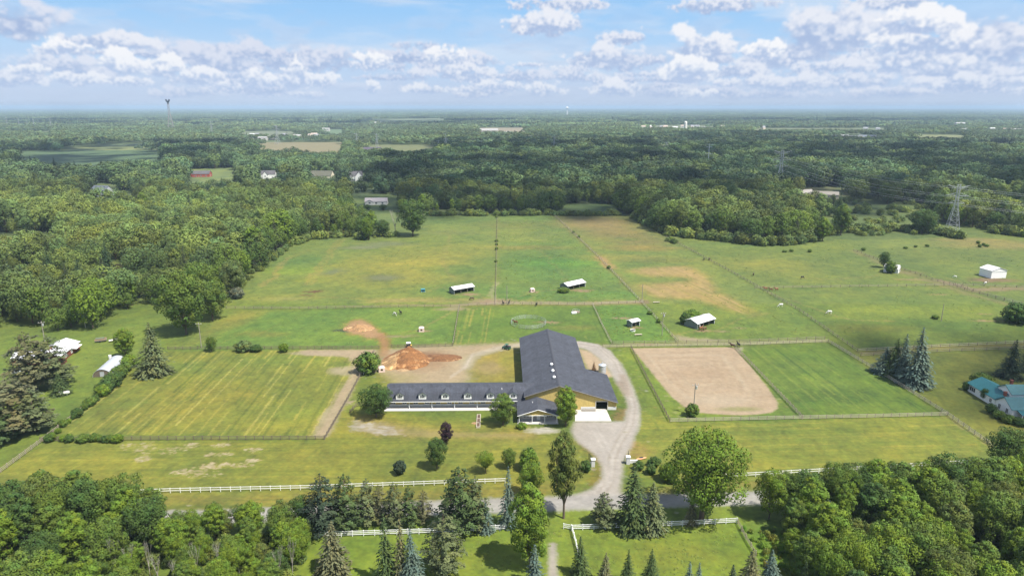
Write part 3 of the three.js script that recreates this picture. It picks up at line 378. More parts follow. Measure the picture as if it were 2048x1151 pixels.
const midMap = groundMap(-520, 520, -310, -720, 2048, 808, (s, h) => { drawFields(s, h); for (const [L, c] of FAR_FIELDS) s.fill(L, c, 3); s.fill([[603.3,-700.6], [97.2,-583.5], [93.8,-589.1], [40.8,-589.1], [-71.2,-589.1], [-128.8,-520.6], [-151.6,-480.9], [-426.2,-488.8], [-612.4,-712.8], [613.4,-712.8]], 'rgb(84,104,56)', 4); s.fill(FAR_FIELDS[6][0], FAR_FIELDS[6][1], 3); s.fill(FAR_FIELDS[7][0], FAR_FIELDS[7][1], 1); s.fill(FAR_FIELDS[10][0], FAR_FIELDS[10][1], 3); }, { warp: 1.4, turf: [0.95, 0.62, 0.97] });
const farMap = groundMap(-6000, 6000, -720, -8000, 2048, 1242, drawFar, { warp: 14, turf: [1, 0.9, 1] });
const wildMap = (() => { const t = grainTexture(5, 512, (u, v) => { const n = ns(noiseA, u, v), m = ns(noiseB, u, v), b = 0.36 + n * 0.06; return [b * 0.95 + m * 0.03, b * 1.1, b * 0.66]; }); return new THREE.MeshStandardMaterial({ map: t, roughness: 1, side: THREE.DoubleSide }); })();

// uv of a sheet in the frame of its ground map
function sheetUV(g, m) { const [x0, x1, z0, z1] = m.userData.frame, p = g.attributes.position, uv = new Float32Array(p.count * 2); for (let i = 0; i < p.count; i++) { uv[i * 2] = (p.getX(i) - x0) / (x1 - x0); uv[i * 2 + 1] = (z0 - p.getZ(i)) / (z0 - z1); } g.setAttribute('uv', new THREE.BufferAttribute(uv, 2)); return g; }
{
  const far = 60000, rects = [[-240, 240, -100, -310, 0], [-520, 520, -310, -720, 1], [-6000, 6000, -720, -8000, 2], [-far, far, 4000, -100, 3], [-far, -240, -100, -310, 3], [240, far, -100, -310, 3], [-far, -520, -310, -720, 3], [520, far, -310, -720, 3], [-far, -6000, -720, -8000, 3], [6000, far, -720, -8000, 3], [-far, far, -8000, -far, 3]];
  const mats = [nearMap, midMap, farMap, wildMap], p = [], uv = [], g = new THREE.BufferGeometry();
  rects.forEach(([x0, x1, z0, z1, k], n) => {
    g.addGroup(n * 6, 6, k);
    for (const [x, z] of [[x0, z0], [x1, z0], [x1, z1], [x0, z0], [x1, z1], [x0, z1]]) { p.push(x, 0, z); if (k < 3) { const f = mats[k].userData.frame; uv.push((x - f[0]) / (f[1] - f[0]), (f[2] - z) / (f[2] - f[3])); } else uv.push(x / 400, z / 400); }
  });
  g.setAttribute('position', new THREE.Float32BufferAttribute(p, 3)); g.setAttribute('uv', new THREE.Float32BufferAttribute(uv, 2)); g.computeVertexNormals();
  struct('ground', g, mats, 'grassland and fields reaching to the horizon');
}
// sheets of the setting that lie on the ground; they wear the same map of turf, soil and gravel
function rough(L, step, amp, seed) {   // an outline with a crumbling edge
  setSeed(seed); const out = [];
  for (let i = 0; i < L.length; i++) { const [ax, az] = L[i], [bx, bz] = L[(i + 1) % L.length], n = Math.max(1, Math.round(Math.hypot(bx - ax, bz - az) / step)); for (let k = 0; k < n; k++) out.push([ax + (bx - ax) * k / n + R(-amp, amp), az + (bz - az) * k / n + R(-amp, amp)]); }
  return out;
}
function sheet(name, L, y, material, label, step = 1.5, amp = 0.25) {
  const o = step ? rough(L, step, amp, L.length * 7) : L, g = new THREE.ShapeGeometry(new THREE.Shape(o.map(([x, z]) => new THREE.Vector2(x, -z))));
  g.rotateX(-Math.PI / 2); g.translate(0, y, 0); if (material.userData.frame) sheetUV(g, material); return struct(name, g, material, label);
}
sheet('gravel_road', AREA.road, 0.02, nearMap, 'pale gravel road crossing in front of the farm');
sheet('driveway', AREA.drive, 0.03, nearMap, 'pale gravel driveway looping round the barn');
sheet('riding_arena_ground', AREA.arena, 0.02, nearMap, 'tan sand riding arena beside the driveway');
sheet('lawn', AREA.frontLawn, 0.012, nearMap, 'mown front lawn between road and stables', 3, 0.3);
sheet('lawn', AREA.rightLawn, 0.012, nearMap, 'mown lawn between riding arena and road', 3, 0.3);
sheet('paddock_field', AREA.leftPaddock, 0.012, nearMap, 'striped mown paddock beyond the dark board fence', 3, 0.3);
sheet('paddock_field', AREA.greenPaddock, 0.012, nearMap, 'deep green paddock beside the sand arena', 3, 0.3);
sheet('garden_lane', AREA.lane, 0.02, nearMap, 'narrow gravel lane at the bottom edge', 1.5, 0.1);
{ const pad = grainTexture(61, 256, (u, v) => { const b = 0.73 + ns(noiseA, u, v) * 0.05 + ns(noiseC, u * 2, v * 2) * 0.03; return [b, b * 0.975, b * 0.93]; }); pad.repeat.set(0.1, 0.1);
  const g = slab(AREA.pad.map(([x, z]) => [x, 0.09, z]).reverse(), 0.1); struct('concrete_pad', g, new THREE.MeshStandardMaterial({ map: pad, roughness: 0.9, side: THREE.DoubleSide }), 'pale concrete apron before the barn door'); }
const water = new THREE.MeshPhysicalMaterial({ color: new THREE.Color().setRGB(0.05, 0.045, 0.025), roughness: 0.08 });
sheet('pond', [[-234.5,-389], [-234.3,-395.6], [-227.1,-391.6], [-219,-378.9], [-218.4,-371.6], [-225.5,-375.2]], 0.05, water, 'brown pond among the left woods', 2, 0.5);
sheet('pond', [[-335.4,-451.7], [-332.1,-455.1], [-323.5,-450], [-320.5,-443.2], [-327.1,-443.2]], 0.05, water, 'small pond in the clearing at the left edge', 2, 0.5);
console.log('ground done');

// ---------------------------------------------------------------- trees: crowns of many small leaf sprays gathered in clumps
class Leaves {
  constructor() { this.p = []; this.n = []; this.c = []; this.i = []; }
  add(x, y, z, nx, ny, nz, size, col, long = 1, sn = null, ax = null) {   // one spray: a small diamond square to (nx, ny, nz); ax = direction of its long axis
    const l = Math.hypot(nx, ny, nz) || 1; nx /= l; ny /= l; nz /= l;
    let tx = R(-1, 1), ty = R(-1, 1), tz = R(-1, 1); if (ax) [tx, ty, tz] = ax;
    const d = tx * nx + ty * ny + tz * nz; tx -= d * nx; ty -= d * ny; tz -= d * nz;
    const m = Math.hypot(tx, ty, tz) || 1; tx /= m; ty /= m; tz /= m;
    const bx = ny * tz - nz * ty, by = nz * tx - nx * tz, bz = nx * ty - ny * tx, a = size * long, b = size * R(0.5, 0.85), o = this.p.length / 3;
    this.p.push(x - tx * a, y - ty * a, z - tz * a, x - bx * b, y - by * b, z - bz * b, x + tx * a, y + ty * a, z + tz * a, x + bx * b, y + by * b, z + bz * b);
    const s = sn ?? [nx, ny, nz]; for (let k = 0; k < 4; k++) { this.n.push(...s); this.c.push(...col); }
    this.i.push(o, o + 1, o + 2, o, o + 2, o + 3);
  }
  mesh(g, col) {   // a plain geometry in one colour
    const o = this.p.length / 3, q = g.index ? g : g; this.p.push(...q.attributes.position.array); this.n.push(...q.attributes.normal.array);
    for (let k = 0; k < q.attributes.position.count; k++) this.c.push(...col);
    if (q.index) for (const k of q.index.array) this.i.push(k + o); else for (let k = 0; k < q.attributes.position.count; k++) this.i.push(k + o);
  }
  build() { const g = new THREE.BufferGeometry(); g.setAttribute('position', new THREE.Float32BufferAttribute(this.p, 3)); g.setAttribute('normal', new THREE.Float32BufferAttribute(this.n, 3)); g.setAttribute('color', new THREE.Float32BufferAttribute(this.c, 3)); g.setIndex(this.i); return g; }
}
const ball = () => { const z = R(-1, 1), a = R(0, 6.2832), s = Math.sqrt(1 - z * z); return [s * Math.cos(a), z, s * Math.sin(a)]; };
function limb(points, r0, r1, sides = 6) {   // tapered bent limb
  const list = []; for (let k = 0; k + 1 < points.length; k++) list.push(bar(points[k], points[k + 1], lerp(r0, r1, k / (points.length - 1)), sides, lerp(r0, r1, (k + 1) / (points.length - 1)))); return list;
}
// leafy tree of height h and crown radius r; base = height of the lowest leaves; clumps = leaf clumps; n = sprays; size = spray size
function leafyTree({ h, r, base, clumps, n, size, shape = 'round', seed, lean = 0, vary = 1, open = 0.2, trunkR = h * 0.018, droop = 0 }) {
  setSeed(seed);
  const L = new Leaves(), hh = (h - base) / 2, cy = base + hh, puffs = [], wood = [];
  for (let k = 0; k < clumps; k++) {
    const f = (k + 0.5) / clumps, y = 1 - 2 * f, a = k * 2.39996 + R(-0.4, 0.4);
    const env = shape === 'round' ? Math.sqrt(Math.max(0.05, 1 - y * y)) : shape === 'oval' ? Math.pow(Math.max(0.03, 1 - y * y), 0.6) * (y > 0 ? 1 - y * 0.25 : 1) : shape === 'vase' ? Math.sqrt(Math.max(0.05, 1 - y * y)) * (0.75 + y * 0.45) : /* cone */ (1 - (y + 1) / 2) * 0.95 + 0.12;
    const rr = r * env * R(0.52, 0.86), c = [Math.cos(a) * rr + lean * (y + 1) * hh, cy + y * hh * R(0.78, 0.92), Math.sin(a) * rr], pr = R(0.75, 1.3) * r * (0.7 + 0.3 * env) * (n > 4000 ? 1.7 : 1.9) / Math.sqrt(clumps);
    puffs.push({ c, pr, tone: 1 + vary * R(-0.2, 0.2), hue: vary * R(-0.12, 0.14) });
    if (k % 3 === 0) wood.push(...limb([[0, base * R(0.6, 1), 0], [c[0] * 0.5 + R(-.3, .3), (c[1] + base) * 0.55, c[2] * 0.5], [c[0] * 0.9, c[1], c[2] * 0.9]], trunkR * 0.45, trunkR * 0.12, 4));
  }
  for (let k = 0; k < Math.ceil(clumps / 4); k++) puffs.push({ c: [R(-.3, .3) * r, cy + R(-.4, .5) * hh, R(-.3, .3) * r], pr: r * 0.36, tone: 1 + vary * R(-0.15, 0.1), hue: vary * R(-.1, .1) });
  const vol = puffs.reduce((s, p) => s + p.pr * p.pr, 0);
  for (const p of puffs) {
    const m = Math.round(n * p.pr * p.pr / vol), ox = p.c[0] / r, oy = (p.c[1] - cy) / hh, oz = p.c[2] / r;
    for (let k = 0; k < m; k++) {
      let d = ball(); const face = d[0] * ox + d[1] * (oy + 0.35) + d[2] * oz; if (face < -0.35 && rnd() < 0.8) { d = [-d[0], -d[1], -d[2]]; }
      const q = p.pr * (rnd() < open ? R(0.35, 1.25) : R(0.82, 1.12)), y = p.c[1] + d[1] * q * 0.85;
      const t = p.tone * R(0.84, 1.16), hu = p.hue + R(-0.06, 0.06), sn = [d[0] + ox * 0.3 + R(-.2, .2), d[1] + oy * 0.25 + 0.15 + R(-.2, .2), d[2] + oz * 0.3 + R(-.2, .2)], sl = Math.hypot(...sn);
      const gn = [d[0] + R(-.5, .5), d[1] * 0.9 + R(-.4, .5) + 0.2, d[2] + R(-.5, .5)];
      L.add(p.c[0] + d[0] * q, Math.max(base * 0.35, y - droop * q * rnd()), p.c[2] + d[2] * q, ...gn, size * R(0.6, 1.25), [t * (1 + hu), t, t * (1 - hu * 1.2)], droop ? 1.7 : 1, sn.map((v) => v / sl), droop ? [R(-.3, .3), -1, R(-.3, .3)] : null);
    }
  }
  wood.push(...limb([[0, -0.2, 0], [R(-.1, .1) * r * 0.3, base + 0.3, R(-.1, .1) * r * 0.3], [lean * hh + R(-.1, .1) * r, cy, R(-.1, .1) * r], [lean * hh * 2, h - hh * 0.5, 0]], trunkR, trunkR * 0.2, 7));
  return { crown: L.build(), trunk: join(wood) };
}
// conifer in whorls: drooping boughs of needle sprays
function conifer({ h, r, base, whorls, boughs, sprays, size, seed, droop = 0.35, gap = 0.04, top = 0.9, jag = 0.27, puffy = 0 }) {
  setSeed(seed);
  const L = new Leaves(), wood = limb([[0, -0.2, 0], [0, h * 0.5, 0], [0, h * 0.97, 0]], h * 0.017, 0.03, 6);
  for (let w = 0; w < whorls; w++) {
    const f = w / (whorls - 1), y0 = lerp(base, h * 0.985, Math.pow(f, 0.92)), len0 = r * Math.pow(1 - f, top) * (1 - 0.25 * Math.pow(1 - f, 8)) + 0.12, nb = Math.max(4, Math.round(boughs * (0.35 + 0.65 * (1 - f)))), a0 = rnd() * 6.28;
    for (let b = 0; b < nb; b++) {
      if (rnd() < gap) continue;
      const a = a0 + b / nb * 6.283 + R(-.2, .2), len = len0 * R(1 - jag, 1 + jag), ca = Math.cos(a), sa = Math.sin(a), tone = R(0.74, 1.24), hu = rnd() < 0.06 ? 0.14 : R(-.08, .08), dr = droop * R(0.6, 1.3), up = R(-0.25, 0.25) * len0 * 0.4;
      if (puffy && f < 0.9) wood.push(bar([0, y0 - 0.2, 0], [ca * len * 0.85, y0 - dr * len * 0.4 + up, sa * len * 0.85], h * 0.004, 3, h * 0.0015));
      const ns_ = Math.max(2, Math.round(sprays * len / r));
      for (let s = 0; s < ns_; s++) {
        const t = puffy ? R(0.35, 1) : (s + R(0.2, 1)) / ns_, side = (rnd() - 0.5) * 2 * (1 - t * 0.6) * len * (puffy ? 0.34 : 0.26), x = ca * len * t - sa * side, z = sa * len * t + ca * side, y = y0 + up * t - dr * len * t * t - Math.abs(side) * 0.35 + (puffy ? R(-.1, .16) * r * 0.5 : R(-.12, .08));
        const m = tone * R(0.85, 1.15), sn = [ca * 0.75 + R(-.35, .35), 0.62 + R(-.3, .3), sa * 0.75 + R(-.35, .35)], sl = Math.hypot(...sn);
        L.add(x, Math.max(0.15, y), z, ca * 0.55 + R(-.5, .5), 0.9, sa * 0.55 + R(-.5, .5), size * R(0.7, 1.25) * (puffy ? 1 : 0.65 + 0.35 * (1 - f)), [m * (1 + hu), m, m * (1 - hu)], puffy ? 1 : 1.5, sn.map((v) => v / sl), puffy ? null : [ca - sa * R(-.6, .6), -dr * 1.3, sa + ca * R(-.6, .6)]);
      }
    }
  }
  return { crown: L.build(), trunk: join(wood) };
}
function bareTree({ h, r, seed }) {
  setSeed(seed); const g = [];
  const grow = (p, d, len, rad, lvl) => { const e = [p[0] + d[0] * len, p[1] + d[1] * len, p[2] + d[2] * len]; g.push(bar(p, e, rad, lvl > 1 ? 3 : 5, rad * 0.6)); if (lvl < 4) for (let k = 0; k < (lvl ? 3 : 4); k++) { const q = [d[0] * 0.8 + R(-.6, .6) * r / h * 2.2, d[1] * 0.8 + R(0, .5), d[2] * 0.8 + R(-.6, .6) * r / h * 2.2], l = Math.hypot(...q); const f = lvl ? 1 : R(0.55, 1); grow([p[0] + (e[0] - p[0]) * f, p[1] + (e[1] - p[1]) * f, p[2] + (e[2] - p[2]) * f], q.map((v) => v / l), len * R(0.5, 0.75), rad * 0.5, lvl + 1); } };
  grow([0, -0.2, 0], [0, 1, 0], h * 0.4, h * 0.016, 0); return join(g);
}
// leaf materials: base colours of foliage
const leafMat = (r, g, b, tr = 0.22) => new THREE.MeshPhysicalMaterial({ color: new THREE.Color().setRGB(r, g, b), roughness: 0.9, vertexColors: true, side: THREE.DoubleSide, transmission: tr, thickness: 0, specularIntensity: 0.3 });
const LEAF = { mid: leafMat(0.110, 0.168, 0.028), deep: leafMat(0.069, 0.120, 0.026), bright: leafMat(0.138, 0.208, 0.022), yellow: leafMat(0.126, 0.196, 0.022), olive: leafMat(0.116, 0.148, 0.032), pale: leafMat(0.128, 0.170, 0.051), purple: leafMat(0.038, 0.021, 0.029), grey: leafMat(0.126, 0.139, 0.084) };
const NEEDLE = { green: leafMat(0.071, 0.106, 0.035, 0.1), blue: leafMat(0.104, 0.150, 0.118, 0.08), dark: leafMat(0.040, 0.062, 0.036, 0.08), pine: leafMat(0.118, 0.142, 0.060, 0.12), olive: leafMat(0.136, 0.138, 0.066, 0.12) };
const barkMat = std(0.12, 0.09, 0.065, 0.95), greyBark = std(0.42, 0.38, 0.33, 0.95);

// near kinds (unit trees: height 10, so that scale = height / 10)
const UNIT = {
  round: [1, 2, 3].map((s) => leafyTree({ h: 10, r: 4.1, base: 1.2, clumps: 70, n: 9500, size: 0.155, seed: s })),
  oval: [4, 5, 6].map((s) => leafyTree({ h: 10, r: 3.0, base: 1.0, clumps: 66, n: 9500, size: 0.14, shape: 'oval', seed: s })),
  vase: [7, 8].map((s) => leafyTree({ h: 10, r: 4.2, base: 2.6, clumps: 56, n: 9500, size: 0.14, shape: 'vase', seed: s })),
  dome: [9].map((s) => leafyTree({ h: 10, r: 4.3, base: 1.6, clumps: 90, n: 16000, size: 0.12, shape: 'round', vary: 0.8, seed: s, trunkR: 0.28, open: 0.1 })),
  feather: [10].map((s) => leafyTree({ h: 10, r: 2.0, base: 2.2, clumps: 58, n: 9000, size: 0.085, shape: 'oval', seed: s, open: 0.75, droop: 0.5, trunkR: 0.14 })),
  bush: [11, 12].map((s) => leafyTree({ h: 10, r: 5.4, base: 0.4, clumps: 30, n: 2600, size: 0.55, seed: s, trunkR: 0.2 })),
  ball: [13].map((s) => leafyTree({ h: 10, r: 5.2, base: 0.2, clumps: 46, n: 3000, size: 0.6, seed: s, open: 0.02, trunkR: 0.3 })),
  spruce: [14, 15, 16].map((s) => conifer({ h: 10, r: 2.2, base: 0.3, whorls: 26, boughs: 17, sprays: 12, size: 0.19, seed: s })),
  slim: [17, 18].map((s) => conifer({ h: 10, r: 1.7, base: 0.2, whorls: 24, boughs: 13, sprays: 8, size: 0.22, seed: s, droop: 0.5 })),
  broad: [19].map((s) => conifer({ h: 10, r: 2.9, base: 0.2, whorls: 22, boughs: 22, sprays: 17, size: 0.2, seed: s, droop: 0.35 })),
  pine: [20, 21, 22].map((s) => conifer({ h: 10, r: 2.7, base: 1.6, whorls: 16, boughs: 11, sprays: 64, size: 0.15, seed: s, droop: 0.02, gap: 0.12, top: 0.62, jag: 0.35, puffy: 1 })),
  bare: [23, 24].map((s) => ({ trunk: bareTree({ h: 10, r: 2.6, seed: s }) })),
};
let treeTurn = 0;
function plant(kind, name, label, category, x, z, h, r, leaf, group, v = 0) {   // one tree with its own trunk and crown; r = crown radius
  const u = UNIT[kind][v % UNIT[kind].length], o = thing(name, label, category, x, z, (treeTurn += 2.1), group), R0 = { round: 4.4, oval: 3.2, vase: 4.6, dome: 4.5, feather: 2.3, bush: 5.6, ball: 5.4, spruce: 2.2, slim: 1.75, broad: 2.9, pine: 2.8, bare: 2.8 }[kind];
  const s = h / 10, w = r ? r / R0 : s; o.scale.set(w, s, w); o.rotation.z = Math.sin(treeTurn * 3.7) * 0.035; o.rotation.x = Math.sin(treeTurn * 5.3) * 0.03;
  part(o, 'trunk', u.trunk, kind === 'bare' ? greyBark : barkMat); if (u.crown) part(o, 'crown', u.crown, leaf); return o;
}
console.log('tree kinds done');

// ---------------------------------------------------------------- trees one can tell apart
const DT = 'deciduous_tree', SP = 'spruce_tree', PI = 'pine_tree', SH = 'shrub';
plant('round', DT, 'round dark green tree alone on the front lawn', 'tree', -19.3, -157.6, 8.9, 3.3, LEAF.deep);
plant('oval', DT, 'dark purple leaved tree behind the round green lawn tree', 'tree', -18.2, -170.8, 7.1, 2.3, LEAF.purple);
plant('ball', SH, 'small dark round shrub alone on the front lawn', 'shrub', -28.5, -155.2, 3.8, 1.6, NEEDLE.dark);
plant('vase', DT, 'fresh green vase shaped small tree on the front lawn', 'tree', -6.7, -155.6, 6, 3.2, LEAF.bright);
plant('round', DT, 'middle one of three small lawn trees, light green', 'tree', -0.8, -157.9, 5.8, 2.3, LEAF.mid, undefined, 1);
plant('bush', DT, 'pale loose small tree next to the feathery olive tree', 'tree', 4.4, -157.1, 5.7, 2.8, LEAF.yellow, undefined, 1);
plant('feather', DT, 'tall feathery olive green tree beside the driveway mouth', 'tree', 11.7, -136, 22.1, 4.8, LEAF.olive);
plant('round', DT, 'yellow green maple behind the big bright maple', 'tree', 4.5, -145, 9.3, 3.7, LEAF.yellow, undefined, 2);
plant('oval', DT, 'big bright green maple before the white board fence', 'tree', 3.8, -118.7, 19.6, 5.5, LEAF.bright, undefined, 1);
plant('slim', SP, 'tall narrow blue spruce left of the yellow green maple', 'spruce', -1, -132.9, 14.8, 2.3, NEEDLE.blue);
plant('spruce', SP, 'short blue spruce left of the tall narrow one', 'spruce', -5.7, -131.1, 7.3, 2.1, NEEDLE.blue);
plant('dome', DT, 'large domed tree with dark trunk rising over the road', 'tree', 42.8, -135.6, 22.8, 10.1, LEAF.yellow);
for (const [k, m, l, x, z, h, r, v] of [
  ['pine', NEEDLE.dark, 'dark double pine at the left end of the pine row', -41.2, -130.7, 14.5, 4.8, 0], ['pine', NEEDLE.green, 'second pine of the row, close beside the dark one', -36.7, -131.5, 13.5, 4.1, 1],
  ['pine', NEEDLE.pine, 'lighter pine in the row before the road, left half', -32.2, -133.7, 11.3, 3.5, 2], ['pine', NEEDLE.olive, 'thin olive pine in the middle of the pine row', -29.3, -134.1, 9.8, 2.4, 0], ['pine', NEEDLE.pine, 'pine just right of the thin olive one', -25.9, -132.6, 11.3, 3.1, 1],
  ['pine', NEEDLE.green, 'pine in the row above the tall front spruces', -22.4, -132.9, 10, 3, 2], ['pine', NEEDLE.olive, 'thin pine between the row and the broad pine', -19.7, -134.1, 8.3, 2.3, 0], ['pine', NEEDLE.green, 'broad tall pine left of the short blue spruce', -11.2, -131.1, 16.3, 5.5, 1], ['pine', NEEDLE.pine, 'pine leaning out of the broad tall pine', -8, -132.2, 13.1, 3.6, 2],
  ['pine', NEEDLE.pine, 'grey green pine with bare trunk in front of the white fence', -13.6, -116.2, 15, 4.5, 0], ['pine', NEEDLE.pine, 'small pine left of the driveway spruce', 20.2, -132.6, 8.6, 3.4, 1],
]) plant(k, PI, l, 'pine', x, z, h, r, m, undefined, v);
for (const [k, m, l, x, z, h, r, v] of [
  ['spruce', NEEDLE.olive, 'brownish spruce before the left end of the white fence', -35.8, -117.1, 12, 3.7, 0], ['slim', NEEDLE.green, 'dark tall spruce at the bottom edge, left one of a pair', -24.2, -113.6, 16, 2.5, 0], ['slim', NEEDLE.olive, 'olive topped spruce at the bottom edge, right one of a pair', -21.5, -113.3, 15.7, 2.1, 1], ['broad', NEEDLE.blue, 'bluish spruce at the bottom edge below the pine row', -19.1, -112.5, 13.2, 3.3, 0],
  ['slim', NEEDLE.blue, 'small blue spruce below the big bright maple', 4.5, -113.3, 9.2, 2.2, 1], ['spruce', NEEDLE.green, 'tall dark spruce right of the driveway mouth', 26.5, -131.8, 16.9, 4.3, 1], ['spruce', NEEDLE.pine, 'lighter spruce leaning on the tall driveway spruce', 30.8, -131.5, 12.1, 3.6, 2], ['slim', NEEDLE.olive, 'small spruce at the foot of the domed tree', 39.9, -133.9, 6.3, 1.8, 0],
  ['spruce', NEEDLE.green, 'spruce by the white fence corner at the lane', 13.5, -116.2, 9.1, 2.2, 0], ['slim', NEEDLE.olive, 'thin pale spruce second in the bottom row', 18, -114.2, 7, 1.7, 1], ['spruce', NEEDLE.green, 'dark spruce third in the bottom row', 22.5, -114.2, 7.9, 1.7, 2], ['broad', NEEDLE.green, 'dense dark spruce fourth in the bottom row', 26.9, -113.3, 8.2, 2.4, 0],
  ['slim', NEEDLE.blue, 'blue spruce tip at the bottom, left one of a pair', 33.6, -110.8, 7.3, 1.5, 0], ['slim', NEEDLE.blue, 'blue spruce tip at the bottom, right one of a pair', 35.6, -110.8, 7.1, 1.4, 1], ['spruce', NEEDLE.olive, 'grey brown spruce beside the blue spruce before the thicket', 45.7, -112.2, 9.5, 2.7, 1], ['spruce', NEEDLE.blue, 'blue spruce at the left edge of the thicket', 49.7, -112.2, 9.2, 2.5, 2], ['slim', NEEDLE.green, 'green spruce tip low in the thicket', 55.1, -110, 7.9, 1.9, 0], ['slim', NEEDLE.dark, 'small dark spruce tip left of the grey brown spruce', 41.7, -110.5, 7.1, 1.7, 1],
  ['broad', NEEDLE.blue, 'leftmost blue spruce of the clump beyond the green paddock', 130.1, -223.1, 10, 4.7, 0], ['broad', NEEDLE.green, 'dark second spruce of the clump beyond the green paddock', 131.9, -221.2, 13.9, 4.8, 0], ['broad', NEEDLE.blue, 'third blue spruce of the clump beyond the green paddock', 133.9, -218.5, 15.9, 4.8, 0], ['spruce', NEEDLE.blue, 'tallest blue spruce, right end of the clump', 134.6, -212, 20.4, 5.9, 1], ['broad', NEEDLE.blue, 'low blue spruce in front of the tallest one', 136.9, -212.4, 14.2, 3.3, 0], ['broad', NEEDLE.dark, 'black green spruce behind the teal roofed house', 171.6, -219.4, 13.8, 5.1, 0], ['spruce', NEEDLE.dark, 'dark spruce cut by the right edge', 181.8, -224.9, 10.8, 3.9, 0],
]) plant(k, SP, l, 'spruce', x, z, h, r, m, undefined, v);
// round clipped bushes at the gate and others
for (const [l, x, z, h, r] of [['clipped round bush left of the gate', 18.8, -156.4, 3.1, 1.5], ['clipped round bush behind the driveway spruce', 32.6, -157.6, 2.3, 1.4], ['larger clipped round bush right of the gate', 37, -159.4, 2.3, 1.7], ['front clipped round bush right of the gate', 35.2, -155.2, 2.7, 1.3]]) plant('ball', SH, l, 'shrub', x, z, h, r, LEAF.deep);
for (const [k, m, l, x, z, h, r] of [
  ['bush', LEAF.mid, 'leafy bush at the foot of the arena power pole', 54.3, -188.7, 3.9, 2.1], ['bush', LEAF.bright, 'leafy bush right of the gate under the domed tree', 38.7, -151.8, 4.4, 2.5], ['round', LEAF.mid, 'rounded small tree on the paddock fence', -114.3, -244.8, 6.2, 2.6], ['bush', LEAF.pale, 'pale flowering shrub on the paddock fence', -102.2, -245.3, 4, 3.2], ['bush', LEAF.deep, 'low dark shrub right of the flowering one', -97.6, -245.3, 2.4, 2.5], ['bush', LEAF.bright, 'small bright shrub on the paddock fence', -86.6, -244.2, 3.4, 1.9],
  ['bush', LEAF.mid, 'bushy thicket beside the stacked pallets', -50.3, -223.5, 7.3, 4.4], ['bush', LEAF.yellow, 'yellowish bushes behind the big run-in shed', 78.8, -284.4, 4.3, 4.4], ['bush', LEAF.deep, 'dark bush at the back of the big run-in shed', 74.1, -278.8, 4.9, 2.4], ['round', LEAF.deep, 'dark tree at the left white shelter', 215.5, -385.1, 9.7, 3.8], ['bush', LEAF.mid, 'bush in front of the left white shelter', 211.7, -371.6, 6.6, 3.1], ['bush', LEAF.deep, 'dark bushes cut by the right edge above the neighbour lawn', 217.9, -280.9, 8.3, 6.5],
  ['round', LEAF.deep, 'rounded dark tree at the right edge near the road', 125.8, -155.9, 12.5, 6.3], ['bush', LEAF.mid, 'shrub against the end wall of the teal roofed house', 156.4, -211.6, 4.3, 3.5], ['bush', LEAF.deep, 'dark shrub at the left corner of the teal roofed house', 149.4, -208.2, 2.8, 1.3], ['round', LEAF.deep, 'small tree before the long wing of the teal roofed house', 149.9, -200.3, 4.1, 1.6], ['bush', LEAF.deep, 'shrub at the inner corner of the teal roofed house', 145.6, -190.8, 3, 1.7], ['bush', LEAF.mid, 'shrub below the front windows of the teal roofed house', 145.7, -187.4, 2.3, 1.9], ['bush', LEAF.mid, 'shrub bed at the porch of the teal roofed house', 146.3, -184.4, 2.4, 1.9], ['bush', LEAF.deep, 'last shrub of the porch bed at the right edge', 148.6, -182.7, 2.2, 2.2],
  ['bush', LEAF.mid, 'low weedy bush at the gable of the right back run-in shed', 25.9, -331, 2.3, 3.3], ['bush', LEAF.bright, 'flower bed bush at the office porch', 2.9, -180.8, 1.6, 1.6],
]) plant(k, SH, l, 'shrub', x, z, h, r, m, undefined, 1);
for (const [k, m, l, x, z, h, r, v] of [
  ['round', LEAF.deep, 'big leafy tree at the left end of the stable wing', -40.8, -188, 10.6, 6.1, 1], ['oval', LEAF.mid, 'leafy tree before the right end of the stable wing', -2.6, -182.7, 10.4, 4.4, 0], ['oval', LEAF.bright, 'bright leafy tree before the barn gable', 15.7, -182.1, 12.9, 4.2, 2],
  ['round', LEAF.deep, 'large dark tree in the back corner of the left pasture', -71.3, -484.8, 27.4, 12.5, 2], ['round', LEAF.yellow, 'small sunlit tree at the back of the left pasture', -100.3, -469.5, 16.9, 5.6, 0], ['round', LEAF.deep, 'low tree between the sunlit tree and the grey dead one', -93.3, -484.8, 12.3, 7.2, 1], ['round', LEAF.deep, 'low tree on the lawn of the ranch house, left one', -130.3, -612.9, 5.4, 4.5, 1], ['round', LEAF.deep, 'low tree on the lawn of the ranch house, right one', -116.3, -612.9, 5.4, 4.5, 2],
  ['round', LEAF.mid, 'huge spreading tree left of the upper paddock', -133.6, -265.4, 27.4, 11.9, 1], ['round', LEAF.mid, 'big tree joined to the huge spreading one, right side', -130.8, -284.4, 18, 8.7, 0], ['round', LEAF.mid, 'big tree joined to the huge spreading one, back side', -142.2, -298, 23.8, 9.5, 2], ['round', LEAF.pale, 'pale grey green tree at the meadow corner', -138.2, -327.2, 17.8, 7.7, 0], ['bush', LEAF.grey, 'pale shrub below the pale grey green tree', -133.9, -319.9, 5.3, 3.6, 0], ['oval', LEAF.bright, 'pointed bright tree beside the big garden pine', -143.2, -237.8, 11.9, 4.6, 1],
]) plant(k, DT, l, 'tree', x, z, h, r, m, undefined, v);
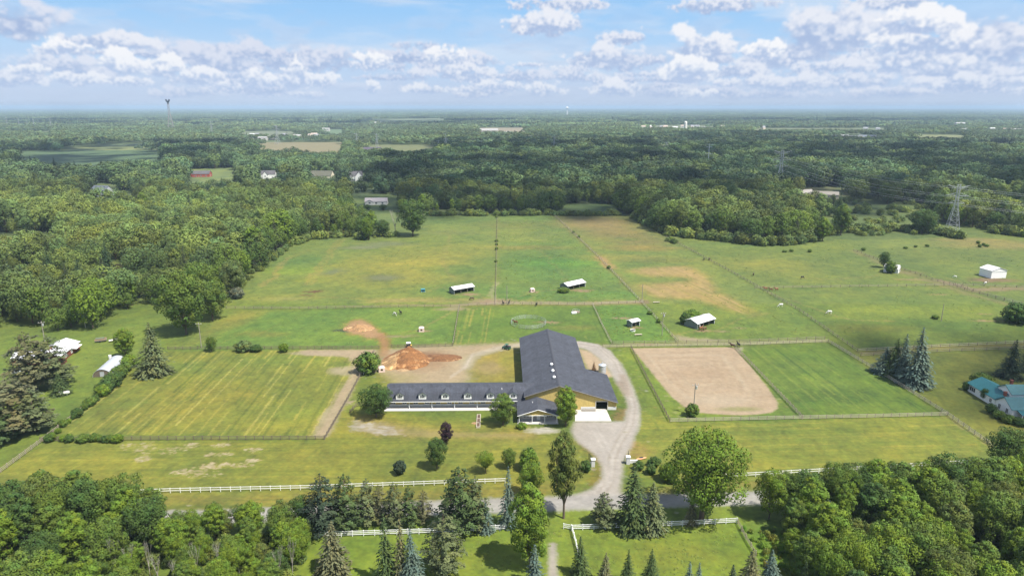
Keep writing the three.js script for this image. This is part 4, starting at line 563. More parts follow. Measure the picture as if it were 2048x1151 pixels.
for (const [k, m, l, x, z, h, r, v] of [
  ['broad', NEEDLE.pine, 'big garden pine beside the hoop greenhouse', -124.7, -222.1, 18.8, 6.7, 0], ['pine', NEEDLE.olive, 'wide pine in front of the red farmhouse, left', -157, -209.1, 20.1, 9.1, 1], ['pine', NEEDLE.pine, 'wide pine in front of the red farmhouse, right', -152, -211.6, 18.3, 7, 2], ['broad', NEEDLE.green, 'small dark fir below the farmhouse pines', -146.4, -205, 8, 3.4, 0], ['pine', NEEDLE.olive, 'pine at the left edge above the diagonal fence', -141.7, -177, 17.1, 9.4, 0], ['pine', NEEDLE.pine, 'second pine at the left edge above the fence corner', -136.7, -178.9, 13.4, 6, 2], ['pine', NEEDLE.green, 'pine cut by the left edge', -142, -170.5, 13.4, 5.5, 1],
]) plant(k, PI, l, 'pine', x, z, h, r, m, undefined, v);
for (const [l, x, z, h, r] of [['bare grey dead tree beside the large pasture tree', -84.9, -488.8, 21.1, 6.1], ['bare dead tree standing in the left thicket', -77.9, -115.1, 11.2, 1.9], ['second bare dead tree in the left thicket', -74.6, -114.3, 9.8, 1.6], ['leaning bare dead tree in the left thicket', -68.7, -113.6, 7.8, 1.9], ['bare trunked snag right in the left thicket', -56.7, -114.3, 11.2, 1.5], ['bare snag at the right end of the left thicket', -45.2, -113.6, 10, 1.6], ['bare dead tree with forked top in the left thicket', -61.9, -115.1, 9.9, 1.5], ['thin bare snag before the bright tree, left thicket', -72, -116.5, 9.3, 1.3], ['thin grey snag at the middle of the left thicket', -53.6, -115.3, 8.8, 1.4], ['slim dead trunk near the right end of the left thicket', -43.6, -116.5, 10.2, 1.1], ['broken grey snag low in the left thicket', -64.9, -112.2, 8, 1.4], ['pale dead tree among the bottom right thicket', 72.4, -115.1, 13.4, 1.7], ['thin dead tree in the left woods above the farmhouse', -180.1, -274, 12.5, 2.5]]) plant('bare', 'dead_tree', l, 'dead tree', x, z, h, r, null, undefined, Math.round(x) & 1);
// hedge shrubs along the diagonal fence and the paddock corner
{
  setSeed(404);
  const runs = [[[-136.6, -229.2], [-131.9, -202.3], 9, 4.2], [[-131.9, -201.1], [-130, -177], 10, 2.4], [[-130.4, -172.8], [-109.2, -172.8], 12, 2.1], [[111, -456.9], [109.7, -469.5], 3, 3]];
  const lab = ['leafy shrub in the hedge beside the hoop greenhouse', 'low shrub on the diagonal fence below the hoop greenhouse', 'low shrub on the corner of the dark paddock fence', 'shrub on the fence at the far end of the hay field'];
  runs.forEach(([a, b, n, h], k) => { for (let i = 0; i < n; i++) { const t = (i + R(0, 0.8)) / n, s = h * R(0.55, 1.15); plant('bush', SH, lab[k], 'shrub', lerp(a[0], b[0], t) + R(-.6, .6), lerp(a[1], b[1], t) + R(-.6, .6), s, s * R(0.55, 0.75), pick([LEAF.mid, LEAF.bright, LEAF.deep]), lab[k].replace('shrub', 'shrubs'), i); } });
  for (const [x, z] of [[-13, -569.8], [-10.7, -464], [-10.4, -451.7], [-10.1, -436.7], [-9.6, -399.6], [45.5, -499], [47.7, -479], [55.8, -382.6], [62, -293.4], [63.4, -280.9]]) plant('bush', SH, 'small dark bush on a far pasture fence line', 'shrub', x, z, R(1.2, 1.9), R(1, 1.5), LEAF.mid, 'bushes on the pasture fence lines', 0);
  for (const [x, z] of [[179.8, -430.3], [175, -428.8], [268.2, -444.9], [276.8, -446.6], [258.8, -439.9], [317.6, -456.9], [316.7, -450], [316.8, -446.6], [310.7, -444.9], [227.7, -433.5], [186.4, -286.6], [191, -428.8]]) plant('bush', SH, 'small dark bush dotted on the right pasture', 'shrub', x, z, R(1.3, 2.2), R(1.1, 1.7), LEAF.mid, 'bushes dotted on the right pasture', 1);
}
console.log('planted done');

// ---------------------------------------------------------------- woods
const MID = {   // trees of the woods beyond the pastures (unit height 10)
  a: [31, 32, 33, 34].map((s) => leafyTree({ h: 10, r: 3.7, base: 1.4, clumps: 20, n: 1900, size: 0.27, seed: s, trunkR: 0.16, open: 0.08, vary: 0.4 })),
  b: [35, 36, 37].map((s) => leafyTree({ h: 10, r: 2.8, base: 1.4, clumps: 18, n: 1600, size: 0.27, open: 0.08, vary: 0.4, shape: 'oval', seed: s, trunkR: 0.15 })),
};
MID.c = [38].map((s) => leafyTree({ h: 10, r: 4.3, base: 1.2, clumps: 11, n: 1900, size: 0.28, seed: s, trunkR: 0.18, open: 0.05, vary: 0.4 }));
MID.d = [39].map((s) => leafyTree({ h: 10, r: 3.3, base: 1.2, clumps: 46, n: 2300, size: 0.21, seed: s, trunkR: 0.16, open: 0.15, vary: 0.6 }));
MID.e = [40].map((s) => leafyTree({ h: 11.5, r: 2.0, base: 1.0, clumps: 24, n: 1500, size: 0.24, shape: 'oval', seed: s, trunkR: 0.14, open: 0.1, vary: 0.5 }));
const MIDALL = [...MID.a, ...MID.b, ...MID.c, ...MID.d, ...MID.e];
const LEAVES = [LEAF.mid, LEAF.deep, LEAF.mid, LEAF.bright, LEAF.olive, LEAF.deep];
function woodTree(u, label, group, x, z, h, w, leaf) {
  const o = thing(DT, label, 'tree', x, z, rnd() * 6.28, group); o.scale.set(h / 10 * w, h / 10, h / 10 * w);
  part(o, 'trunk', u.trunk, barkMat); part(o, 'crown', u.crown, leaf); return o;
}
const TONE = (m) => ({ mid: 'mid green', deep: 'dark green', bright: 'bright green', olive: 'olive green', yellow: 'yellow green' }[Object.keys(LEAF).find((k) => LEAF[k] === m)]);
const ROW = (z) => (z < -128 ? 'along the road side' : z < -117 ? 'in the middle' : 'at the bottom edge');
// -- thickets at the bottom corners: every tree its own
function thicket(poly, step, heights, label, group, seed, skip, low) {
  setSeed(seed); const xs = poly.map((p) => p[0]), zs = poly.map((p) => p[1]); let n = 0;
  for (let z = Math.max(...zs); z > Math.min(...zs); z -= step) for (let x = Math.min(...xs); x < Math.max(...xs); x += step) {
    const px = x + R(-.42, .42) * step, pz = z + R(-.42, .42) * step, h = R(...heights) * (rnd() < 0.12 ? 0.7 : 1) * (low ? low(px) : 1), k = rnd(), v = Math.floor(rnd() * 3), leaf = pick([LEAF.mid, LEAF.deep, LEAF.bright, LEAF.mid, LEAF.bright, LEAF.yellow, LEAF.bright, LEAF.olive]), w = R(0.34, 0.46);
    if (!inside(poly, px, pz) || (skip && skip(px, pz))) continue;
    const nm = label(k < 0.45 ? 'slender' : k < 0.8 ? 'broad' : k < 0.92 ? 'spreading' : 'feathery', TONE(leaf), pz); plant(k < 0.45 ? 'oval' : k < 0.8 ? 'round' : k < 0.92 ? 'vase' : 'feather', DT, nm, 'tree', px, pz, h, h * w * (k < 0.45 ? 0.85 : k < 0.92 ? 1 : 0.7), leaf, nm.replace(' tree ', ' trees '), v); n++;
  }
  return n;
}
const T1 = thicket([[53.5,-134.8], [70.2,-137.2], [84.8,-138.8], [102.1,-140.8], [125.3,-143.7], [136.9,-143.3], [116.2,-101.8], [55.7,-101.8], [57.9,-118.1]], 5.6, [9, 15], (s, t, z) => `${s} ${t} tree ${ROW(z)} of the lower right thicket`, '', 900);
const T2 = thicket([[-129.9,-131.1], [-106.3,-131.8], [-85.1,-131.5], [-66.3,-131.1], [-50.8,-130.7], [-43.3,-129.3], [-40.7,-116.5], [-35.9,-101.8], [-112.5,-101.8]], 5.7, [8.5, 14.5], (s, t, z) => `${s} ${t} tree ${ROW(z)} of the lower left thicket`, '', 901, (x, z) => z > -122 && x < -70 && rnd() < 0.3, (x) => lerp(1, 0.68, smooth(-82, -70, x)));
thicket([[-73.1,-129.3], [-43.3,-129.3], [-35.9,-101.8], [-60.9,-101.8]], 5.4, [5, 8.5], (s, t, z) => `low ${s} ${t} tree ${ROW(z)} of the lower left thicket`, '', 902);
for (const [x, z, h] of [[-104.6, -134.3, 13], [-108.7, -132.9, 12], [-96.2, -134.3, 13.5], [-92.8, -133.3, 11], [-87.5, -133.7, 10], [-79.5, -133.3, 10]]) plant('oval', DT, 'tall slender tree overtopping the lower left thicket', 'tree', x, z, h, h * 0.38, pick([LEAF.mid, LEAF.deep]), 'tall slender trees overtopping the lower left thicket', 1);
setSeed(31337);
for (let x = 0; x < 15; x++) { const [ax, az] = [57.3, -136], [bx, bz] = [124.4, -142.5], t = x / 14, h = R(10.5, 14) + t * 1.5, l = pick(['bright', 'mid', 'deep', 'mid']); plant(pick(['oval', 'round', 'vase']), DT, `${TONE(LEAF[l])} tree of the row right along the road, lower right`, 'tree', lerp(ax, bx, t) + R(-1.4, 1.4), lerp(az, bz, t) + R(-1, 1), h, h * R(0.34, 0.44), LEAF[l], `${TONE(LEAF[l])} trees of the road row, lower right`, x); }
for (let x = 0; x < 11; x++) { const [ax, az] = [-111.9, -128.9], [bx, bz] = [-45.5, -131.5], t = x / 10, h = t < 0.48 ? R(11.5, 14) : R(5.5, 8.5), l = pick(['bright', 'mid', 'deep', 'mid']); plant(pick(['oval', 'round', 'vase']), DT, `${TONE(LEAF[l])} tree of the row right along the road, lower left`, 'tree', lerp(ax, bx, t) + R(-1.4, 1.4), lerp(az, bz, t) + R(-1, 1), h, h * R(0.34, 0.44), LEAF[l], `${TONE(LEAF[l])} trees of the road row, lower left`, x); }
// bright undergrowth at the foot of the right thicket and low scrub, nobody could count it
function stuffOf(name, label, u, list, leaf) {   // list of [x, z, h, w, tint]
  const g = u.trunk ? mergedTree(u) : u.crown, m = new THREE.InstancedMesh(g, leaf, list.length), q = new THREE.Matrix4(), e = new THREE.Quaternion(), Y = new THREE.Vector3(0, 1, 0), c = new THREE.Color();
  list.forEach(([x, z, h, w, t], i) => { q.compose(new THREE.Vector3(x, 0, z), e.setFromAxisAngle(Y, (i * 2.4) % 6.28), new THREE.Vector3(h / 10 * w, h / 10, h / 10 * w)); m.setMatrixAt(i, q); m.setColorAt(i, c.setRGB(...t)); });
  m.name = name; return m;
}
function mergedTree(u) { const L = new Leaves(), c = u.crown.attributes; L.p = Array.from(c.position.array); L.n = Array.from(c.normal.array); L.c = Array.from(c.color.array); L.i = Array.from(u.crown.index.array); L.mesh(u.trunk, [1.1, 0.5, 1.1]); return L.build(); }
function stuffGroup(name, label) { const o = new THREE.Group(); o.name = numbered(name); o.userData = { kind: 'stuff', label }; scene.add(o); return o; }
const tint = () => { const t = R(0.55, 1.5), h = R(-0.22, 0.14); return [t * (1 + h), t * (1 + h * 0.35), t * (1 - h)]; };
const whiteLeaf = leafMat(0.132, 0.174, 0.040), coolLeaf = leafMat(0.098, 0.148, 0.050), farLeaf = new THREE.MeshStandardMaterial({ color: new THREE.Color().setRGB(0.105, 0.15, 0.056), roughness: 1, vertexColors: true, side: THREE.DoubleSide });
const scrubUnit = [41, 42].map((s) => leafyTree({ h: 10, r: 6.5, base: 0.2, clumps: 16, n: 420, size: 1.0, seed: s, trunkR: 0.2 }));
{
  const o = stuffGroup('undergrowth', 'bright low undergrowth beside the lower right thicket'); setSeed(55); const A = [], B = [], bed = [[50.6,-132.9], [56.8,-131.5], [64.7,-124.5], [62.9,-109.4], [50.6,-109.4], [50.9,-121.2]];
  for (let k = 0; k < 900; k++) { const x = R(20, 80), z = R(-140, -105); if (inside(bed, x, z)) (k & 1 ? A : B).push([x, z, R(0.5, 1.6), R(0.6, 1), [1.3 * R(0.8, 1.2), 1.35 * R(0.8, 1.2), 0.8]]); }
  const bed2 = [[-128,-128.8], [-45.7,-128.2], [-37.2,-103], [-113.5,-103]]; for (let k = 0; k < 1500; k++) { const x = R(-120, -30), z = R(-145, -98); if (inside(bed2, x, z)) (k & 1 ? A : B).push([x, z, R(0.6, 2.2), R(0.6, 1), tint()]); }
  const bed3 = [[59,-131.5], [130.2,-135.2], [117.3,-103], [56.2,-103]]; for (let k = 0; k < 1500; k++) { const x = R(40, 130), z = R(-145, -98); if (inside(bed3, x, z)) (k & 1 ? A : B).push([x, z, R(0.6, 2.2), R(0.6, 1), tint()]); }
  o.add(stuffOf('undergrowth_mass', '', scrubUnit[0], A, whiteLeaf), stuffOf('undergrowth_mass', '', scrubUnit[1], B, whiteLeaf));
}
// -- woods behind the pastures
const WOOD_NEAR = [
  [[-321.4,-274], [-202.8,-273.3], [-180.6,-268], [-172.5,-274.6], [-180.5,-301.2], [-166.7,-301.2], [-155.1,-316.3], [-141.2,-323.5], [-144.6,-360], [-150.1,-435.1], [-147.1,-473.3], [-121.2,-488.8], [-107.9,-480.9], [-93.7,-496.9], [-133.2,-556.7], [-145,-589.1], [-661.5,-589.1]],
  [[94.2,-592], [101.4,-577.9], [112.8,-496.9], [134.4,-480.9], [155.8,-469.5], [171.6,-455.1], [198.3,-462.2], [223.6,-488.8], [271.7,-556.7], [290.5,-592]], [[363.7,-592], [600.1,-592], [507.4,-496.9], [376.1,-488.8], [362,-505.3], [353.7,-527.5], [342.8,-541.7]],
];
const HOLES = FAR_FIELDS.map((f) => f[0]).concat([[[-385.6,-492.8], [-331.5,-492.8], [-294.4,-435.1], [-340.2,-431.9]], [[-248.8,-405.1], [-232.1,-408], [-205.5,-360], [-221.3,-360]], [[-172.9,-729.7], [-119.5,-729.7], [-88.1,-544.1], [-130.3,-544.1]], [[-515.3,-838.4], [-483.6,-838.4], [-409,-712.8], [-440.3,-712.8]]]);
const LOWZ = [[[-404.6,-849.8], [-341.1,-861.6], [-273.9,-700.6], [-330.1,-688.8]], [[-323.5,-861.6], [-285.9,-861.6], [-228.1,-688.8], [-260.4,-688.8]], [[-260.8,-861.6], [-213.2,-861.6], [-169.6,-688.8], [-209.9,-688.8]], [[-206.6,-849.8], [-174.9,-861.6], [-144.5,-721.1], [-174.2,-712.8]], [[-448.1,-712.8], [-390.7,-712.8], [-320.8,-589.1], [-372.9,-589.1]], [[269.7,-673.7], [346.3,-673.7], [297.5,-567.1], [232.7,-567.1]], [[-743,-1032], [-524,-1050], [-457,-912], [-649.5,-898.9]], [[-345.8,-435.1], [-292.6,-438.3], [-268.5,-405.1], [-321.1,-402.4]], [[-225.4,-360], [-204.7,-364.6], [-185.2,-330.1], [-204.9,-327.2]]];
const clear = (x, z) => HOLES.some((L) => inside(L, x, z));
{
  setSeed(2024);
  const spots = [];
  for (let z = -255; z > -1500; z -= z > -700 ? 9 : 10) {
    const step = z > -700 ? 9 : 10, wide = 0.82 * -z + 50;
    for (let x = -wide; x < wide; x += step) {
      const px = x + R(-.4, .4) * step, pz = z + R(-.4, .4) * step, h = (rnd() < 0.3 ? R(8, 12) : R(14, 22)) * (1 + 0.34 * ns(noiseA, px / 900, pz / 900)) * (LOWZ.some((L) => inside(L, px, pz)) ? 0.42 : 1), w = R(0.85, 1.3), k = Math.floor(rnd() * 10), t = tint(), big = 1 + 0.42 * ns(noiseB, px / 1500, pz / 1100), sp = ns(noiseC, px / 900, pz / 900) * 0.08; t[0] *= big * (1 + sp); t[1] *= big; t[2] *= big * (1 - sp);
      if (pz > -590 ? !WOOD_NEAR.some((L) => inside(L, px, pz)) : false) continue;
      if (clear(px, pz)) continue;
      if (pz < -600 && ns(noiseB, px / 520, pz / 520) > 0.5) continue;
      spots.push({ x: px, z: pz, h, w, k, t });
    }
  }
  // the 200 that stand at the front of the woods, where one can tell them apart
  const L0 = WOOD_NEAR[0];
  const front = (s) => (s.z > -600 && (!WOOD_NEAR.some((L) => inside(L, s.x, s.z + 12)) || !WOOD_NEAR.some((L) => inside(L, s.x + 11, s.z + 6)))) || (s.z < -584 && s.z > -604 && s.x > -200 && s.x < 130);
  const vis = (s) => Math.abs(s.x) < 0.735 * -s.z;
  const chosen = spots.filter((s) => front(s) && vis(s)).sort((a, b) => b.z - a.z).slice(0, 205); const set = new Set(chosen);
  for (const s of chosen) {
    const right = s.x > 90, back = !right && s.z < -560;
    const tn = (s.h > 19 ? 'tall ' : s.h > 14 ? '' : 'low ') + TONE(LEAVES[s.k % 6]) + ' '; const woodTree2 = (u, l, g, ...r) => woodTree(u, tn + l.replace('broadleaf ', ''), tn + g, ...r);
    woodTree2(MIDALL[s.k], right ? 'broadleaf tree on the front edge of the woods beyond the right pasture' : back ? 'broadleaf tree in the treeline closing the back pastures' : 'broadleaf tree on the front edge of the left woods', right ? 'front trees of the right woods' : back ? 'trees of the back treeline' : 'front trees of the left woods', s.x, s.z, s.h * 0.95, s.w, LEAVES[s.k % 6]);
  }
  const rest = spots.filter((s) => !set.has(s)), o = stuffGroup('woodland', 'unbroken broadleaf woods behind the pastures');
  const LOWU = [51, 52, 53].map((s) => leafyTree({ h: 10, r: 3.7, base: 1.6, clumps: 14, n: 620, size: 0.5, seed: s, trunkR: 0.2, open: 0.06, vary: 0.35 }));
  for (let k = 0; k < 10; k++) o.add(stuffOf('woodland_mass', '', MIDALL[k], rest.filter((s) => s.k === k && s.z > -720).map((s) => [s.x, s.z, s.h, s.w, s.t]), whiteLeaf));
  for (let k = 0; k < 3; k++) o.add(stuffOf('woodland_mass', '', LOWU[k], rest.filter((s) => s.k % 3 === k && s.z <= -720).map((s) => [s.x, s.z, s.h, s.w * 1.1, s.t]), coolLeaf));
  // scattered conifers among them
  const con = []; for (let k = 0; k < 520; k++) { const z = -R(300, 1300), x = R(-0.8, 0.8) * -z; if ((z > -590 ? WOOD_NEAR.some((L) => inside(L, x, z)) : !clear(x, z))) con.push([x, z, R(13, 21), R(0.9, 1.3), [R(0.6, 0.9), R(0.6, 0.9), R(0.9, 1.2)]]); }
  o.add(stuffOf('woodland_mass', '', UNIT.spruce[0], con, NEEDLE.green));
  // scrub along the wood edges and in the pylon corridor
  const sc = [[], []], edges = [[[[101.4,-577.9], [112,-492.8], [132.4,-473.3], [153.5,-462.2], [169.2,-448.3], [195.4,-455.1], [222,-480.9]], 150, 5], [[[222,-480.9], [253.3,-505.3], [290.8,-505.3], [313.2,-492.8], [318.3,-469.5]], 120, 4.5], [[[356.2,-496.9], [370.3,-480.9], [407.8,-465.9]], 60, 5], [[[-146,-469.5], [-119.4,-480.9], [-106.3,-473.3], [-80.7,-484.8]], 40, 4], [[[-69.4,-580.7], [-14.6,-580.7], [36,-580.7], [92.5,-580.7]], 120, 4], [[[108.9,-465.9], [110.6,-455.1], [111.1,-488.8]], 14, 3], [[[-138.5,-318.1], [-143,-355.6], [-148.1,-428.8], [-145,-465.9]], 40, 3.5], [[[40.2,-580.7], [92.5,-580.7]], 40, 2.5]];
  for (const [L, n, h] of edges) for (let k = 0; k < n; k++) { const i = Math.floor(rnd() * (L.length - 1)), t = rnd(); sc[k & 1].push([lerp(L[i][0], L[i + 1][0], t) + R(-2, 2), lerp(L[i][1], L[i + 1][1], t) - R(-1, 5), R(0.3, 1.35) * h, R(0.7, 1.5), tint()]); }
  const cor = [[312.4,-638.6], [406.5,-662.8], [313.2,-492.8], [220.2,-480.9]]; for (let k = 0; k < 700; k++) { const x = R(200, 420), z = -R(470, 660); if (inside(cor, x, z) && ns(noiseA, x / 120, z / 120) > -0.05) sc[k & 1].push([x, z, R(1.5, 5), R(0.8, 1.3), tint()]); }
  for (let k = 0; k < 500; k++) { const z = -R(470, 640), x = R(1.1, 1.6) * 0.5 * -z; if (WOOD_NEAR[2] && inside(WOOD_NEAR[2], x, z + 8)) sc[k & 1].push([x, z, R(2, 5), 1, tint()]); }
  const s2 = stuffGroup('scrub', 'low scrub along the edge of the woods and under the power line'); s2.add(stuffOf('scrub_mass', '', scrubUnit[0], sc[0], whiteLeaf), stuffOf('scrub_mass', '', scrubUnit[1], sc[1], whiteLeaf));
  plant('round', DT, 'big rounded tree left of the near power pylon', 'tree', 302.7, -496.9, 18.5, 12.1, LEAF.deep, undefined, 1);
  plant('oval', DT, 'tall leafy tree at the corner of the power line clearing', 'tree', 238.9, -488.8, 23.6, 7.9, LEAF.mid, undefined, 1);
  plant('oval', DT, 'light green tree left of the tall corner tree', 'tree', 215.4, -465.9, 17.5, 6.9, LEAF.bright, undefined, 2);
}
// -- the far woods, out to the horizon
{
  const o = stuffGroup('distant_woods', 'woods and groves of the plain out to the horizon');
  const patch = (seed, side, n, sprays, size, hmin, hmax, rr) => { setSeed(seed); const L = new Leaves();
    for (let k = 0; k < n; k++) { const cx = R(-.5, .5) * side, cz = R(-.5, .5) * side, h = R(hmin, hmax), r = R(0.7, 1.25) * rr, t = R(0.72, 1.28), hu = R(-.14, .16);
      for (let s = 0; s < sprays; s++) { const d = ball(); d[1] = Math.abs(d[1]) * 1.2 - 0.35; const q = R(0.8, 1.1), m = t * R(0.85, 1.15); L.add(cx + d[0] * r * q, Math.max(0.5, h * 0.58 + d[1] * h * 0.4 * q), cz + d[2] * r * q, d[0] + R(-.4, .4), d[1] + 0.3, d[2] + R(-.4, .4), size * R(0.7, 1.3), [m * (1 + hu), m, m * (1 - hu)], 1, null); } }
    return { crown: L.build() }; };
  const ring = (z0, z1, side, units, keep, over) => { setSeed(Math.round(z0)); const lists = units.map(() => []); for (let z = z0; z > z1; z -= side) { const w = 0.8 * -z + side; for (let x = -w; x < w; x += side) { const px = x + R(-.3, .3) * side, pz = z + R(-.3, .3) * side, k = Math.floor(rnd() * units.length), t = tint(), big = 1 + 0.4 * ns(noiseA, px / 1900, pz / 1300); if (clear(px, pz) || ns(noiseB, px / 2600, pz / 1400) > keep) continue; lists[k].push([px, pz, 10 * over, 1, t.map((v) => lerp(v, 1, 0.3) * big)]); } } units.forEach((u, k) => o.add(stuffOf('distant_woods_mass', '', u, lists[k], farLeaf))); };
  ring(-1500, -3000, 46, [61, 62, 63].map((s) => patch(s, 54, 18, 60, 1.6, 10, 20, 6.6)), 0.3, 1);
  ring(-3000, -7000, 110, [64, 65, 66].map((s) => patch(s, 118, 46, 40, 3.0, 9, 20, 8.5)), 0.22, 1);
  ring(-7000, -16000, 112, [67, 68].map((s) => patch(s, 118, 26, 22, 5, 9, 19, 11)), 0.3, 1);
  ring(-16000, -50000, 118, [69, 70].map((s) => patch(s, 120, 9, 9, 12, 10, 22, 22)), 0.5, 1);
}
console.log('woods done', T1, T2);

// ---------------------------------------------------------------- buildings
function boardTexture(seed, r, g, b, per, dark = 0.82) {   // upright boards: per boards in a tile
  return grainTexture(seed, 256, (u, v) => { const k = u * per, f = k - Math.floor(k), n = ns(noiseA, Math.floor(k) * 0.137 + 0.02 * u, v * 0.5) * 0.06 + ns(noiseC, u, v * 0.3) * 0.05, m = 1 + n; const e = f < 0.07 ? dark : 1; return [r * m * e, g * m * e, b * m * e]; });
}
const texMat = (t, roughness = 0.85, rep = 1) => { t.repeat.set(rep, rep); return new THREE.MeshStandardMaterial({ map: t, roughness, side: THREE.DoubleSide }); };
const shingle = (seed, r, g, b) => texMat(grainTexture(seed, 512, (u, v) => { const row = Math.floor(v * 44), k = u * 26 + (row % 2) * 0.5, c = Math.floor(k), h = ns(noiseC, c * 0.173, row * 0.117) * 0.1 + ns(noiseA, u, v) * 0.12 + ns(noiseB, u * 4, v) * 0.08, e = v * 44 - row < 0.16 ? 0.88 : 1, m = (1 + h) * e; return [r * m, g * m, b * m]; }), 0.9, 0.085);
const ROOF = shingle(71, 0.25, 0.262, 0.296), YELLOW = texMat(boardTexture(72, 0.76, 0.67, 0.40, 10, 0.84), 0.8, 1 / 3), WHITE = std(0.78, 0.78, 0.76, 0.7), CREAM = std(0.62, 0.6, 0.55, 0.8), DARK = std(0.02, 0.022, 0.026, 0.5), GREYWALL = texMat(boardTexture(73, 0.42, 0.46, 0.44, 12, 0.8), 0.8, 1 / 3), METAL = std(0.62, 0.64, 0.66, 0.45, { metalness: 0.6 }), WOOD = std(0.3, 0.21, 0.13, 0.9), GREYWOOD = std(0.27, 0.24, 0.2, 0.95), CONCRETE = std(0.5, 0.48, 0.45, 0.9);
const GLASS = new THREE.MeshPhysicalMaterial({ color: new THREE.Color().setRGB(0.03, 0.04, 0.05), roughness: 0.05, metalness: 0, specularIntensity: 1 });
const WHITEROOF = texMat(grainTexture(74, 128, (u, v) => { const m = 0.84 + ns(noiseA, u, v) * 0.04 - (((u * 12) % 1) < 0.1 ? 0.1 : 0); return [m, m, m * 1.01]; }), 0.55, 0.2), TEAL = texMat(grainTexture(75, 128, (u, v) => { const m = 1 + ns(noiseA, u, v) * 0.07 - (((u * 10) % 1) < 0.12 ? 0.14 : 0); return [0.17 * m, 0.42 * m, 0.44 * m]; }), 0.5, 0.25), BRICK = texMat(grainTexture(76, 256, (u, v) => { const r = Math.floor(v * 24), k = u * 12 + (r % 2) * 0.5, m = (0.9 + ns(noiseC, Math.floor(k) * 0.31, r * 0.17) * 0.25) * (v * 24 - r < 0.15 || k % 1 < 0.08 ? 1.2 : 1); return [0.5 * m, 0.27 * m, 0.21 * m]; }), 0.9, 0.5), GREYROOF = shingle(77, 0.36, 0.35, 0.36), BROWNROOF = shingle(78, 0.4, 0.34, 0.3);
// wall with openings: outline and holes in its own plane (u along, v up), thickness t
function wallGeo(outline, holes, t) { const s = new THREE.Shape(outline.map(([a, b]) => new THREE.Vector2(a, b))); for (const h of holes) s.holes.push(new THREE.Path(h.map(([a, b]) => new THREE.Vector2(a, b)))); return new THREE.ExtrudeGeometry(s, { depth: t, bevelEnabled: false }); }
const rect = (x0, y0, x1, y1) => [[x0, y0], [x1, y0], [x1, y1], [x0, y1]];
// roof slope between two lines, thickness t: pts counter-clockwise from above
const roofPart = (p, name, pts, m, t = 0.18) => part(p, name, slab(pts, t), m);
function windowPart(p, w, h, x, y, z, ry = 0, panes = 2, frame = WHITE) {   // frame with real glass panes set back in it
  const o = part(p, 'window', join([at(box(w + 0.2, 0.1, 0.12, false), 0, h + 0.05, 0), at(box(w + 0.26, 0.1, 0.16, false), 0, -0.05, 0.02), at(box(0.1, h, 0.12, false), -w / 2 - 0.05, h / 2, 0), at(box(0.1, h, 0.12, false), w / 2 + 0.05, h / 2, 0), ...Array.from({ length: panes - 1 }, (_, k) => at(box(0.07, h, 0.1, false), -w / 2 + w * (k + 1) / panes, h / 2, 0))]), frame, x, y, z, ry);
  for (let k = 0; k < panes; k++) part(o, 'pane', box(w / panes - 0.05, h - 0.02, 0.02), GLASS, -w / 2 + w * (k + 0.5) / panes, 0.01, -0.02); return o;
}
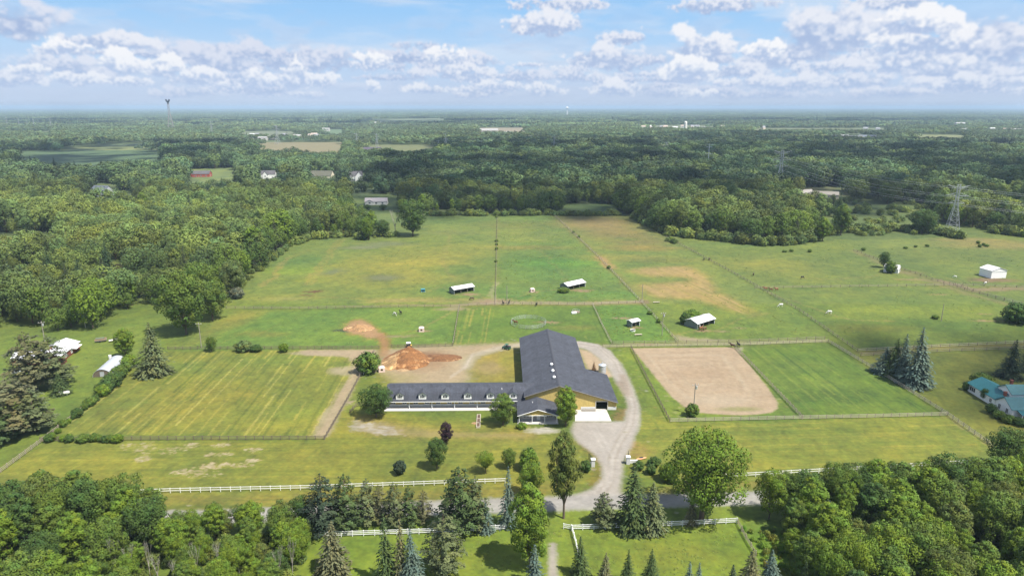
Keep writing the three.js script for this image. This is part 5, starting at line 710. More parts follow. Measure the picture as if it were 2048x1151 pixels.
{ // ---- the barn: riding hall, lean-to, stable wing and office under one roof
  const b = thing('barn', 'long yellow barn with grey roofs, stable wing and front office', 'barn', 14.4, -193, 0.0165);
  const E = 10.75, RH = 8.2, EH = 4.7, B = -54.5, o = 0.5;
  // roofs
  const rl = roofPart(b, 'hall_roof', [[-E, EH, 0.5], [0, RH, 0.5], [0, RH, B], [-E, EH, B]], ROOF);
  roofPart(b, 'hall_roof', [[0, RH, 0.5], [E, EH, 0.5], [E, EH, B], [0, RH, B]], ROOF);
  roofPart(b, 'lean_to_roof', [[E, EH, 0.5], [18.15, 2.55, 0.5], [18.15, 2.55, -22.3], [E, EH, -22.3]], ROOF);
  part(b, 'ridge_cap', join([at(box(0.5, 0.06, 55, false), -0.22, RH + 0.01, -27, 0, 0, 0.31), at(box(0.5, 0.06, 55, false), 0.22, RH + 0.01, -27, 0, 0, -0.31)]), std(0.05, 0.053, 0.065));
  for (const z of [-6.6, -12, -17.6]) part(rl, 'roof_vent', join([at(new THREE.CylinderGeometry(0.34, 0.4, 0.4, 12), -1.1, 8.0, z), at(new THREE.SphereGeometry(0.55, 12, 6, 0, 6.3, 0, 1.57), -1.1, 8.15, z)]), WHITE);
  part(b, 'bargeboard', join([bar([-E, EH - 0.12, 0.56], [0, RH - 0.1, 0.56], 0.13, 4), bar([0, RH - 0.1, 0.56], [18.15, 2.42, 0.56], 0.13, 4)]), std(0.16, 0.15, 0.13));
  // front wall with the big door opening, white kick boards
  const slope = (x) => (x < 0 ? RH + x * (RH - EH) / E : x < E ? RH - x * (RH - EH) / E : EH - (x - E) * (EH - 2.55) / 7.4) - 0.22;
  part(b, 'front_wall', wallGeo([[-10.3, 0], [17.7, 0], [17.7, slope(17.7)], [E, slope(E)], [0, slope(0)], [-10.3, slope(-10.3)]], [rect(11.4, 0.02, 14.9, 2.75)], 0.2), YELLOW, 0, 0, -0.2);
  part(b, 'kick_board', box(4.6, 1.05, 0.08), std(0.66, 0.66, 0.64), 9.05, 0.02, 0.06); part(b, 'kick_board', box(2.75, 1.0, 0.08), std(0.66, 0.66, 0.64), 16.3, 0.02, 0.06);
  part(b, 'door_frame', join([at(box(0.18, 2.8, 0.12), 11.3, 0, 0.07), at(box(0.18, 2.8, 0.12), 15.0, 0, 0.07), at(box(3.9, 0.2, 0.12), 13.15, 2.75, 0.07)]), std(0.6, 0.58, 0.5));
  part(b, 'water_trough', rbox(4.2, 0.55, 0.9, 0.1), std(0.25, 0.23, 0.2), 9.1, 0.0, 0.75);
  part(b, 'side_wall', box(0.2, 4.6, 54), GREYWALL, -10.2, 0, -27.2); part(b, 'side_wall', box(0.2, 4.6, 32), YELLOW, 10.2, 0, -38.2); part(b, 'side_wall', box(0.2, 2.5, 22), YELLOW, 17.6, 0, -11.1);
  part(b, 'back_wall', wallGeo([[-10.3, 0], [10.3, 0], [10.3, slope(10.3)], [0, slope(0)], [-10.3, slope(-10.3)]], [], 0.2), YELLOW, 0, 0, -54.3);
  part(b, 'back_wall', wallGeo([[10.3, 0], [17.7, 0], [17.7, slope(17.7)], [10.3, slope(10.3)]], [], 0.2), YELLOW, 0, 0, -22.2);
  // stable wing
  const x0 = -53.4, x1 = -10.3, P5 = [[-1.2, 2.6], [-3.1, 4.65], [-7.1, 5.95], [-11.1, 4.65], [-13, 2.6]];
  const upTo = [x1, -9.6, -6.4, -9.6, x1];   // the wing's roof runs into the hall roof
    ['stable_roof', 'stable_roof', 'stable_roof', 'stable_roof'].forEach((n, k) => { const [za, ha] = P5[k], [zb, hb] = P5[k + 1]; roofPart(b, n, [[x0, ha, za], [k === 0 ? -9.8 : upTo[k] + (k === 3 ? -0.4 : 0), ha, za], [upTo[k + 1], hb, zb], [x0, hb, zb]], ROOF, 0.16); });
  part(b, 'gutter', box(43, 0.14, 0.16), WHITE, (x0 + x1) / 2, 2.46, -1.12);
  part(b, 'stable_end_wall', at(wallGeo([[-12.6, 0], [-3.2, 0], [-3.2, 4.4], [-7.1, 5.7], [-11, 4.4], [-12.6, 2.5]], [], 0.2), 0, 0, 0, 0, -Math.PI / 2), YELLOW, x0 + 0.3, 0, 0);
  part(b, 'stable_wall', box(42.8, 2.6, 0.2), YELLOW, (x0 + x1) / 2 + 0.1, 0, -3.3); part(b, 'stable_wall', box(42.8, 2.5, 0.2), YELLOW, (x0 + x1) / 2 + 0.1, 0, -12.7);
  part(b, 'wainscot', box(42.8, 0.9, 0.06), std(0.6, 0.6, 0.58), (x0 + x1) / 2 + 0.1, 0, -3.16);
  for (let k = 0; k < 12; k++) { const x = -51.2 + k * 3.48; windowPart(b, 1.25, 1.15, x, 1.05, -3.12, 0, 2, k % 2 ? WHITE : CREAM); }
  for (let k = 0; k < 7; k++) part(b, 'porch_post', join([box(0.16, 2.45, 0.16), at(box(0.3, 0.14, 0.3), 0, 0, 0)]), WHITE, -53 + k * 6.97, 0.06, -1.55);
  part(b, 'walkway', box(43.5, 0.14, 3.2), CONCRETE, (x0 + x1) / 2, 0, -1.65);
  for (let k = 0; k < 6; k++) {   // dormers
    const x = -48.9 + k * 6.97, d = part(b, 'dormer', join([box(2.3, 1.65, 2.3), at(faces([[[-1.15, 1.65, 1.15], [1.15, 1.65, 1.15], [0, 2.25, 1.15]]]), 0, 0, 0)]), WHITE, x, 3.15, -2.85);
    part(d, 'dormer_roof', join([slab([[-1.5, 1.5, 1.42], [0, 2.36, 1.42], [0, 2.36, -2.2], [-1.5, 1.5, -2.2]], 0.1), slab([[0, 2.36, 1.42], [1.5, 1.5, 1.42], [1.5, 1.5, -2.2], [0, 2.36, -2.2]], 0.1)]), ROOF);
    for (let j = -1; j <= 1; j++) part(d, 'pane', join([at(box(0.34, j ? 0.7 : 0.95, 0.04), j * 0.46, 0.5, 1.17), at(new THREE.CylinderGeometry(0.17, 0.17, 0.04, 10), j * 0.46, 0.5 + (j ? 0.7 : 0.95), 1.17, Math.PI / 2)]), GLASS);
  }
  part(b, 'roof_vent', new THREE.CylinderGeometry(0.12, 0.12, 0.5, 8), WHITE, -17.5, 5.3, -4.3);
  // office wing in front
  const oc = -6.9, ow = 6.1, of = 9.3, oh = 4.55, oe = 2.6;
  roofPart(b, 'office_roof', [[oc - ow, oe, of], [oc, oh, of], [oc, oh, -0.6], [oc - ow, oe, -0.9]], ROOF, 0.16); roofPart(b, 'office_roof', [[oc, oh, of], [oc + ow, oe, of], [oc + ow, oe, -0.1], [oc, oh, -0.1]], ROOF, 0.16);
  part(b, 'office_gable', wallGeo([[oc - 5.4, 2.6], [oc + 5.4, 2.6], [oc, 4.3]], [], 0.15), YELLOW, 0, 0, of - 0.5); part(b, 'porch_beam', box(11.4, 0.22, 0.22), WHITE, oc, 2.42, of - 0.4);
  part(b, 'bargeboard', join([bar([oc - ow, oe - 0.1, of + 0.02], [oc, oh - 0.1, of + 0.02], 0.1, 4), bar([oc, oh - 0.1, of + 0.02], [oc + ow, oe - 0.1, of + 0.02], 0.1, 4)]), WHITE);
  for (const x of [-5.5, -1.7, 2.0, 5.5]) part(b, 'porch_post', join([box(0.18, 2.4, 0.18), at(box(0.9, 0.12, 0.14), 0, 2.18, 0)]), WHITE, oc + x, 0.05, of - 0.4);
  part(b, 'porch_floor', box(12, 0.15, 3.2), CONCRETE, oc, 0, of - 1.4); part(b, 'office_wall', box(11, 2.6, 0.2), std(0.36, 0.36, 0.35), oc, 0, of - 2.6); part(b, 'office_wall', box(0.2, 2.6, 7), YELLOW, oc - 5.4, 0, of - 6); part(b, 'office_wall', box(0.2, 2.6, 7), YELLOW, oc + 5.4, 0, of - 6);
  const d = part(b, 'door', box(1.0, 2.1, 0.08), WHITE, oc + 0.3, 0.1, of - 2.46); part(d, 'handle', at(new THREE.SphereGeometry(0.06, 8, 6), 0.4, 1.0, 0.08), METAL);
  windowPart(b, 1.8, 1.1, oc - 3.4, 0.95, of - 2.46, 0, 2); windowPart(b, 1.8, 1.1, oc + 3.6, 0.95, of - 2.46, 0, 3);
  const oc2 = part(b, 'roof_vent', new THREE.CylinderGeometry(0.12, 0.12, 0.5, 8), WHITE, oc - 1.4, 4.2, 3.5); oc2.name = 'roof_vent';
}
// ---- run-in sheds: gable roof, one long open side
function runIn(label, x, z, turn, w, l, group) {   // w = gable width, l = length along local x, open side at +z
  const o = thing('run_in_shed', label, 'shed', x, z, turn, group), eh = 2.5, rh = eh + w * 0.2, half = w / 2;
  roofPart(o, 'roof', [[-l / 2 - 0.3, eh - 0.05, half + 0.4], [l / 2 + 0.3, eh - 0.05, half + 0.4], [l / 2 + 0.3, rh, 0], [-l / 2 - 0.3, rh, 0]], WHITEROOF, 0.1); roofPart(o, 'roof', [[-l / 2 - 0.3, rh, 0], [l / 2 + 0.3, rh, 0], [l / 2 + 0.3, eh - 0.05, -half - 0.4], [-l / 2 - 0.3, eh - 0.05, -half - 0.4]], WHITEROOF, 0.1);
  for (const s of [-1, 1]) part(o, 'end_wall', at(wallGeo([[-half, 0], [half, 0], [half, eh - 0.15], [0, rh - 0.15], [-half, eh - 0.15]], [], 0.12), 0, 0, 0, 0, Math.PI / 2), GREYWALL, s * (l / 2 - 0.1), 0, 0);
  part(o, 'back_wall', box(l - 0.2, eh - 0.1, 0.12), GREYWALL, 0, 0, -half + 0.1);
  const n = Math.max(2, Math.round(l / 4)); for (let k = 0; k <= n; k++) part(o, 'post', box(0.16, eh - 0.1, 0.16), k === 0 || k === n ? WHITE : GREYWOOD, -l / 2 + 0.15 + (l - 0.3) * k / n, 0, half - 0.1);
  part(o, 'front_beam', box(l, 0.25, 0.12), WHITE, 0, eh - 0.35, half - 0.02); return o;
}
const shedAt = (label, A, B, C) => { const w = Math.hypot(B[0] - A[0], B[1] - A[1]), l = Math.hypot(C[0] - B[0], C[1] - B[1]), t = Math.atan2(-(C[1] - B[1]), C[0] - B[0]); const mx = (A[0] + C[0]) / 2, mz = (A[1] + C[1]) / 2; return runIn(label, mx, mz, t, Math.max(w, 3.2), l); };
shedAt('white roofed run-in shed in the back left pasture', [-32.3, -330.1], [-28.1, -327.2], [-18.5, -333.9]);
shedAt('white roofed run-in shed in the back middle pasture', [24.3, -337.9], [28.6, -333.9], [38.3, -341.9]);
shedAt('biggest run-in shed, in the hay field before yellowish bushes', [73, -276.7], [77.9, -271.9], [87.4, -279.5]);
shedAt('small run-in shed beside white water tubs', [48.4, -276], [50.8, -274], [54.7, -276.7]);
// white fabric shelters on the right pasture
{
  const a = thing('field_shelter', 'white square field shelter with gable front, far right', 'shelter', 264, -364, 0.15);
  part(a, 'wall', wallGeo([[-4.6, 0], [4.6, 0], [4.6, 4.3], [0, 5.8], [-4.6, 4.3]], [], 0.1), WHITE, 0, 0, 4); part(a, 'wall', box(0.1, 4.3, 8), WHITE, -4.6, 0, 0); part(a, 'wall', box(0.1, 4.3, 8), WHITE, 4.6, 0, 0); part(a, 'wall', wallGeo([[-4.6, 0], [4.6, 0], [4.6, 4.3], [0, 5.8], [-4.6, 4.3]], [], 0.1), WHITE, 0, 0, -4);
  roofPart(a, 'roof', [[-4.9, 4.25, 4.4], [0, 5.95, 4.4], [0, 5.95, -4.3], [-4.9, 4.25, -4.3]], WHITEROOF, 0.08); roofPart(a, 'roof', [[0, 5.95, 4.4], [4.9, 4.25, 4.4], [4.9, 4.25, -4.3], [0, 5.95, -4.3]], WHITEROOF, 0.08); part(a, 'band', box(9.2, 0.14, 0.05), GREYWALL, 0, 3.4, 4.14);
  const c = thing('field_shelter', 'white shelter half hidden by bushes on the right pasture', 'shelter', 214.8, -375.2, 0.9);
  part(c, 'wall', wallGeo([[-3.2, 0], [3.2, 0], [3.2, 2.6], [0, 4.2], [-3.2, 2.6]], [rect(0.2, 0.02, 2.6, 2.3)], 0.1), WHITE, 0, 0, 3.6); part(c, 'wall', box(0.1, 2.6, 7.2), WHITE, -3.2, 0, 0); part(c, 'wall', box(0.1, 2.6, 7.2), WHITE, 3.2, 0, 0);
  roofPart(c, 'roof', [[-3.5, 2.5, 3.9], [0, 4.35, 3.9], [0, 4.35, -3.8], [-3.5, 2.5, -3.8]], WHITEROOF, 0.08); roofPart(c, 'roof', [[0, 4.35, 3.9], [3.5, 2.5, 3.9], [3.5, 2.5, -3.8], [0, 4.35, -3.8]], WHITEROOF, 0.08);
}
// ---- a gabled block with walls, roof, windows: used for the houses
function block(o, x, z, w, d, eh, rh, along, wall, roof, wins = [], over = 0.35) {   // along 'x' or 'z': ridge direction
  const hw = w / 2, hd = d / 2;
  part(o, 'wall', box(w - 0.02, eh, 0.15), wall, x, 0, z + hd - 0.08); part(o, 'wall', box(w - 0.02, eh, 0.15), wall, x, 0, z - hd + 0.08); part(o, 'wall', box(0.15, eh - 0.01, d - 0.3), wall, x - hw + 0.08, 0, z); part(o, 'wall', box(0.15, eh - 0.01, d - 0.3), wall, x + hw - 0.08, 0, z);
  if (along === 'x') {
    for (const s of [-1, 1]) part(o, 'gable', at(wallGeo([[-hd + 0.1, 0], [hd - 0.1, 0], [0, rh - eh - 0.12]], [], 0.12), 0, 0, 0, 0, Math.PI / 2), wall, x + s * (hw - 0.1) - 0.06, eh, z);
    roofPart(o, 'roof', [[x - hw - over, eh, z + hd + over], [x + hw + over, eh, z + hd + over], [x + hw + over, rh, z], [x - hw - over, rh, z]], roof); roofPart(o, 'roof', [[x - hw - over, rh, z], [x + hw + over, rh, z], [x + hw + over, eh, z - hd - over], [x - hw - over, eh, z - hd - over]], roof);
  } else {
    for (const s of [-1, 1]) part(o, 'gable', wallGeo([[-hw + 0.1, 0], [hw - 0.1, 0], [0, rh - eh - 0.12]], [], 0.12), wall, x, eh, z + s * (hd - 0.1) - 0.06);
    roofPart(o, 'roof', [[x - hw - over, eh, z + hd + over], [x, rh, z + hd + over], [x, rh, z - hd - over], [x - hw - over, eh, z - hd - over]], roof); roofPart(o, 'roof', [[x, rh, z + hd + over], [x + hw + over, eh, z + hd + over], [x + hw + over, eh, z - hd - over], [x, rh, z - hd - over]], roof);
  }
  for (const [side, u, y, ww, hh, panes] of wins) { const f = { f: [x + u, z + hd + 0.02, 0], b: [x + u, z - hd - 0.02, Math.PI], l: [x - hw - 0.02, z + u, -Math.PI / 2], r: [x + hw + 0.02, z + u, Math.PI / 2] }[side]; windowPart(o, ww, hh, f[0], y, f[1], f[2], panes ?? 2); }
}
const chimney = (o, x, z, y, h, m = BRICK) => part(o, 'chimney', join([box(0.7, h, 0.7), at(box(0.85, 0.15, 0.85), 0, h, 0)]), m, x, y, z);
{
  const o = thing('house', 'white house with teal metal roofs at the right edge', 'house', 149.3, -187);
  block(o, 4.6, -14.6, 8.6, 13, 2.7, 4.7, 'z', WHITE, TEAL, [['l', -4, 0.8, 2.6, 1.4, 3], ['l', 1.4, 0.9, 1.0, 1.2], ['l', 4.6, 0.9, 1.0, 1.2], ['b', 0, 0.9, 1.4, 1.2]]);
  block(o, 5.2, -3.9, 10.4, 7.2, 2.8, 5.3, 'x', WHITE, TEAL, [['l', -1.7, 0.8, 1.0, 1.5], ['l', 1.6, 0.8, 1.0, 1.5]]);
  block(o, 8.2, -9.6, 8.5, 6.0, 5.0, 7.0, 'x', WHITE, TEAL, [['l', 0.9, 3.6, 1.3, 1.0], ['l', -1.6, 3.6, 0.9, 1.0]]);
  roofPart(o, 'porch_roof', [[1.2, 2.2, 2.4], [11, 2.2, 2.4], [11, 2.75, -0.2], [1.2, 2.75, -0.2]], TEAL, 0.12); for (const x of [1.5, 4.5, 7.5, 10.6]) part(o, 'porch_post', box(0.15, 2.15, 0.15), WHITE, x, 0, 2.1); part(o, 'porch_wall', box(9.2, 0.8, 0.1), WHITE, 6.1, 0, 2.1);
  for (let k = 0; k < 5; k++) windowPart(o, 1.2, 1.1, 2.3 + k * 1.9, 0.85, 2.08, 0, 2);
  chimney(o, 6.2, -10.6, 6.6, 1.3); chimney(o, 2.2, -7.1, 4.3, 1.2);
}
{
  const o = thing('house', 'brick farmhouse with white roof behind pines at the left', 'house', -164.9, -237.8, 0.17);
  block(o, -4.5, -3, 9, 16, 2.7, 4.4, 'z', BRICK, WHITEROOF, [['r', -5, 0.9, 1.2, 1.2], ['r', -1, 0.9, 1.2, 1.2], ['r', 4, 0.9, 1.6, 1.2], ['f', 0, 0.9, 1.4, 1.2]]);
  block(o, -12.6, 1, 7, 8, 2.6, 4.0, 'x', BRICK, WHITEROOF, [['f', -1, 0.9, 1.4, 1.2], ['f', 1.6, 0.9, 1, 1.2]]); part(o, 'garden_wall', box(0.3, 1.8, 7), BRICK, 1.4, 0, 7.6); part(o, 'awning', slab([[0, 2.4, -4], [1.8, 2.2, -4], [1.8, 2.2, -9], [0, 2.4, -9]], 0.08), WHITE); chimney(o, -4.5, 1, 3.8, 1.2);
}
{
  const o = thing('hoop_greenhouse', 'grey hoop greenhouse beside the hedge', 'greenhouse', -142.6, -226.6, 0.16), W = 3.0, H = 2.7, L = 14, skin = [], n = 12;
  for (let k = 0; k < n; k++) { const a = Math.PI * k / n, c = Math.PI * (k + 1) / n; skin.push([[Math.cos(a) * W, Math.sin(a) * H, L / 2], [Math.cos(a) * W, Math.sin(a) * H, -L / 2], [Math.cos(c) * W, Math.sin(c) * H, -L / 2], [Math.cos(c) * W, Math.sin(c) * H, L / 2]]); }
  part(o, 'cover', faces(skin), std(0.4, 0.42, 0.46, 0.4)); const arch = Array.from({ length: n + 1 }, (_, k) => [Math.cos(Math.PI * k / n) * (W - 0.06), Math.sin(Math.PI * k / n) * (H - 0.06)]);
  for (const s of [1, -1]) part(o, 'end_wall', wallGeo(arch, s > 0 ? [rect(-0.75, 0.05, 0.75, 1.95)] : [], 0.06), texMat(boardTexture(79, 0.42, 0.38, 0.33, 14, 0.75), 0.9, 1 / 3), 0, 0, s * (L / 2 - 0.15)); part(o, 'door', box(1.4, 1.85, 0.06), std(0.4, 0.42, 0.44), 0, 0.06, L / 2 - 0.2);
  for (let k = 0; k <= 7; k++) part(o, 'hoop', new THREE.TorusGeometry(1, 0.014, 5, 16, Math.PI), METAL, 0, 0, -L / 2 + L * k / 7).scale.set(W + 0.03, H + 0.03, 1.6);
}
// houses beyond the fields
function farHouse(label, x, z, turn, w, d, eh, rh, wall, roof, wing, name = 'house') {
  const o = thing(name, label, name === 'house' ? 'house' : 'barn', x, z, turn); block(o, 0, 0, w, d, eh, rh, 'x', wall, roof, [['f', -w * 0.28, 1, 1.6, 1.3], ['f', 0.4, 1, 1.8, 1.4], ['f', w * 0.3, 1, 1.6, 1.3], ['l', 0, 1, 1.4, 1.3], ['r', 0, 1, 1.4, 1.3]]);
  const dr = part(o, 'door', box(1, 2.1, 0.08), std(0.3, 0.2, 0.16), -w * 0.12, 0, d / 2 + 0.05); part(dr, 'handle', at(new THREE.SphereGeometry(0.06, 6, 5), 0.4, 1, 0.08), METAL);
  if (wing) block(o, wing[0], wing[1], wing[2], wing[3], wing[4], wing[5], 'z', wall, roof, [['f', 0, wing[4] * 0.5, 1.8, 1.4]]); return o;
}
farHouse('pale ranch house with grey roof behind the left pasture', -129.7, -652.2, 0.04, 21, 9.5, 3, 6.2, std(0.7, 0.68, 0.64), std(0.33, 0.3, 0.3, 0.9), [-5.6, 4.6, 8, 4, 2.8, 5.0]);
farHouse('white gabled house among trees, left of three', -317.6, -898.9, 0.1, 18, 10, 5.5, 10, WHITE, GREYROOF, [-3, 5, 7, 6, 5, 10]);
farHouse('cream house with olive roof and white chimney, middle of three', -245.5, -886.1, -0.1, 30, 14, 5, 11, std(0.66, 0.6, 0.45), std(0.1, 0.1, 0.07), [-9, 6, 10, 8, 4, 9]);
farHouse('white gable house half hidden in trees, right of three', -197, -867.6, 0.3, 16, 11, 6, 12, WHITE, GREYROOF, [3, 5, 9, 6, 6, 12]);
farHouse('red barn with grey roof in a far clearing', -414, -919, 0.1, 22, 12, 4, 8, std(0.35, 0.08, 0.06), GREYROOF, [-10, -4, 10, 8, 4, 7], 'far_barn');
farHouse('house with blue grey hipped roof deep in the left woods', -422.5, -704.6, -0.2, 17, 12, 7, 12, std(0.4, 0.42, 0.45), std(0.1, 0.115, 0.14), [4, 4, 8, 8, 6, 10]);
farHouse('dark roofed barn on the far tan field', -278, -1382, 0, 34, 16, 5, 13, std(0.12, 0.1, 0.13), std(0.09, 0.075, 0.1), null, 'far_barn');
farHouse('pale roofed house peeping out of the back woods', 105.5, -688.8, 0.1, 15, 9, 10, 13, WHITE, std(0.6, 0.55, 0.5), null);
farHouse('sunlit house in the clearing right of the middle pylon', 305.7, -712.8, 0.4, 16, 9, 4, 7, std(0.4, 0.35, 0.28), std(0.26, 0.24, 0.22), null);
farHouse('second sunlit house in the clearing, further right', 321.9, -696.6, -0.3, 20, 9, 4, 7, std(0.4, 0.35, 0.28), std(0.22, 0.2, 0.17), null);
farHouse('pale long building half hidden beyond the near pylon', 492.9, -696.6, 0, 26, 9, 7, 10, std(0.5, 0.5, 0.48), std(0.45, 0.46, 0.48), null);
for (let [l, x, z, w] of [['long pale store building on the far plain', -82, -2481, 80], ['white clustered building right of the long store', -18, -2303, 40], ['white farm building by the far road, left', -688, -1924, 34], ['white farm building by the far road, right', -687, -1984, 34], ['cream far house behind the tan field', -624, -2015, 44], ['white building in the far left field', -714, -2687, 40], ['white far shed below the horizon, left', -2294, -4938, 40], ['pale far house among right hand trees', 772, -1868, 30], ['white far house among right hand trees', 913, -1984, 30], ['long white roof on the far right plain', 935, -1896, 46], ['bright white building far right below the horizon', 2225, -3483, 60], ['white building at the far right edge', 1795, -2481, 60], ['pale roof between the two middle pylons', 524, -1166, 34], ['white house by the water tower', 609, -2633, 34], ['white house right of the water tower', 753, -2866, 40], ['far white speck of a barn near the horizon', 2330, -6092, 80]]) {
  w = Math.min(w, 80) * (w > 45 ? 0.8 : 0.7); const o = thing('far_building', l, 'building', x, z, 0.1); const eh = Math.min(w * 0.22, 8) + 3; block(o, 0, 0, w, Math.min(w * 0.4, 24), eh, eh + Math.min(w * 0.12, 5), 'x', std(0.5, 0.48, 0.43), std(0.36, 0.35, 0.34), [['f', -w * 0.2, eh * 0.5, w * 0.1, eh * 0.25], ['f', w * 0.2, eh * 0.5, w * 0.1, eh * 0.25]], 0.5); }
console.log('buildings done');
{ // small houses of the far villages
  setSeed(606); const wallC = [std(0.7, 0.68, 0.63), std(0.62, 0.52, 0.42), std(0.6, 0.6, 0.6)], roofC = [std(0.3, 0.3, 0.32), std(0.45, 0.36, 0.3), std(0.62, 0.62, 0.62)];
  for (const [l, x0, z0, n, sx, sz] of [['small house in the far village round the water tower', 787, -2931, 14, 260, 160], ['small house of the far village above the middle pylon', 868, -2015, 10, 150, 60], ['small house along the far road at the left', -691, -2080, 7, 130, 50], ['small house among the far fields left of centre', -713, -3787, 7, 300, 160], ['small house on the far right plain', 1643, -2687, 8, 260, 120]]) for (let k = 0; k < n; k++) { const o = thing('far_house', l, 'house', x0 + R(-sx, sx), z0 + R(-sz, sz), R(-0.6, 0.6), l.replace('house', 'houses')); block(o, 0, 0, R(13, 22), 10, 9, 14, 'x', pick(wallC), pick(roofC), [['f', -3, 5, 2, 1.6], ['f', 3, 5, 2, 1.6]], 0.4); }
}

// ---------------------------------------------------------------- fences: every post and rail
const GALV = std(0.46, 0.48, 0.5, 0.5, { metalness: 0.5 });
const VINYL = std(0.78, 0.78, 0.77, 0.5), OLDWOOD = std(0.32, 0.27, 0.21, 0.95), DARKWOOD = std(0.16, 0.125, 0.095, 0.95), PALEWOOD = std(0.46, 0.41, 0.32, 0.95);
function fence(name, label, pts, { h = 1.35, rails = [0.45, 0.85, 1.25], gap = 2.44, post = 0.12, rail = [0.14, 0.04], mat = VINYL, railMat = mat, cap = false, wob = 0 }) {
  const o = thing(name, label, 'fence', pts[0][0], pts[0][1]), pg = cap ? join([box(post, h, post), at(new THREE.ConeGeometry(post * 0.85, 0.1, 4), 0, h + 0.05, 0, 0, 0.785)]) : box(post, h, post), geo = new Map();
  setSeed(pts.length * 31 + Math.round(pts[0][0]));
  for (let s = 0; s + 1 < pts.length; s++) {
    const [ax, az] = pts[s], [bx, bz] = pts[s + 1], L = Math.hypot(bx - ax, bz - az), n = Math.max(1, Math.round(L / gap)), t = Math.atan2(-(bz - az), bx - ax), key = (L / n).toFixed(2);
    if (!geo.has(key)) geo.set(key, at(box(L / n - (mat === VINYL ? post : 0.02), rail[0], rail[1], false), 0, 0, 0));
    for (let k = 0; k <= n; k++) {
      const x = ax + (bx - ax) * k / n - pts[0][0], z = az + (bz - az) * k / n - pts[0][1];
      if (k < n || s + 2 === pts.length) { const p = part(o, 'post', pg, mat, x, 0, z, t); if (wob) { p.rotation.z = R(-wob, wob); p.rotation.x = R(-wob, wob); } }
      if (k < n) for (const y of rails) { const q = part(o, 'rail', geo.get(key), railMat, x + (bx - ax) / n / 2 + (mat === VINYL ? 0 : Math.sin(t) * (post / 2 + rail[1] / 2 + 0.004)), y, z + (bz - az) / n / 2 + (mat === VINYL ? 0 : Math.cos(t) * (post / 2 + rail[1] / 2 + 0.004)), t); if (wob) q.rotation.z = R(-wob, wob) * 0.3; }
    }
  }
  return o;
}
const TWO = { h: 1.3, rails: [0.62, 1.2], gap: 2.46, post: 0.13, rail: [0.16, 0.05], cap: true }, THREE_RAIL = { h: 1.4, rails: [0.42, 0.84, 1.26], gap: 2.44, post: 0.14, rail: [0.16, 0.05], cap: true };
fence('white_rail_fence', 'white two rail fence along the front lawn', [[-96.9,-145.3], [-82.5,-146.5], [-49.1,-147.9], [-1.7,-151.1]], TWO);
fence('white_rail_fence', 'white two rail fence along the lawn right of the domed tree', [[52.1,-153], [73,-155.2], [95.9,-157.6], [126.4,-160.9]], TWO);
fence('white_board_fence', 'white three rail fence left of the big bright maple', [[-41.8,-128.9], [-17.9,-130.2], [-1.3,-131.6]], THREE_RAIL);
fence('white_board_fence', 'white three rail fence right of the lane', [[11.4,-132], [13.1,-131.5], [30.5,-132.4], [50.3,-134.1]], THREE_RAIL);
fence('white_board_fence', 'short white fence return along the lane', [[13.2,-131.3], [13.6,-126.1], [13.8,-121.5]], THREE_RAIL);
const DARKF = { h: 1.4, rails: [0.4, 0.8, 1.2], gap: 2.44, post: 0.14, rail: [0.14, 0.04], mat: DARKWOOD, wob: 0.03 }, OLDF = { ...DARKF, mat: OLDWOOD }, PALEF = { ...DARKF, mat: DARKWOOD, railMat: PALEWOOD, gap: 2.6 }, FARF = { h: 1.35, rails: [0.5, 1.15], gap: 4, post: 0.16, rail: [0.14, 0.05], mat: DARKWOOD, railMat: OLDWOOD, wob: 0.04 }, FARP = { ...FARF, railMat: PALEWOOD };
fence('board_fence', 'dark board fence in front of the striped paddock', [[-131.5,-172.8], [-101.1,-173.4], [-52.6,-173.7]], DARKF);
fence('board_fence', 'dark board fence beside the dirt track', [[-52.5,-173.7], [-52.3,-201.9], [-52.6,-222.1], [-52.4,-244.2]], DARKF);
fence('board_fence', 'dark fence behind the striped paddock', [[-132.1,-247], [-100.7,-247.5], [-81.5,-247.5], [-51.2,-248.1]], { ...DARKF, gap: 2.8 });
fence('board_fence', 'diagonal weathered fence at the left edge', [[-130.1,-148.8], [-130.8,-172.8], [-132.2,-197.3], [-138.4,-234.7]], OLDF);
fence('board_fence', 'old leaning fence beside the bright undergrowth', [[50.5,-133.9], [50.4,-128.2], [50.6,-122.5]], { ...OLDF, wob: 0.08 });
fence('board_fence', 'fence between sand arena and lower lawn', [[46.7,-184.7], [86.5,-186.7], [108.8,-187.7], [131.5,-189.1]], PALEF);
fence('board_fence', 'fence along the left side of the sand arena', [[46,-248.1], [46.3,-213.3], [46.7,-184.7]], DARKF);
fence('board_fence', 'fence between sand arena and green paddock', [[86.3,-248.1], [86.6,-213.3], [86.8,-186.7]], OLDF);
fence('board_fence', 'pale diagonal fence right of the green paddock', [[125.3,-255.6], [128.7,-223.1], [131.5,-189.1], [131.7,-169.6]], PALEF);
fence('board_fence', 'fence along the lane behind the sand arena', [[35.2,-249.2], [46.1,-249.8], [87.9,-251.5], [125.3,-255.6]], PALEF);
fence('board_fence', 'upper fence of the lane behind the sand arena', [[39.6,-253.2], [64.6,-254.4], [94.2,-255.6], [125.5,-259.2]], FARF);
fence('board_fence', 'short fence at the stable end of the paddock', [[-49.3,-190.8], [-48.5,-195.5], [-45,-196.2]], DARKF);
fence('board_fence', 'fence behind the woodchip yard', [[-46.8,-249.2], [-33.7,-249.8], [-23.2,-250.9]], DARKF);
fence('pasture_fence', 'fence crossing behind the upper left paddock', [[-132,-302], [-102.2,-301.2], [-56.6,-303.6], [-24.7,-305.3], [-8,-308.6]], FARF);
fence('pasture_fence', 'fence crossing behind the round pen field', [[-8,-308.6], [17.9,-308.6], [38.1,-308.6], [62.8,-312]], FARP);
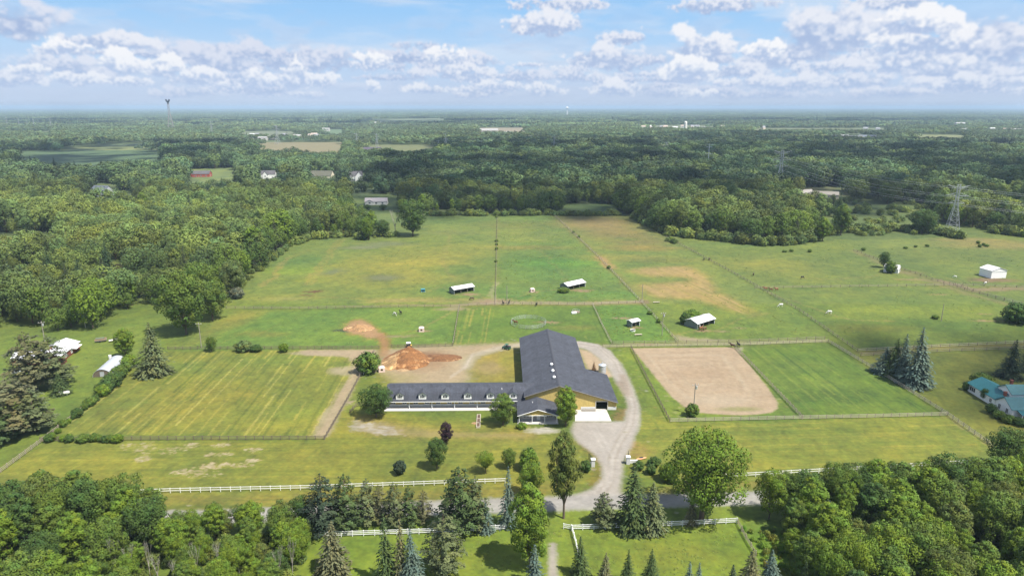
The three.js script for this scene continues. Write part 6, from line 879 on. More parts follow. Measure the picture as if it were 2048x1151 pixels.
fence('pasture_fence', 'pale fence left of the round pen field', [[-24.5,-305.3], [-23.7,-277.4], [-23,-251.5]], { ...FARP, gap: 3 });
fence('pasture_fence', 'pale fence right of the round pen field', [[38,-307.8], [38.4,-278.8], [39.2,-253.2]], { ...FARP, gap: 3 });
fence('pasture_fence', 'fence line dividing the two back pastures', [[-8,-309.4], [-9.1,-378.9], [-12.8,-580.7]], FARF);
fence('pasture_fence', 'long diagonal fence left of the hay field', [[36.1,-583.5], [54,-409.4], [62.2,-306.1], [65.6,-255]], FARP);
fence('pasture_fence', 'long diagonal fence right of the hay field', [[110.1,-480.9], [124.1,-369.2], [131.3,-298], [131.6,-244.8]], FARF);
fence('pasture_fence', 'fence from the diagonal corner to the right edge', [[131.6,-244.8], [170.1,-250.4], [217.4,-256.2]], FARP);
fence('pasture_fence', 'second fence below the one to the right edge', [[130.4,-239.9], [166.6,-244.8], [211.9,-249.2]], { ...FARF, gap: 5 });
fence('pasture_fence', 'fence crossing the right pasture', [[124.5,-337.9], [174.6,-340.9], [234.9,-343.9], [275.6,-337.9]], { ...FARF, gap: 5 });
fence('pasture_fence', 'diagonal fence past the white shelters', [[221.5,-433.5], [223.4,-382.6], [228.2,-343.9], [240.7,-298]], { ...FARF, gap: 4.5 });
fence('pasture_fence', 'second diagonal fence nearer the right edge', [[231.4,-349.2], [234,-329.1], [243.1,-301.2]], { ...FARP, gap: 4.5 });
{ // round pen of steel panels
  const o = thing('round_pen', 'round pen of grey steel panels behind the barn', 'round pen', 7.1, -279.3), n = 18, r = 7.4;
  for (let k = 0; k < n; k++) { const a = k / n * 6.2832, w = 2 * r * Math.tan(Math.PI / n); part(o, 'panel', join([...[0.35, 0.7, 1.05, 1.4, 1.7].map((y) => bar([-w / 2, y, 0], [w / 2, y, 0], 0.03, 4)), bar([-w / 2 + 0.04, 0, 0], [-w / 2 + 0.04, 1.75, 0], 0.028, 4), bar([w / 2 - 0.04, 0, 0], [w / 2 - 0.04, 1.75, 0], 0.028, 4)]), GALV, Math.sin(a) * r, 0, Math.cos(a) * r, a); }
}
// ---------------------------------------------------------------- poles, pylons, towers
function pole(label, x, z, h, arm = true, can = false, turn = 0) {
  const o = thing('utility_pole', label, 'pole', x, z, turn); part(o, 'pole', new THREE.CylinderGeometry(0.12, 0.17, h, 8).translate(0, h / 2, 0), GREYWOOD);
  if (arm) { part(o, 'cross_arm', box(2.2, 0.14, 0.12), GREYWOOD, 0, h - 0.6, 0.14); for (const s of [-0.95, 0, 0.95]) part(o, 'insulator', new THREE.CylinderGeometry(0.05, 0.07, 0.22, 6), WHITE, s, h - 0.32, 0.14); }
  if (can) part(o, 'transformer', new THREE.CylinderGeometry(0.28, 0.28, 0.9, 10), METAL, 0.4, h - 1.4, 0.1); return o;
}
pole('utility pole standing in the sand arena corner', 54.9, -189.8, 10.2, true, true, 0.3);
pole('utility pole with transformer beside the small run-in shed', 61.1, -263.5, 10, true, true, 0.2);
pole('thin pole at the diagonal fence below the dry patch', 62.2, -313.7, 8.6, false);
pole('leaning dark pole on the right pasture', 186.7, -283, 7.9, false); pole('pale utility pole above the left paddock fence', -120.5, -249.8, 10, true, false, 0.1); pole('utility pole behind the brick farmhouse', -182.5, -252.1, 9.8, true, true, 0.4); pole('thin pole near the horses at the pasture gate', -2.4, -311.1, 8.6, false);
function lattice(o, h, w0, w1, mat) {   // four legs and bracing
  const kx = (y) => lerp(w0, w1, Math.min(1, y / (h * 0.62))) / 2, R0 = h * 0.0034;
  for (const [sx, sz] of [[-1, -1], [1, -1], [1, 1], [-1, 1]]) part(o, 'leg', join([bar([sx * w0 / 2, 0, sz * w0 / 2], [sx * w1 / 2, h * 0.62, sz * w1 / 2], R0 * 1.3, 4), bar([sx * w1 / 2, h * 0.62, sz * w1 / 2], [sx * w1 * 0.32, h, sz * w1 * 0.32], R0 * 1.1, 4)]), mat);
  const g = [], n = 9; for (let k = 0; k < n; k++) { const ya = h * Math.pow(k / n, 1.15), yb = h * Math.pow((k + 1) / n, 1.15), a = kx(ya), b = kx(yb); for (let s = 0; s < 4; s++) { const c = Math.cos(s * Math.PI / 2), d = Math.sin(s * Math.PI / 2), P3 = (u, y, q) => [u * c - q * d, y, u * d + q * c]; g.push(bar(P3(-a, ya, a), P3(b, yb, b), R0 * 0.6, 3), bar(P3(a, ya, a), P3(-b, yb, b), R0 * 0.6, 3), bar(P3(-b, yb, b), P3(b, yb, b), R0 * 0.6, 3)); } }
  part(o, 'bracing', join(g), mat);
}
function pylon(label, x, z, h, turn, group) {
  const o = thing('power_pylon', label, 'pylon', x, z, turn, group); lattice(o, h, h * 0.24, h * 0.055, GALV);
  for (const [f, w] of [[0.62, 0.2], [0.775, 0.27]]) part(o, 'cross_arm', join([1, -1].flatMap((s) => [-1, 1].flatMap((q) => [bar([s * h * 0.02, h * f, q * h * 0.024], [s * h * w * 0.75, h * f, 0], h * 0.0035, 3), bar([s * h * 0.02, h * (f + 0.06), q * h * 0.02], [s * h * w * 0.75, h * f, 0], h * 0.003, 3)]))), GALV);
  part(o, 'cross_arm', join([1, -1].flatMap((s) => [-1, 1].flatMap((q) => [bar([s * h * 0.01, h * 0.94, q * h * 0.02], [s * h * 0.2, h * 0.99, 0], h * 0.0035, 3), bar([s * h * 0.01, h * 0.9, q * h * 0.02], [s * h * 0.2, h * 0.99, 0], h * 0.003, 3), bar([-s * h * 0.02, h * 0.95, 0], [s * h * 0.14, h * 0.92, 0], h * 0.003, 3)]))), GALV);
  return o;
}
const PY = [[325.8, -499, 35.4], [291.6, -747.3, 45]];
pylon('nearest steel lattice pylon beyond the right pasture', ...PY[0], -0.3); pylon('steel lattice pylon rising from the woods, middle right', ...PY[1], -0.3);
{ const o = thing('power_pole', 'tall single steel power pole right of centre woods', 'pole', 277, -976, -0.3); part(o, 'pole', new THREE.CylinderGeometry(0.4, 0.8, 40, 8).translate(0, 20, 0), GALV); for (const [y, w] of [[39, 12], [35.5, 9], [26, 11], [17, 9]]) part(o, 'cross_arm', box(w, 0.5, 0.5), GALV, 0, y, 0); }
[['far pylon over the woods left of centre', -345.7, -1550.9, 33.7], ['slim far pylon beside the tan field', -301.1, -1550.9, 32.7], ['far pylon over the dark woods above the hay field', -149.5, -1570, 33], ['small far pylon left of the tall twin one', -60.4, -1397.6, 24.6], ['tall twin far pylon at the centre', 81.9, -1353, 36.2], ['far pylon left of the lone pair', 47.3, -1367.6, 24.1], ['far pylon of the lone pair in a cutting, right', 298.1, -1338.7, 24.6], ['far pylon of the lone pair in a cutting, left', 291.4, -1338.7, 18.9], ['pale far pylon over the far road', -586.2, -1741.1, 46.2], ['far pylon on the left plain with flat arms', -923.4, -2149.5, 47.9], ['far pylon at the left, tallest of the row', -1929.2, -2931, 44.7], ['far pylon second in the left row', -2094.5, -3070, 38.3], ['far pylon third in the left row', -2212.2, -3144.6, 41.4], ['far pylon first in the left row', -2322, -3222.8, 44.6], ['short far pylon in the left row', -2176.3, -3144.6, 30.5], ['thin far pylon left of the dark woods pylon', -158.2, -1496.3, 21.1], ['thin far pylon right of the twin one', 152.1, -1353, 22.9]].forEach(([l, x, z, h]) => pylon(l, x, z, Math.min(h, 60), -0.3));
{ // cables between the two near pylons and out of frame to the right
  const A = PY[0], B = PY[1], C = [620, -330, 36]; const k = (p, f, s) => { const w = p[2] * (f > 0.9 ? 0.2 : f > 0.7 ? 0.2 : 0.15) * s; return new THREE.Vector3(p[0] + Math.cos(0.3) * w, p[2] * f - 0.8, p[1] + Math.sin(0.3) * w); };
  for (const [P0, P1, l] of [[A, B, 'cable strung between the two lattice pylons'], [A, C, 'cable running from the near pylon to the right edge']]) for (const f of [0.62, 0.775, 0.96]) for (const s of [-1, 1]) { const a = k(P0, f, s), b = k(P1, f, s), m = a.clone().lerp(b, 0.5); m.y -= a.distanceTo(b) * 0.045; const o = new THREE.Mesh(new THREE.TubeGeometry(new THREE.QuadraticBezierCurve3(a, m, b), 20, 0.05, 4), std(0.5, 0.52, 0.55, 0.4)); o.name = numbered('power_cable'); tag(o, l, 'cable', l.replace('cable', 'cables')); scene.add(o); }
}
{ const o = thing('radio_tower', 'tall lattice tower with dark head rising above the horizon', 'tower', -1309, -2687); o.rotation.y = 0.3; const red = std(0.34, 0.3, 0.3, 0.7); lattice(o, 108, 22, 6, red); part(o, 'tower_head', join([at(new THREE.CylinderGeometry(8, 4, 6, 10), 0, 110, 0), at(box(5, 6, 5), -5, 112, 0), at(box(5, 6, 5), 5, 112, 0), at(new THREE.CylinderGeometry(3, 2, 8, 8), 0, 103, 0)]), std(0.05, 0.05, 0.07)); }
{ const o = thing('water_tower', 'white silo shaped water tower on the far plain', 'water tower', 639, -2580); part(o, 'tank', join([new THREE.CylinderGeometry(5.6, 6.4, 34, 16).translate(0, 17, 0), new THREE.SphereGeometry(5.6, 16, 8, 0, 6.3, 0, 1.571).translate(0, 34, 0)]), std(0.7, 0.68, 0.62)); part(o, 'base', new THREE.CylinderGeometry(8, 9, 10, 12).translate(0, 5, 0), std(0.12, 0.12, 0.15)); part(o, 'door', box(3, 4, 0.6), DARK, 0, 10, 7); }
{ const o = thing('water_tower', 'white domed water tower standing on the horizon', 'water tower', 554, -7084); part(o, 'tank', new THREE.SphereGeometry(17, 20, 10).scale(1, 0.45, 1).translate(0, 82, 0), std(0.9, 0.9, 0.9)); part(o, 'column', new THREE.CylinderGeometry(4, 6, 78, 12).translate(0, 39, 0), std(0.7, 0.7, 0.7)); part(o, 'cap', new THREE.CylinderGeometry(4, 8, 6, 12).translate(0, 91, 0), std(0.5, 0.5, 0.5)); }
// ---------------------------------------------------------------- farm things
function heap(name, label, x, z, rx, rz, h, mats, seed, peak = [0, 0], ridge = 0) {   // a heap of chips: noisy cone on a ragged base
  const g = new THREE.BufferGeometry(), p = [], idx = [], uv = [], M = 44, N = 22;
  for (let j = 0; j <= N; j++) for (let i = 0; i < M; i++) { const a = i / M * 6.2832, q = j / N, edge = 1 + 0.16 * ns(noiseA, Math.cos(a) * 0.12 + seed, Math.sin(a) * 0.12), px = Math.cos(a) * rx * q * edge + peak[0] * (1 - q), pz = Math.sin(a) * rz * q * edge + peak[1] * (1 - q), y = h * Math.pow(1 - q, 1 + ridge) * (1 + 0.14 * ns(noiseB, px / 40 + seed, pz / 40)) + 0.3 * h * 0.3 * ns(noiseC, px / 60, pz / 60) * (1 - q) * (q > 0.03 ? 1 : 0); p.push(px, j === N ? -0.05 : Math.max(0.01, y), pz); uv.push(px / 12, pz / 12); }
  for (let j = 0; j < N; j++) for (let i = 0; i < M; i++) { const a = j * M + i, b = j * M + (i + 1) % M, c = a + M, d = b + M; idx.push(a, b, c, b, d, c); }
  g.setAttribute('position', new THREE.Float32BufferAttribute(p, 3)); g.setAttribute('uv', new THREE.Float32BufferAttribute(uv, 2)); g.setIndex(idx); g.computeVertexNormals();
  const m = new THREE.Mesh(g, mats); m.name = numbered(name); m.position.set(x, 0.02, z); tag(m, label, 'pile'); scene.add(m); return m;
}
const chipMat = (seed, r, g, b) => { const t = grainTexture(seed, 256, (u, v) => { const n = 1 + ns(noiseA, u, v) * 0.2 + ns(noiseC, u * 2, v * 2) * 0.16, y = ns(noiseB, u, v); return [r * n + (y > 0.35 ? 0.12 : 0), g * n + (y > 0.35 ? 0.12 : 0), b * n + (y > 0.35 ? 0.1 : 0)]; }); return new THREE.MeshStandardMaterial({ map: t, roughness: 1, side: THREE.DoubleSide }); };
heap('woodchip_pile', 'tall brown woodchip pile in the yard behind the stables', -38.6, -235, 8.8, 9, 4.2, chipMat(81, 0.475, 0.325, 0.19), 0.3, [0.5, -4.5]);
heap('woodchip_pile', 'pale slope of fresh chips on the left side of the tall pile', -43, -234, 4.6, 7.5, 2.7, chipMat(82, 0.57, 0.45, 0.3), 0.7, [1.5, -2.5]);
heap('woodchip_pile', 'low dark woodchip spread right of the tall pile', -27.5, -238.2, 9.5, 4.2, 0.8, chipMat(83, 0.43, 0.295, 0.18), 0.5);
heap('woodchip_pile', 'pale rounded woodchip mound in the upper left paddock', -64.8, -273.3, 7, 5, 1.9, chipMat(84, 0.57, 0.445, 0.305), 0.9);
heap('sand_heap', 'small pale heap at the foot of the woodchip pile', -34.2, -235.7, 2, 1.3, 0.7, chipMat(85, 0.62, 0.53, 0.4), 0.2); heap('sand_heap', 'second small pale heap in front of the woodchip pile', -38.6, -225.9, 2.2, 1.1, 0.6, chipMat(86, 0.6, 0.5, 0.37), 0.4);
function wheel(o, r, w, x, y, z) { const t = part(o, 'wheel', new THREE.CylinderGeometry(r, r, w, 14).rotateZ(Math.PI / 2), std(0.025, 0.025, 0.027, 0.9), x, y, z); part(t, 'rim', new THREE.CylinderGeometry(r * 0.55, r * 0.55, w + 0.04, 10).rotateZ(Math.PI / 2), std(0.45, 0.4, 0.2, 0.5)); return t; }
{
  const o = thing('tractor', 'loader tractor with grey cab roof behind the woodchip pile', 'tractor', -39.6, -246.6, 0.2), y = std(0.65, 0.4, 0.06, 0.5);
  part(o, 'body', join([rbox(0.9, 0.8, 2.2, 0.08).translate(0, 0.8, 1.4), box(1.1, 0.5, 3.6).translate(0, 0.6, 0.6)]), y); const c = part(o, 'cab', join([...[[-0.7, -0.6], [0.7, -0.6], [0.7, 0.75], [-0.7, 0.75]].map(([x, z]) => box(0.1, 1.6, 0.1).translate(x, 1.3, z)), box(1.5, 0.5, 1.4).translate(0, 1.0, 0)]), std(0.05, 0.05, 0.06)); part(c, 'cab_roof', rbox(1.75, 0.22, 1.75, 0.08), std(0.55, 0.56, 0.58), 0, 2.85, 0.05); part(c, 'glass', box(1.35, 1.2, 0.03), GLASS, 0, 1.55, 0.75); part(c, 'glass', box(0.03, 1.2, 1.2), GLASS, 0.68, 1.55, 0.05);
  for (const s of [-1, 1]) { wheel(o, 0.85, 0.5, s * 0.95, 0.85, -0.3); wheel(o, 0.5, 0.35, s * 0.8, 0.5, 2.0); part(o, 'fender', box(0.55, 0.1, 1.3), y, s * 0.95, 1.75, -0.3); } part(o, 'loader', join([bar([-0.6, 1.4, 0.9], [-0.6, 0.7, 3.2], 0.09), bar([0.6, 1.4, 0.9], [0.6, 0.7, 3.2], 0.09), box(2.0, 0.7, 0.6).translate(0, 0.2, 3.5)]), y); part(o, 'backhoe_arm', join([bar([0.2, 0.9, -1.0], [0.6, 2.0, -2.0], 0.12), bar([0.6, 2.0, -2.0], [1.0, 0.8, -2.8], 0.1), box(0.7, 0.6, 0.6).translate(1.0, 0.3, -2.8)]), std(0.06, 0.06, 0.07));
}
function vehicle(name, label, category, x, z, turn, L, W, H, paint, opts = {}) {   // a small road car or cart: side outline extruded, glass, wheels, lamps
  const o = thing(name, label, category, x, z, turn), hl = L / 2, k = opts.van ? 0.9 : 1;
  const prof = opts.cart ? [[-hl, 0.4], [hl, 0.4], [hl, 0.95], [hl * 0.35, 1.05], [-hl, 1.0]] : [[-hl, 0.35], [hl, 0.35], [hl, 0.8], [hl * 0.92, 0.95], [hl * 0.45, 1.02], [hl * 0.45, 1.0], [-hl * 0.96, 1.02], [-hl, 0.85]];
  const mk = (pts, w, b = 0.06) => { const g = new THREE.ExtrudeGeometry(new THREE.Shape(pts.map(([a, c]) => new THREE.Vector2(a, c))), { depth: w - 2 * b, bevelEnabled: true, bevelThickness: b, bevelSize: b, bevelSegments: 2, steps: 1 }); g.translate(0, 0, -w / 2 + b); return g; };
  const body = part(o, 'body', mk(prof, W), paint);
  if (opts.cart) { part(o, 'roof', rbox(L * 0.42, 0.1, W, 0.04), paint, 0, H - 0.1, 0); part(o, 'roll_cage', join([[-0.2, -1], [-0.2, 1], [0.2, -1], [0.2, 1]].map(([a, s]) => bar([a * L, 0.9, s * W * 0.45], [a * L * 0.9, H - 0.05, s * W * 0.45], 0.04))), DARK); part(o, 'cargo_bed', box(L * 0.38, 0.4, W * 0.95), DARK, -L * 0.3, 0.95, 0); part(o, 'seat', rbox(0.5, 0.6, W * 0.8, 0.08), DARK, 0, 0.9, 0); }
  else { const cab = part(o, 'cabin', mk([[-hl * 0.88, 1.0], [hl * 0.42, 1.0], [hl * 0.12, H - 0.1], [-hl * 0.8, H - 0.08]], W * 0.86, 0.05), GLASS); part(cab, 'roof', rbox(L * 0.44 * k, 0.08, W * 0.8, 0.03), paint, -hl * 0.34, H - 0.07, 0); for (const s of [-1, 1]) { part(o, 'headlight', rbox(0.12, 0.16, 0.34, 0.04), std(0.8, 0.8, 0.78, 0.2), hl + 0.02, 0.62, s * W * 0.34); part(o, 'tail_light', rbox(0.1, 0.2, 0.24, 0.04), std(0.4, 0.02, 0.02, 0.3), -hl - 0.02, 0.75, s * W * 0.38); } }
  for (const a of [-0.3, 0.3]) for (const s of [-1, 1]) { const t = part(o, 'wheel', new THREE.CylinderGeometry(0.34, 0.34, 0.24, 14).rotateX(Math.PI / 2), std(0.025, 0.025, 0.027, 0.9), a * L, 0.34, s * (W / 2 - 0.08)); part(t, 'rim', new THREE.CylinderGeometry(0.2, 0.2, 0.27, 10).rotateX(Math.PI / 2), METAL); } return o;
}
vehicle('utility_vehicle', 'dark green utility vehicle parked at the barn corner', 'utility vehicle', -2.1, -247.6, 2.6, 3.0, 1.6, 2.0, std(0.03, 0.1, 0.06, 0.4), { cart: true });
vehicle('parked_car', 'silver car parked at the left edge', 'car', -172.7, -223.5, 0.3, 4.7, 1.9, 1.75, std(0.55, 0.58, 0.6, 0.3, { metalness: 0.4 }));
{ const o = thing('utility_trailer', 'dark loaded trailer on the lawn behind the farmhouse', 'trailer', -163.2, -256.2, 0.4); part(o, 'bed', box(4, 0.3, 1.9).translate(0, 0.6, 0), GREYWOOD); part(o, 'load', rbox(3, 0.8, 1.5, 0.2), std(0.12, 0.14, 0.09), -0.2, 0.9, 0); part(o, 'side_board', box(4, 0.5, 0.08), WOOD, 0, 0.9, 0.95); part(o, 'side_board', box(4, 0.5, 0.08), WOOD, 0, 0.9, -0.95); part(o, 'drawbar', bar([2, 0.6, 0], [3.3, 0.5, 0], 0.06), DARK); for (const s of [-1, 1]) part(o, 'wheel', new THREE.CylinderGeometry(0.36, 0.36, 0.24, 12).rotateX(Math.PI / 2), DARK, -0.2, 0.36, s * 1.05); }
{ const o = thing('boat', 'small pale boat lying beside the pointed bright tree', 'boat', -157.6, -256.8, 0.5), g = []; const sec = [[-2.4, 0.75, 0.7], [-1, 0.9, 0.75], [0.6, 0.8, 0.8], [1.9, 0.4, 0.9], [2.6, 0.03, 1.0]]; for (let k = 0; k + 1 < sec.length; k++) { const [a, w, h] = sec[k], [b, v, i] = sec[k + 1]; for (const s of [-1, 1]) g.push([[a, h, s * w], [a, 0.1, s * w * 0.3], [b, 0.15, s * v * 0.3], [b, i, s * v]]); g.push([[a, 0.1, -w * 0.3], [b, 0.15, -v * 0.3], [b, 0.15, v * 0.3], [a, 0.1, w * 0.3]]); } g.push([[-2.4, 0.7, -0.75], [-2.4, 0.1, -0.22], [-2.4, 0.1, 0.22], [-2.4, 0.7, 0.75]]); part(o, 'hull', faces(g), std(0.62, 0.62, 0.58)); part(o, 'deck', slab([[0.6, 0.82, 0.78], [2.5, 0.98, 0.03], [2.5, 0.98, -0.03], [0.6, 0.82, -0.78]], 0.04), WHITE); part(o, 'seat', box(0.4, 0.06, 1.6), WOOD, -0.9, 0.55, 0); }
{ const o = thing('water_tank', 'white round tank at the back of the hoop greenhouse', 'tank', -149, -237.8); part(o, 'tank', join([new THREE.CylinderGeometry(0.6, 0.6, 1.1, 14).translate(0, 0.55, 0), new THREE.SphereGeometry(0.6, 14, 6, 0, 6.3, 0, 1.57).scale(1, 0.5, 1).translate(0, 1.1, 0)]), WHITE); part(o, 'lid', new THREE.CylinderGeometry(0.18, 0.18, 0.12, 10), DARK, 0, 1.42, 0); }
{ const o = thing('grain_bin', 'grey steel grain bin behind the lean-to', 'grain bin', 31.6, -223.4); part(o, 'body', new THREE.CylinderGeometry(1.3, 1.3, 3.0, 20).translate(0, 1.5, 0), GALV); for (const y of [0.6, 1.2, 1.8, 2.4]) part(o, 'ring', new THREE.TorusGeometry(1.31, 0.035, 5, 24).rotateX(Math.PI / 2), METAL, 0, y, 0); part(o, 'roof', new THREE.ConeGeometry(1.4, 0.7, 20).translate(0, 3.35, 0), METAL); part(o, 'cap', new THREE.CylinderGeometry(0.25, 0.3, 0.25, 10), GALV, 0, 3.75, 0); }
plant('slim', SP, 'narrow dead brown conifer beside the grain bin', 'dead conifer', 28.9, -225.4, 3.6, 1, leafMat(0.2, 0.12, 0.06, 0.1), undefined, 1);
function hayHut(label, x, z, turn, m) {   // moulded feeder with arched openings
  const o = thing('hay_feeder', label, 'hay feeder', x, z, turn), arch = []; for (let k = 0; k <= 8; k++) { const a = Math.PI * k / 8; arch.push([Math.cos(a) * 0.42, 0.95 + Math.sin(a) * 0.35]); } arch.push([-0.42, 0.5], [0.42, 0.5]);
  for (let s = 0; s < 4; s++) { const a = s * Math.PI / 2; part(o, 'side', wallGeo([[-1.1, 0], [1.1, 0], [1.0, 1.55], [-1.0, 1.55]], [arch], 0.08), m, Math.sin(a) * 1.02, 0, Math.cos(a) * 1.02, a); } part(o, 'roof', join([box(2.1, 0.1, 2.1).translate(0, 1.5, 0), new THREE.CylinderGeometry(0.75, 1.45, 0.4, 4).rotateY(Math.PI / 4).translate(0, 1.78, 0)]), m); part(o, 'hay', rbox(1.5, 0.8, 1.5, 0.2), std(0.4, 0.33, 0.16)); return o;
}
const PINK = std(0.68, 0.52, 0.46, 0.6); hayHut('pinkish hay feeder in the back middle pasture', 10.3, -332, 0.2, PINK); hayHut('pinkish hay feeder in the upper left paddock', -37.6, -269.3, 0.1, PINK); hayHut('pinkish hay feeder beside the bushy thicket', -46, -224.9, 0.3, PINK);
{ const o = thing('feed_box', 'blue covered feeder in the back left pasture', 'feeder', -44.9, -332, 0.3); part(o, 'body', rbox(1.9, 1.3, 1.7, 0.12), std(0.04, 0.19, 0.25, 0.5)); part(o, 'lid', rbox(2.1, 0.2, 1.9, 0.08), std(0.05, 0.24, 0.3, 0.5), 0, 1.28, 0); part(o, 'opening', box(1.2, 0.6, 0.04), DARK, 0, 0.5, 0.86); part(o, 'skid', box(2.2, 0.15, 0.2), WHITE, 0, 0, 0.7); part(o, 'skid', box(2.2, 0.15, 0.2), WHITE, 0, 0, -0.7); }
{ const o = thing('hay_rack', 'white framed hay rack below the bushy thicket', 'hay rack', -50.8, -222.6, 0.1); part(o, 'frame', join([[-1, -0.6], [1, -0.6], [1, 0.6], [-1, 0.6]].map(([x, z]) => box(0.14, 1.7, 0.14).translate(x, 0, z)).concat([box(2.2, 0.14, 0.14).translate(0, 1.6, 0.6), box(2.2, 0.14, 0.14).translate(0, 1.6, -0.6), box(0.14, 0.14, 1.3).translate(-1, 1.6, 0), box(0.14, 0.14, 1.3).translate(1, 1.6, 0)])), WHITE); part(o, 'tray', box(2.1, 0.5, 1.2), std(0.5, 0.48, 0.44), 0, 0.6, 0); for (let k = 0; k < 6; k++) part(o, 'bar', bar([-0.85 + k * 0.34, 1.1, 0.62], [-0.85 + k * 0.34, 1.65, 0.62], 0.03, 4), WHITE); }
{ const o = thing('pallet_stack', 'stacked dark pallets between hay rack and pinkish feeder', 'pallets', -48.4, -224, 0.2); for (let k = 0; k < 4; k++) { const p = part(o, 'pallet', join([-0.5, 0, 0.5].map((z) => box(1.2, 0.09, 0.1).translate(0, 0, z))), GREYWOOD, k % 2 * 0.08, k * 0.15, 0); for (let j = 0; j < 6; j++) part(p, 'slat', box(0.14, 0.025, 1.1), WOOD, -0.53 + j * 0.21, 0.095, 0); } }
{ const o = thing('stock_trough', 'white round tub below the small run-in shed', 'water tub', 50.2, -269.3); part(o, 'tub', new THREE.LatheGeometry([[0, 0.05], [0.9, 0.05], [1.05, 0.7], [1.1, 0.7], [1.0, 0]].map(([a, b]) => new THREE.Vector2(a, b)), 18), WHITE); part(o, 'water', new THREE.CylinderGeometry(0.98, 0.98, 0.02, 18), water, 0, 0.5, 0); }
for (const [l, x, z, t] of [['low feed bunk below the white round tub', 51.5, -263.5, 0.1], ['low feed bunk in the hay field near the diagonal fence', 68.6, -311.1, 0.05]]) { const o = thing('feed_bunk', l, 'feed bunk', x, z, t); part(o, 'trough', join([slab([[-1.5, 0.7, 0.4], [1.5, 0.7, 0.4], [1.5, 0.4, 0.12], [-1.5, 0.4, 0.12]], 0.04), slab([[-1.5, 0.4, -0.12], [1.5, 0.4, -0.12], [1.5, 0.7, -0.4], [-1.5, 0.7, -0.4]], 0.04), box(3, 0.05, 0.26).translate(0, 0.37, 0)]), PALEWOOD); for (const s of [-1, 1]) for (const q of [-1, 1]) part(o, 'leg', bar([s * 1.3, 0, q * 0.42], [s * 1.3, 0.6, q * 0.3], 0.05, 4), GREYWOOD); }
{ const o = thing('bale_feeder', 'ring feeder with torn hay and a white wrapped bale', 'bale feeder', 29, -296.4); part(o, 'ring', new THREE.TorusGeometry(1.6, 0.06, 5, 24).rotateX(Math.PI / 2), GALV, 0, 1.0, 0); part(o, 'ring', new THREE.TorusGeometry(1.6, 0.06, 5, 24).rotateX(Math.PI / 2), GALV, 0, 0.3, 0); for (let k = 0; k < 12; k++) part(o, 'bar', bar([Math.cos(k / 12 * 6.283) * 1.6, 0, Math.sin(k / 12 * 6.283) * 1.6], [Math.cos(k / 12 * 6.283) * 1.6, 1, Math.sin(k / 12 * 6.283) * 1.6], 0.04, 4), GALV); part(o, 'hay', new THREE.SphereGeometry(1.5, 14, 7, 0, 6.3, 0, 1.57).scale(1.3, 0.5, 1), std(0.2, 0.13, 0.08)); }
{ const o = thing('wrapped_bale', 'white wrapped bale before the ring feeder', 'bale', 27.9, -294.1, 0.2); part(o, 'bale', rbox(2.4, 1.0, 1.1, 0.25), WHITE); part(o, 'band', rbox(0.1, 1.02, 1.12, 0.04), std(0.4, 0.4, 0.4), 0.6, 0, 0); }
for (const [l, x, z, s] of [['white gate pillar left of the driveway mouth', 21, -159.1, 1], ['white gate pillar right of the driveway mouth', 30.3, -160.4, -1]]) { const o = thing('gate_pillar', l, 'gate pillar', x, z, 0); o.userData.kind = 'thing'; part(o, 'shaft', box(0.9, 2.0, 0.9), std(0.6, 0.6, 0.6)); part(o, 'cap', join([box(1.15, 0.16, 1.15).translate(0, 2, 0), new THREE.ConeGeometry(0.75, 0.35, 4).rotateY(Math.PI / 4).translate(0, 2.33, 0)]), WHITE); part(o, 'wing_wall', box(2.2, 0.9, 0.4), std(0.6, 0.6, 0.6), -s * 1.5, 0, -0.4);
  const g = thing('iron_gate', s > 0 ? 'open black iron gate leaf at the left pillar' : 'open black iron gate leaf at the right pillar', 'gate', x + s * 0.1, z - 0.5, 0.25 * s); part(g, 'frame', join([box(0.07, 1.7, 0.07).translate(0, 0.1, -0.1), box(0.07, 1.7, 0.07).translate(0, 0.1, -3.3), box(0.06, 0.07, 3.2).translate(0, 0.15, -1.7), box(0.06, 0.07, 3.2).translate(0, 1.7, -1.7)]), DARK); for (let k = 0; k < 10; k++) part(g, 'bar', bar([0, 0.15, -0.4 - k * 0.29], [0, 1.9, -0.4 - k * 0.29], 0.025, 4), DARK); }
{ const o = thing('kayak', 'tan and orange kayak lying by the right gate pillar', 'kayak', 34.2, -162.8, 0.35), g = new THREE.SphereGeometry(1, 18, 8).scale(1.6, 0.26, 0.42).translate(0, 0.26, 0); part(o, 'hull', g, std(0.62, 0.3, 0.14, 0.5)); part(o, 'cockpit', new THREE.TorusGeometry(0.4, 0.05, 6, 16).rotateX(Math.PI / 2).scale(1.5, 1, 0.7), DARK, 0, 0.53, 0); part(o, 'seat', rbox(0.9, 0.05, 0.4, 0.02), DARK, 0, 0.5, 0); }
{ const o = thing('garden_bed', 'long timber garden bed beside the stable wing trees', 'garden bed', -9.9, -185, 0.02); for (const [w, d, x, z] of [[0.16, 8.4, -0.5, 0], [0.16, 8.4, 0.5, 0], [0.84, 0.16, 0, -4.1], [0.84, 0.16, 0, 4.1], [0.84, 0.14, 0, -1.4], [0.84, 0.14, 0, 1.4]]) part(o, 'timber', box(w, 0.5, d), PALEWOOD, x, 0, z); part(o, 'soil', box(0.84, 0.35, 8.0), std(0.1, 0.06, 0.04, 1)); }
heap('soil_heap', 'small tan heap left of the timber garden bed', -10.6, -184, 1.3, 0.9, 0.45, chipMat(88, 0.58, 0.47, 0.33), 0.6);
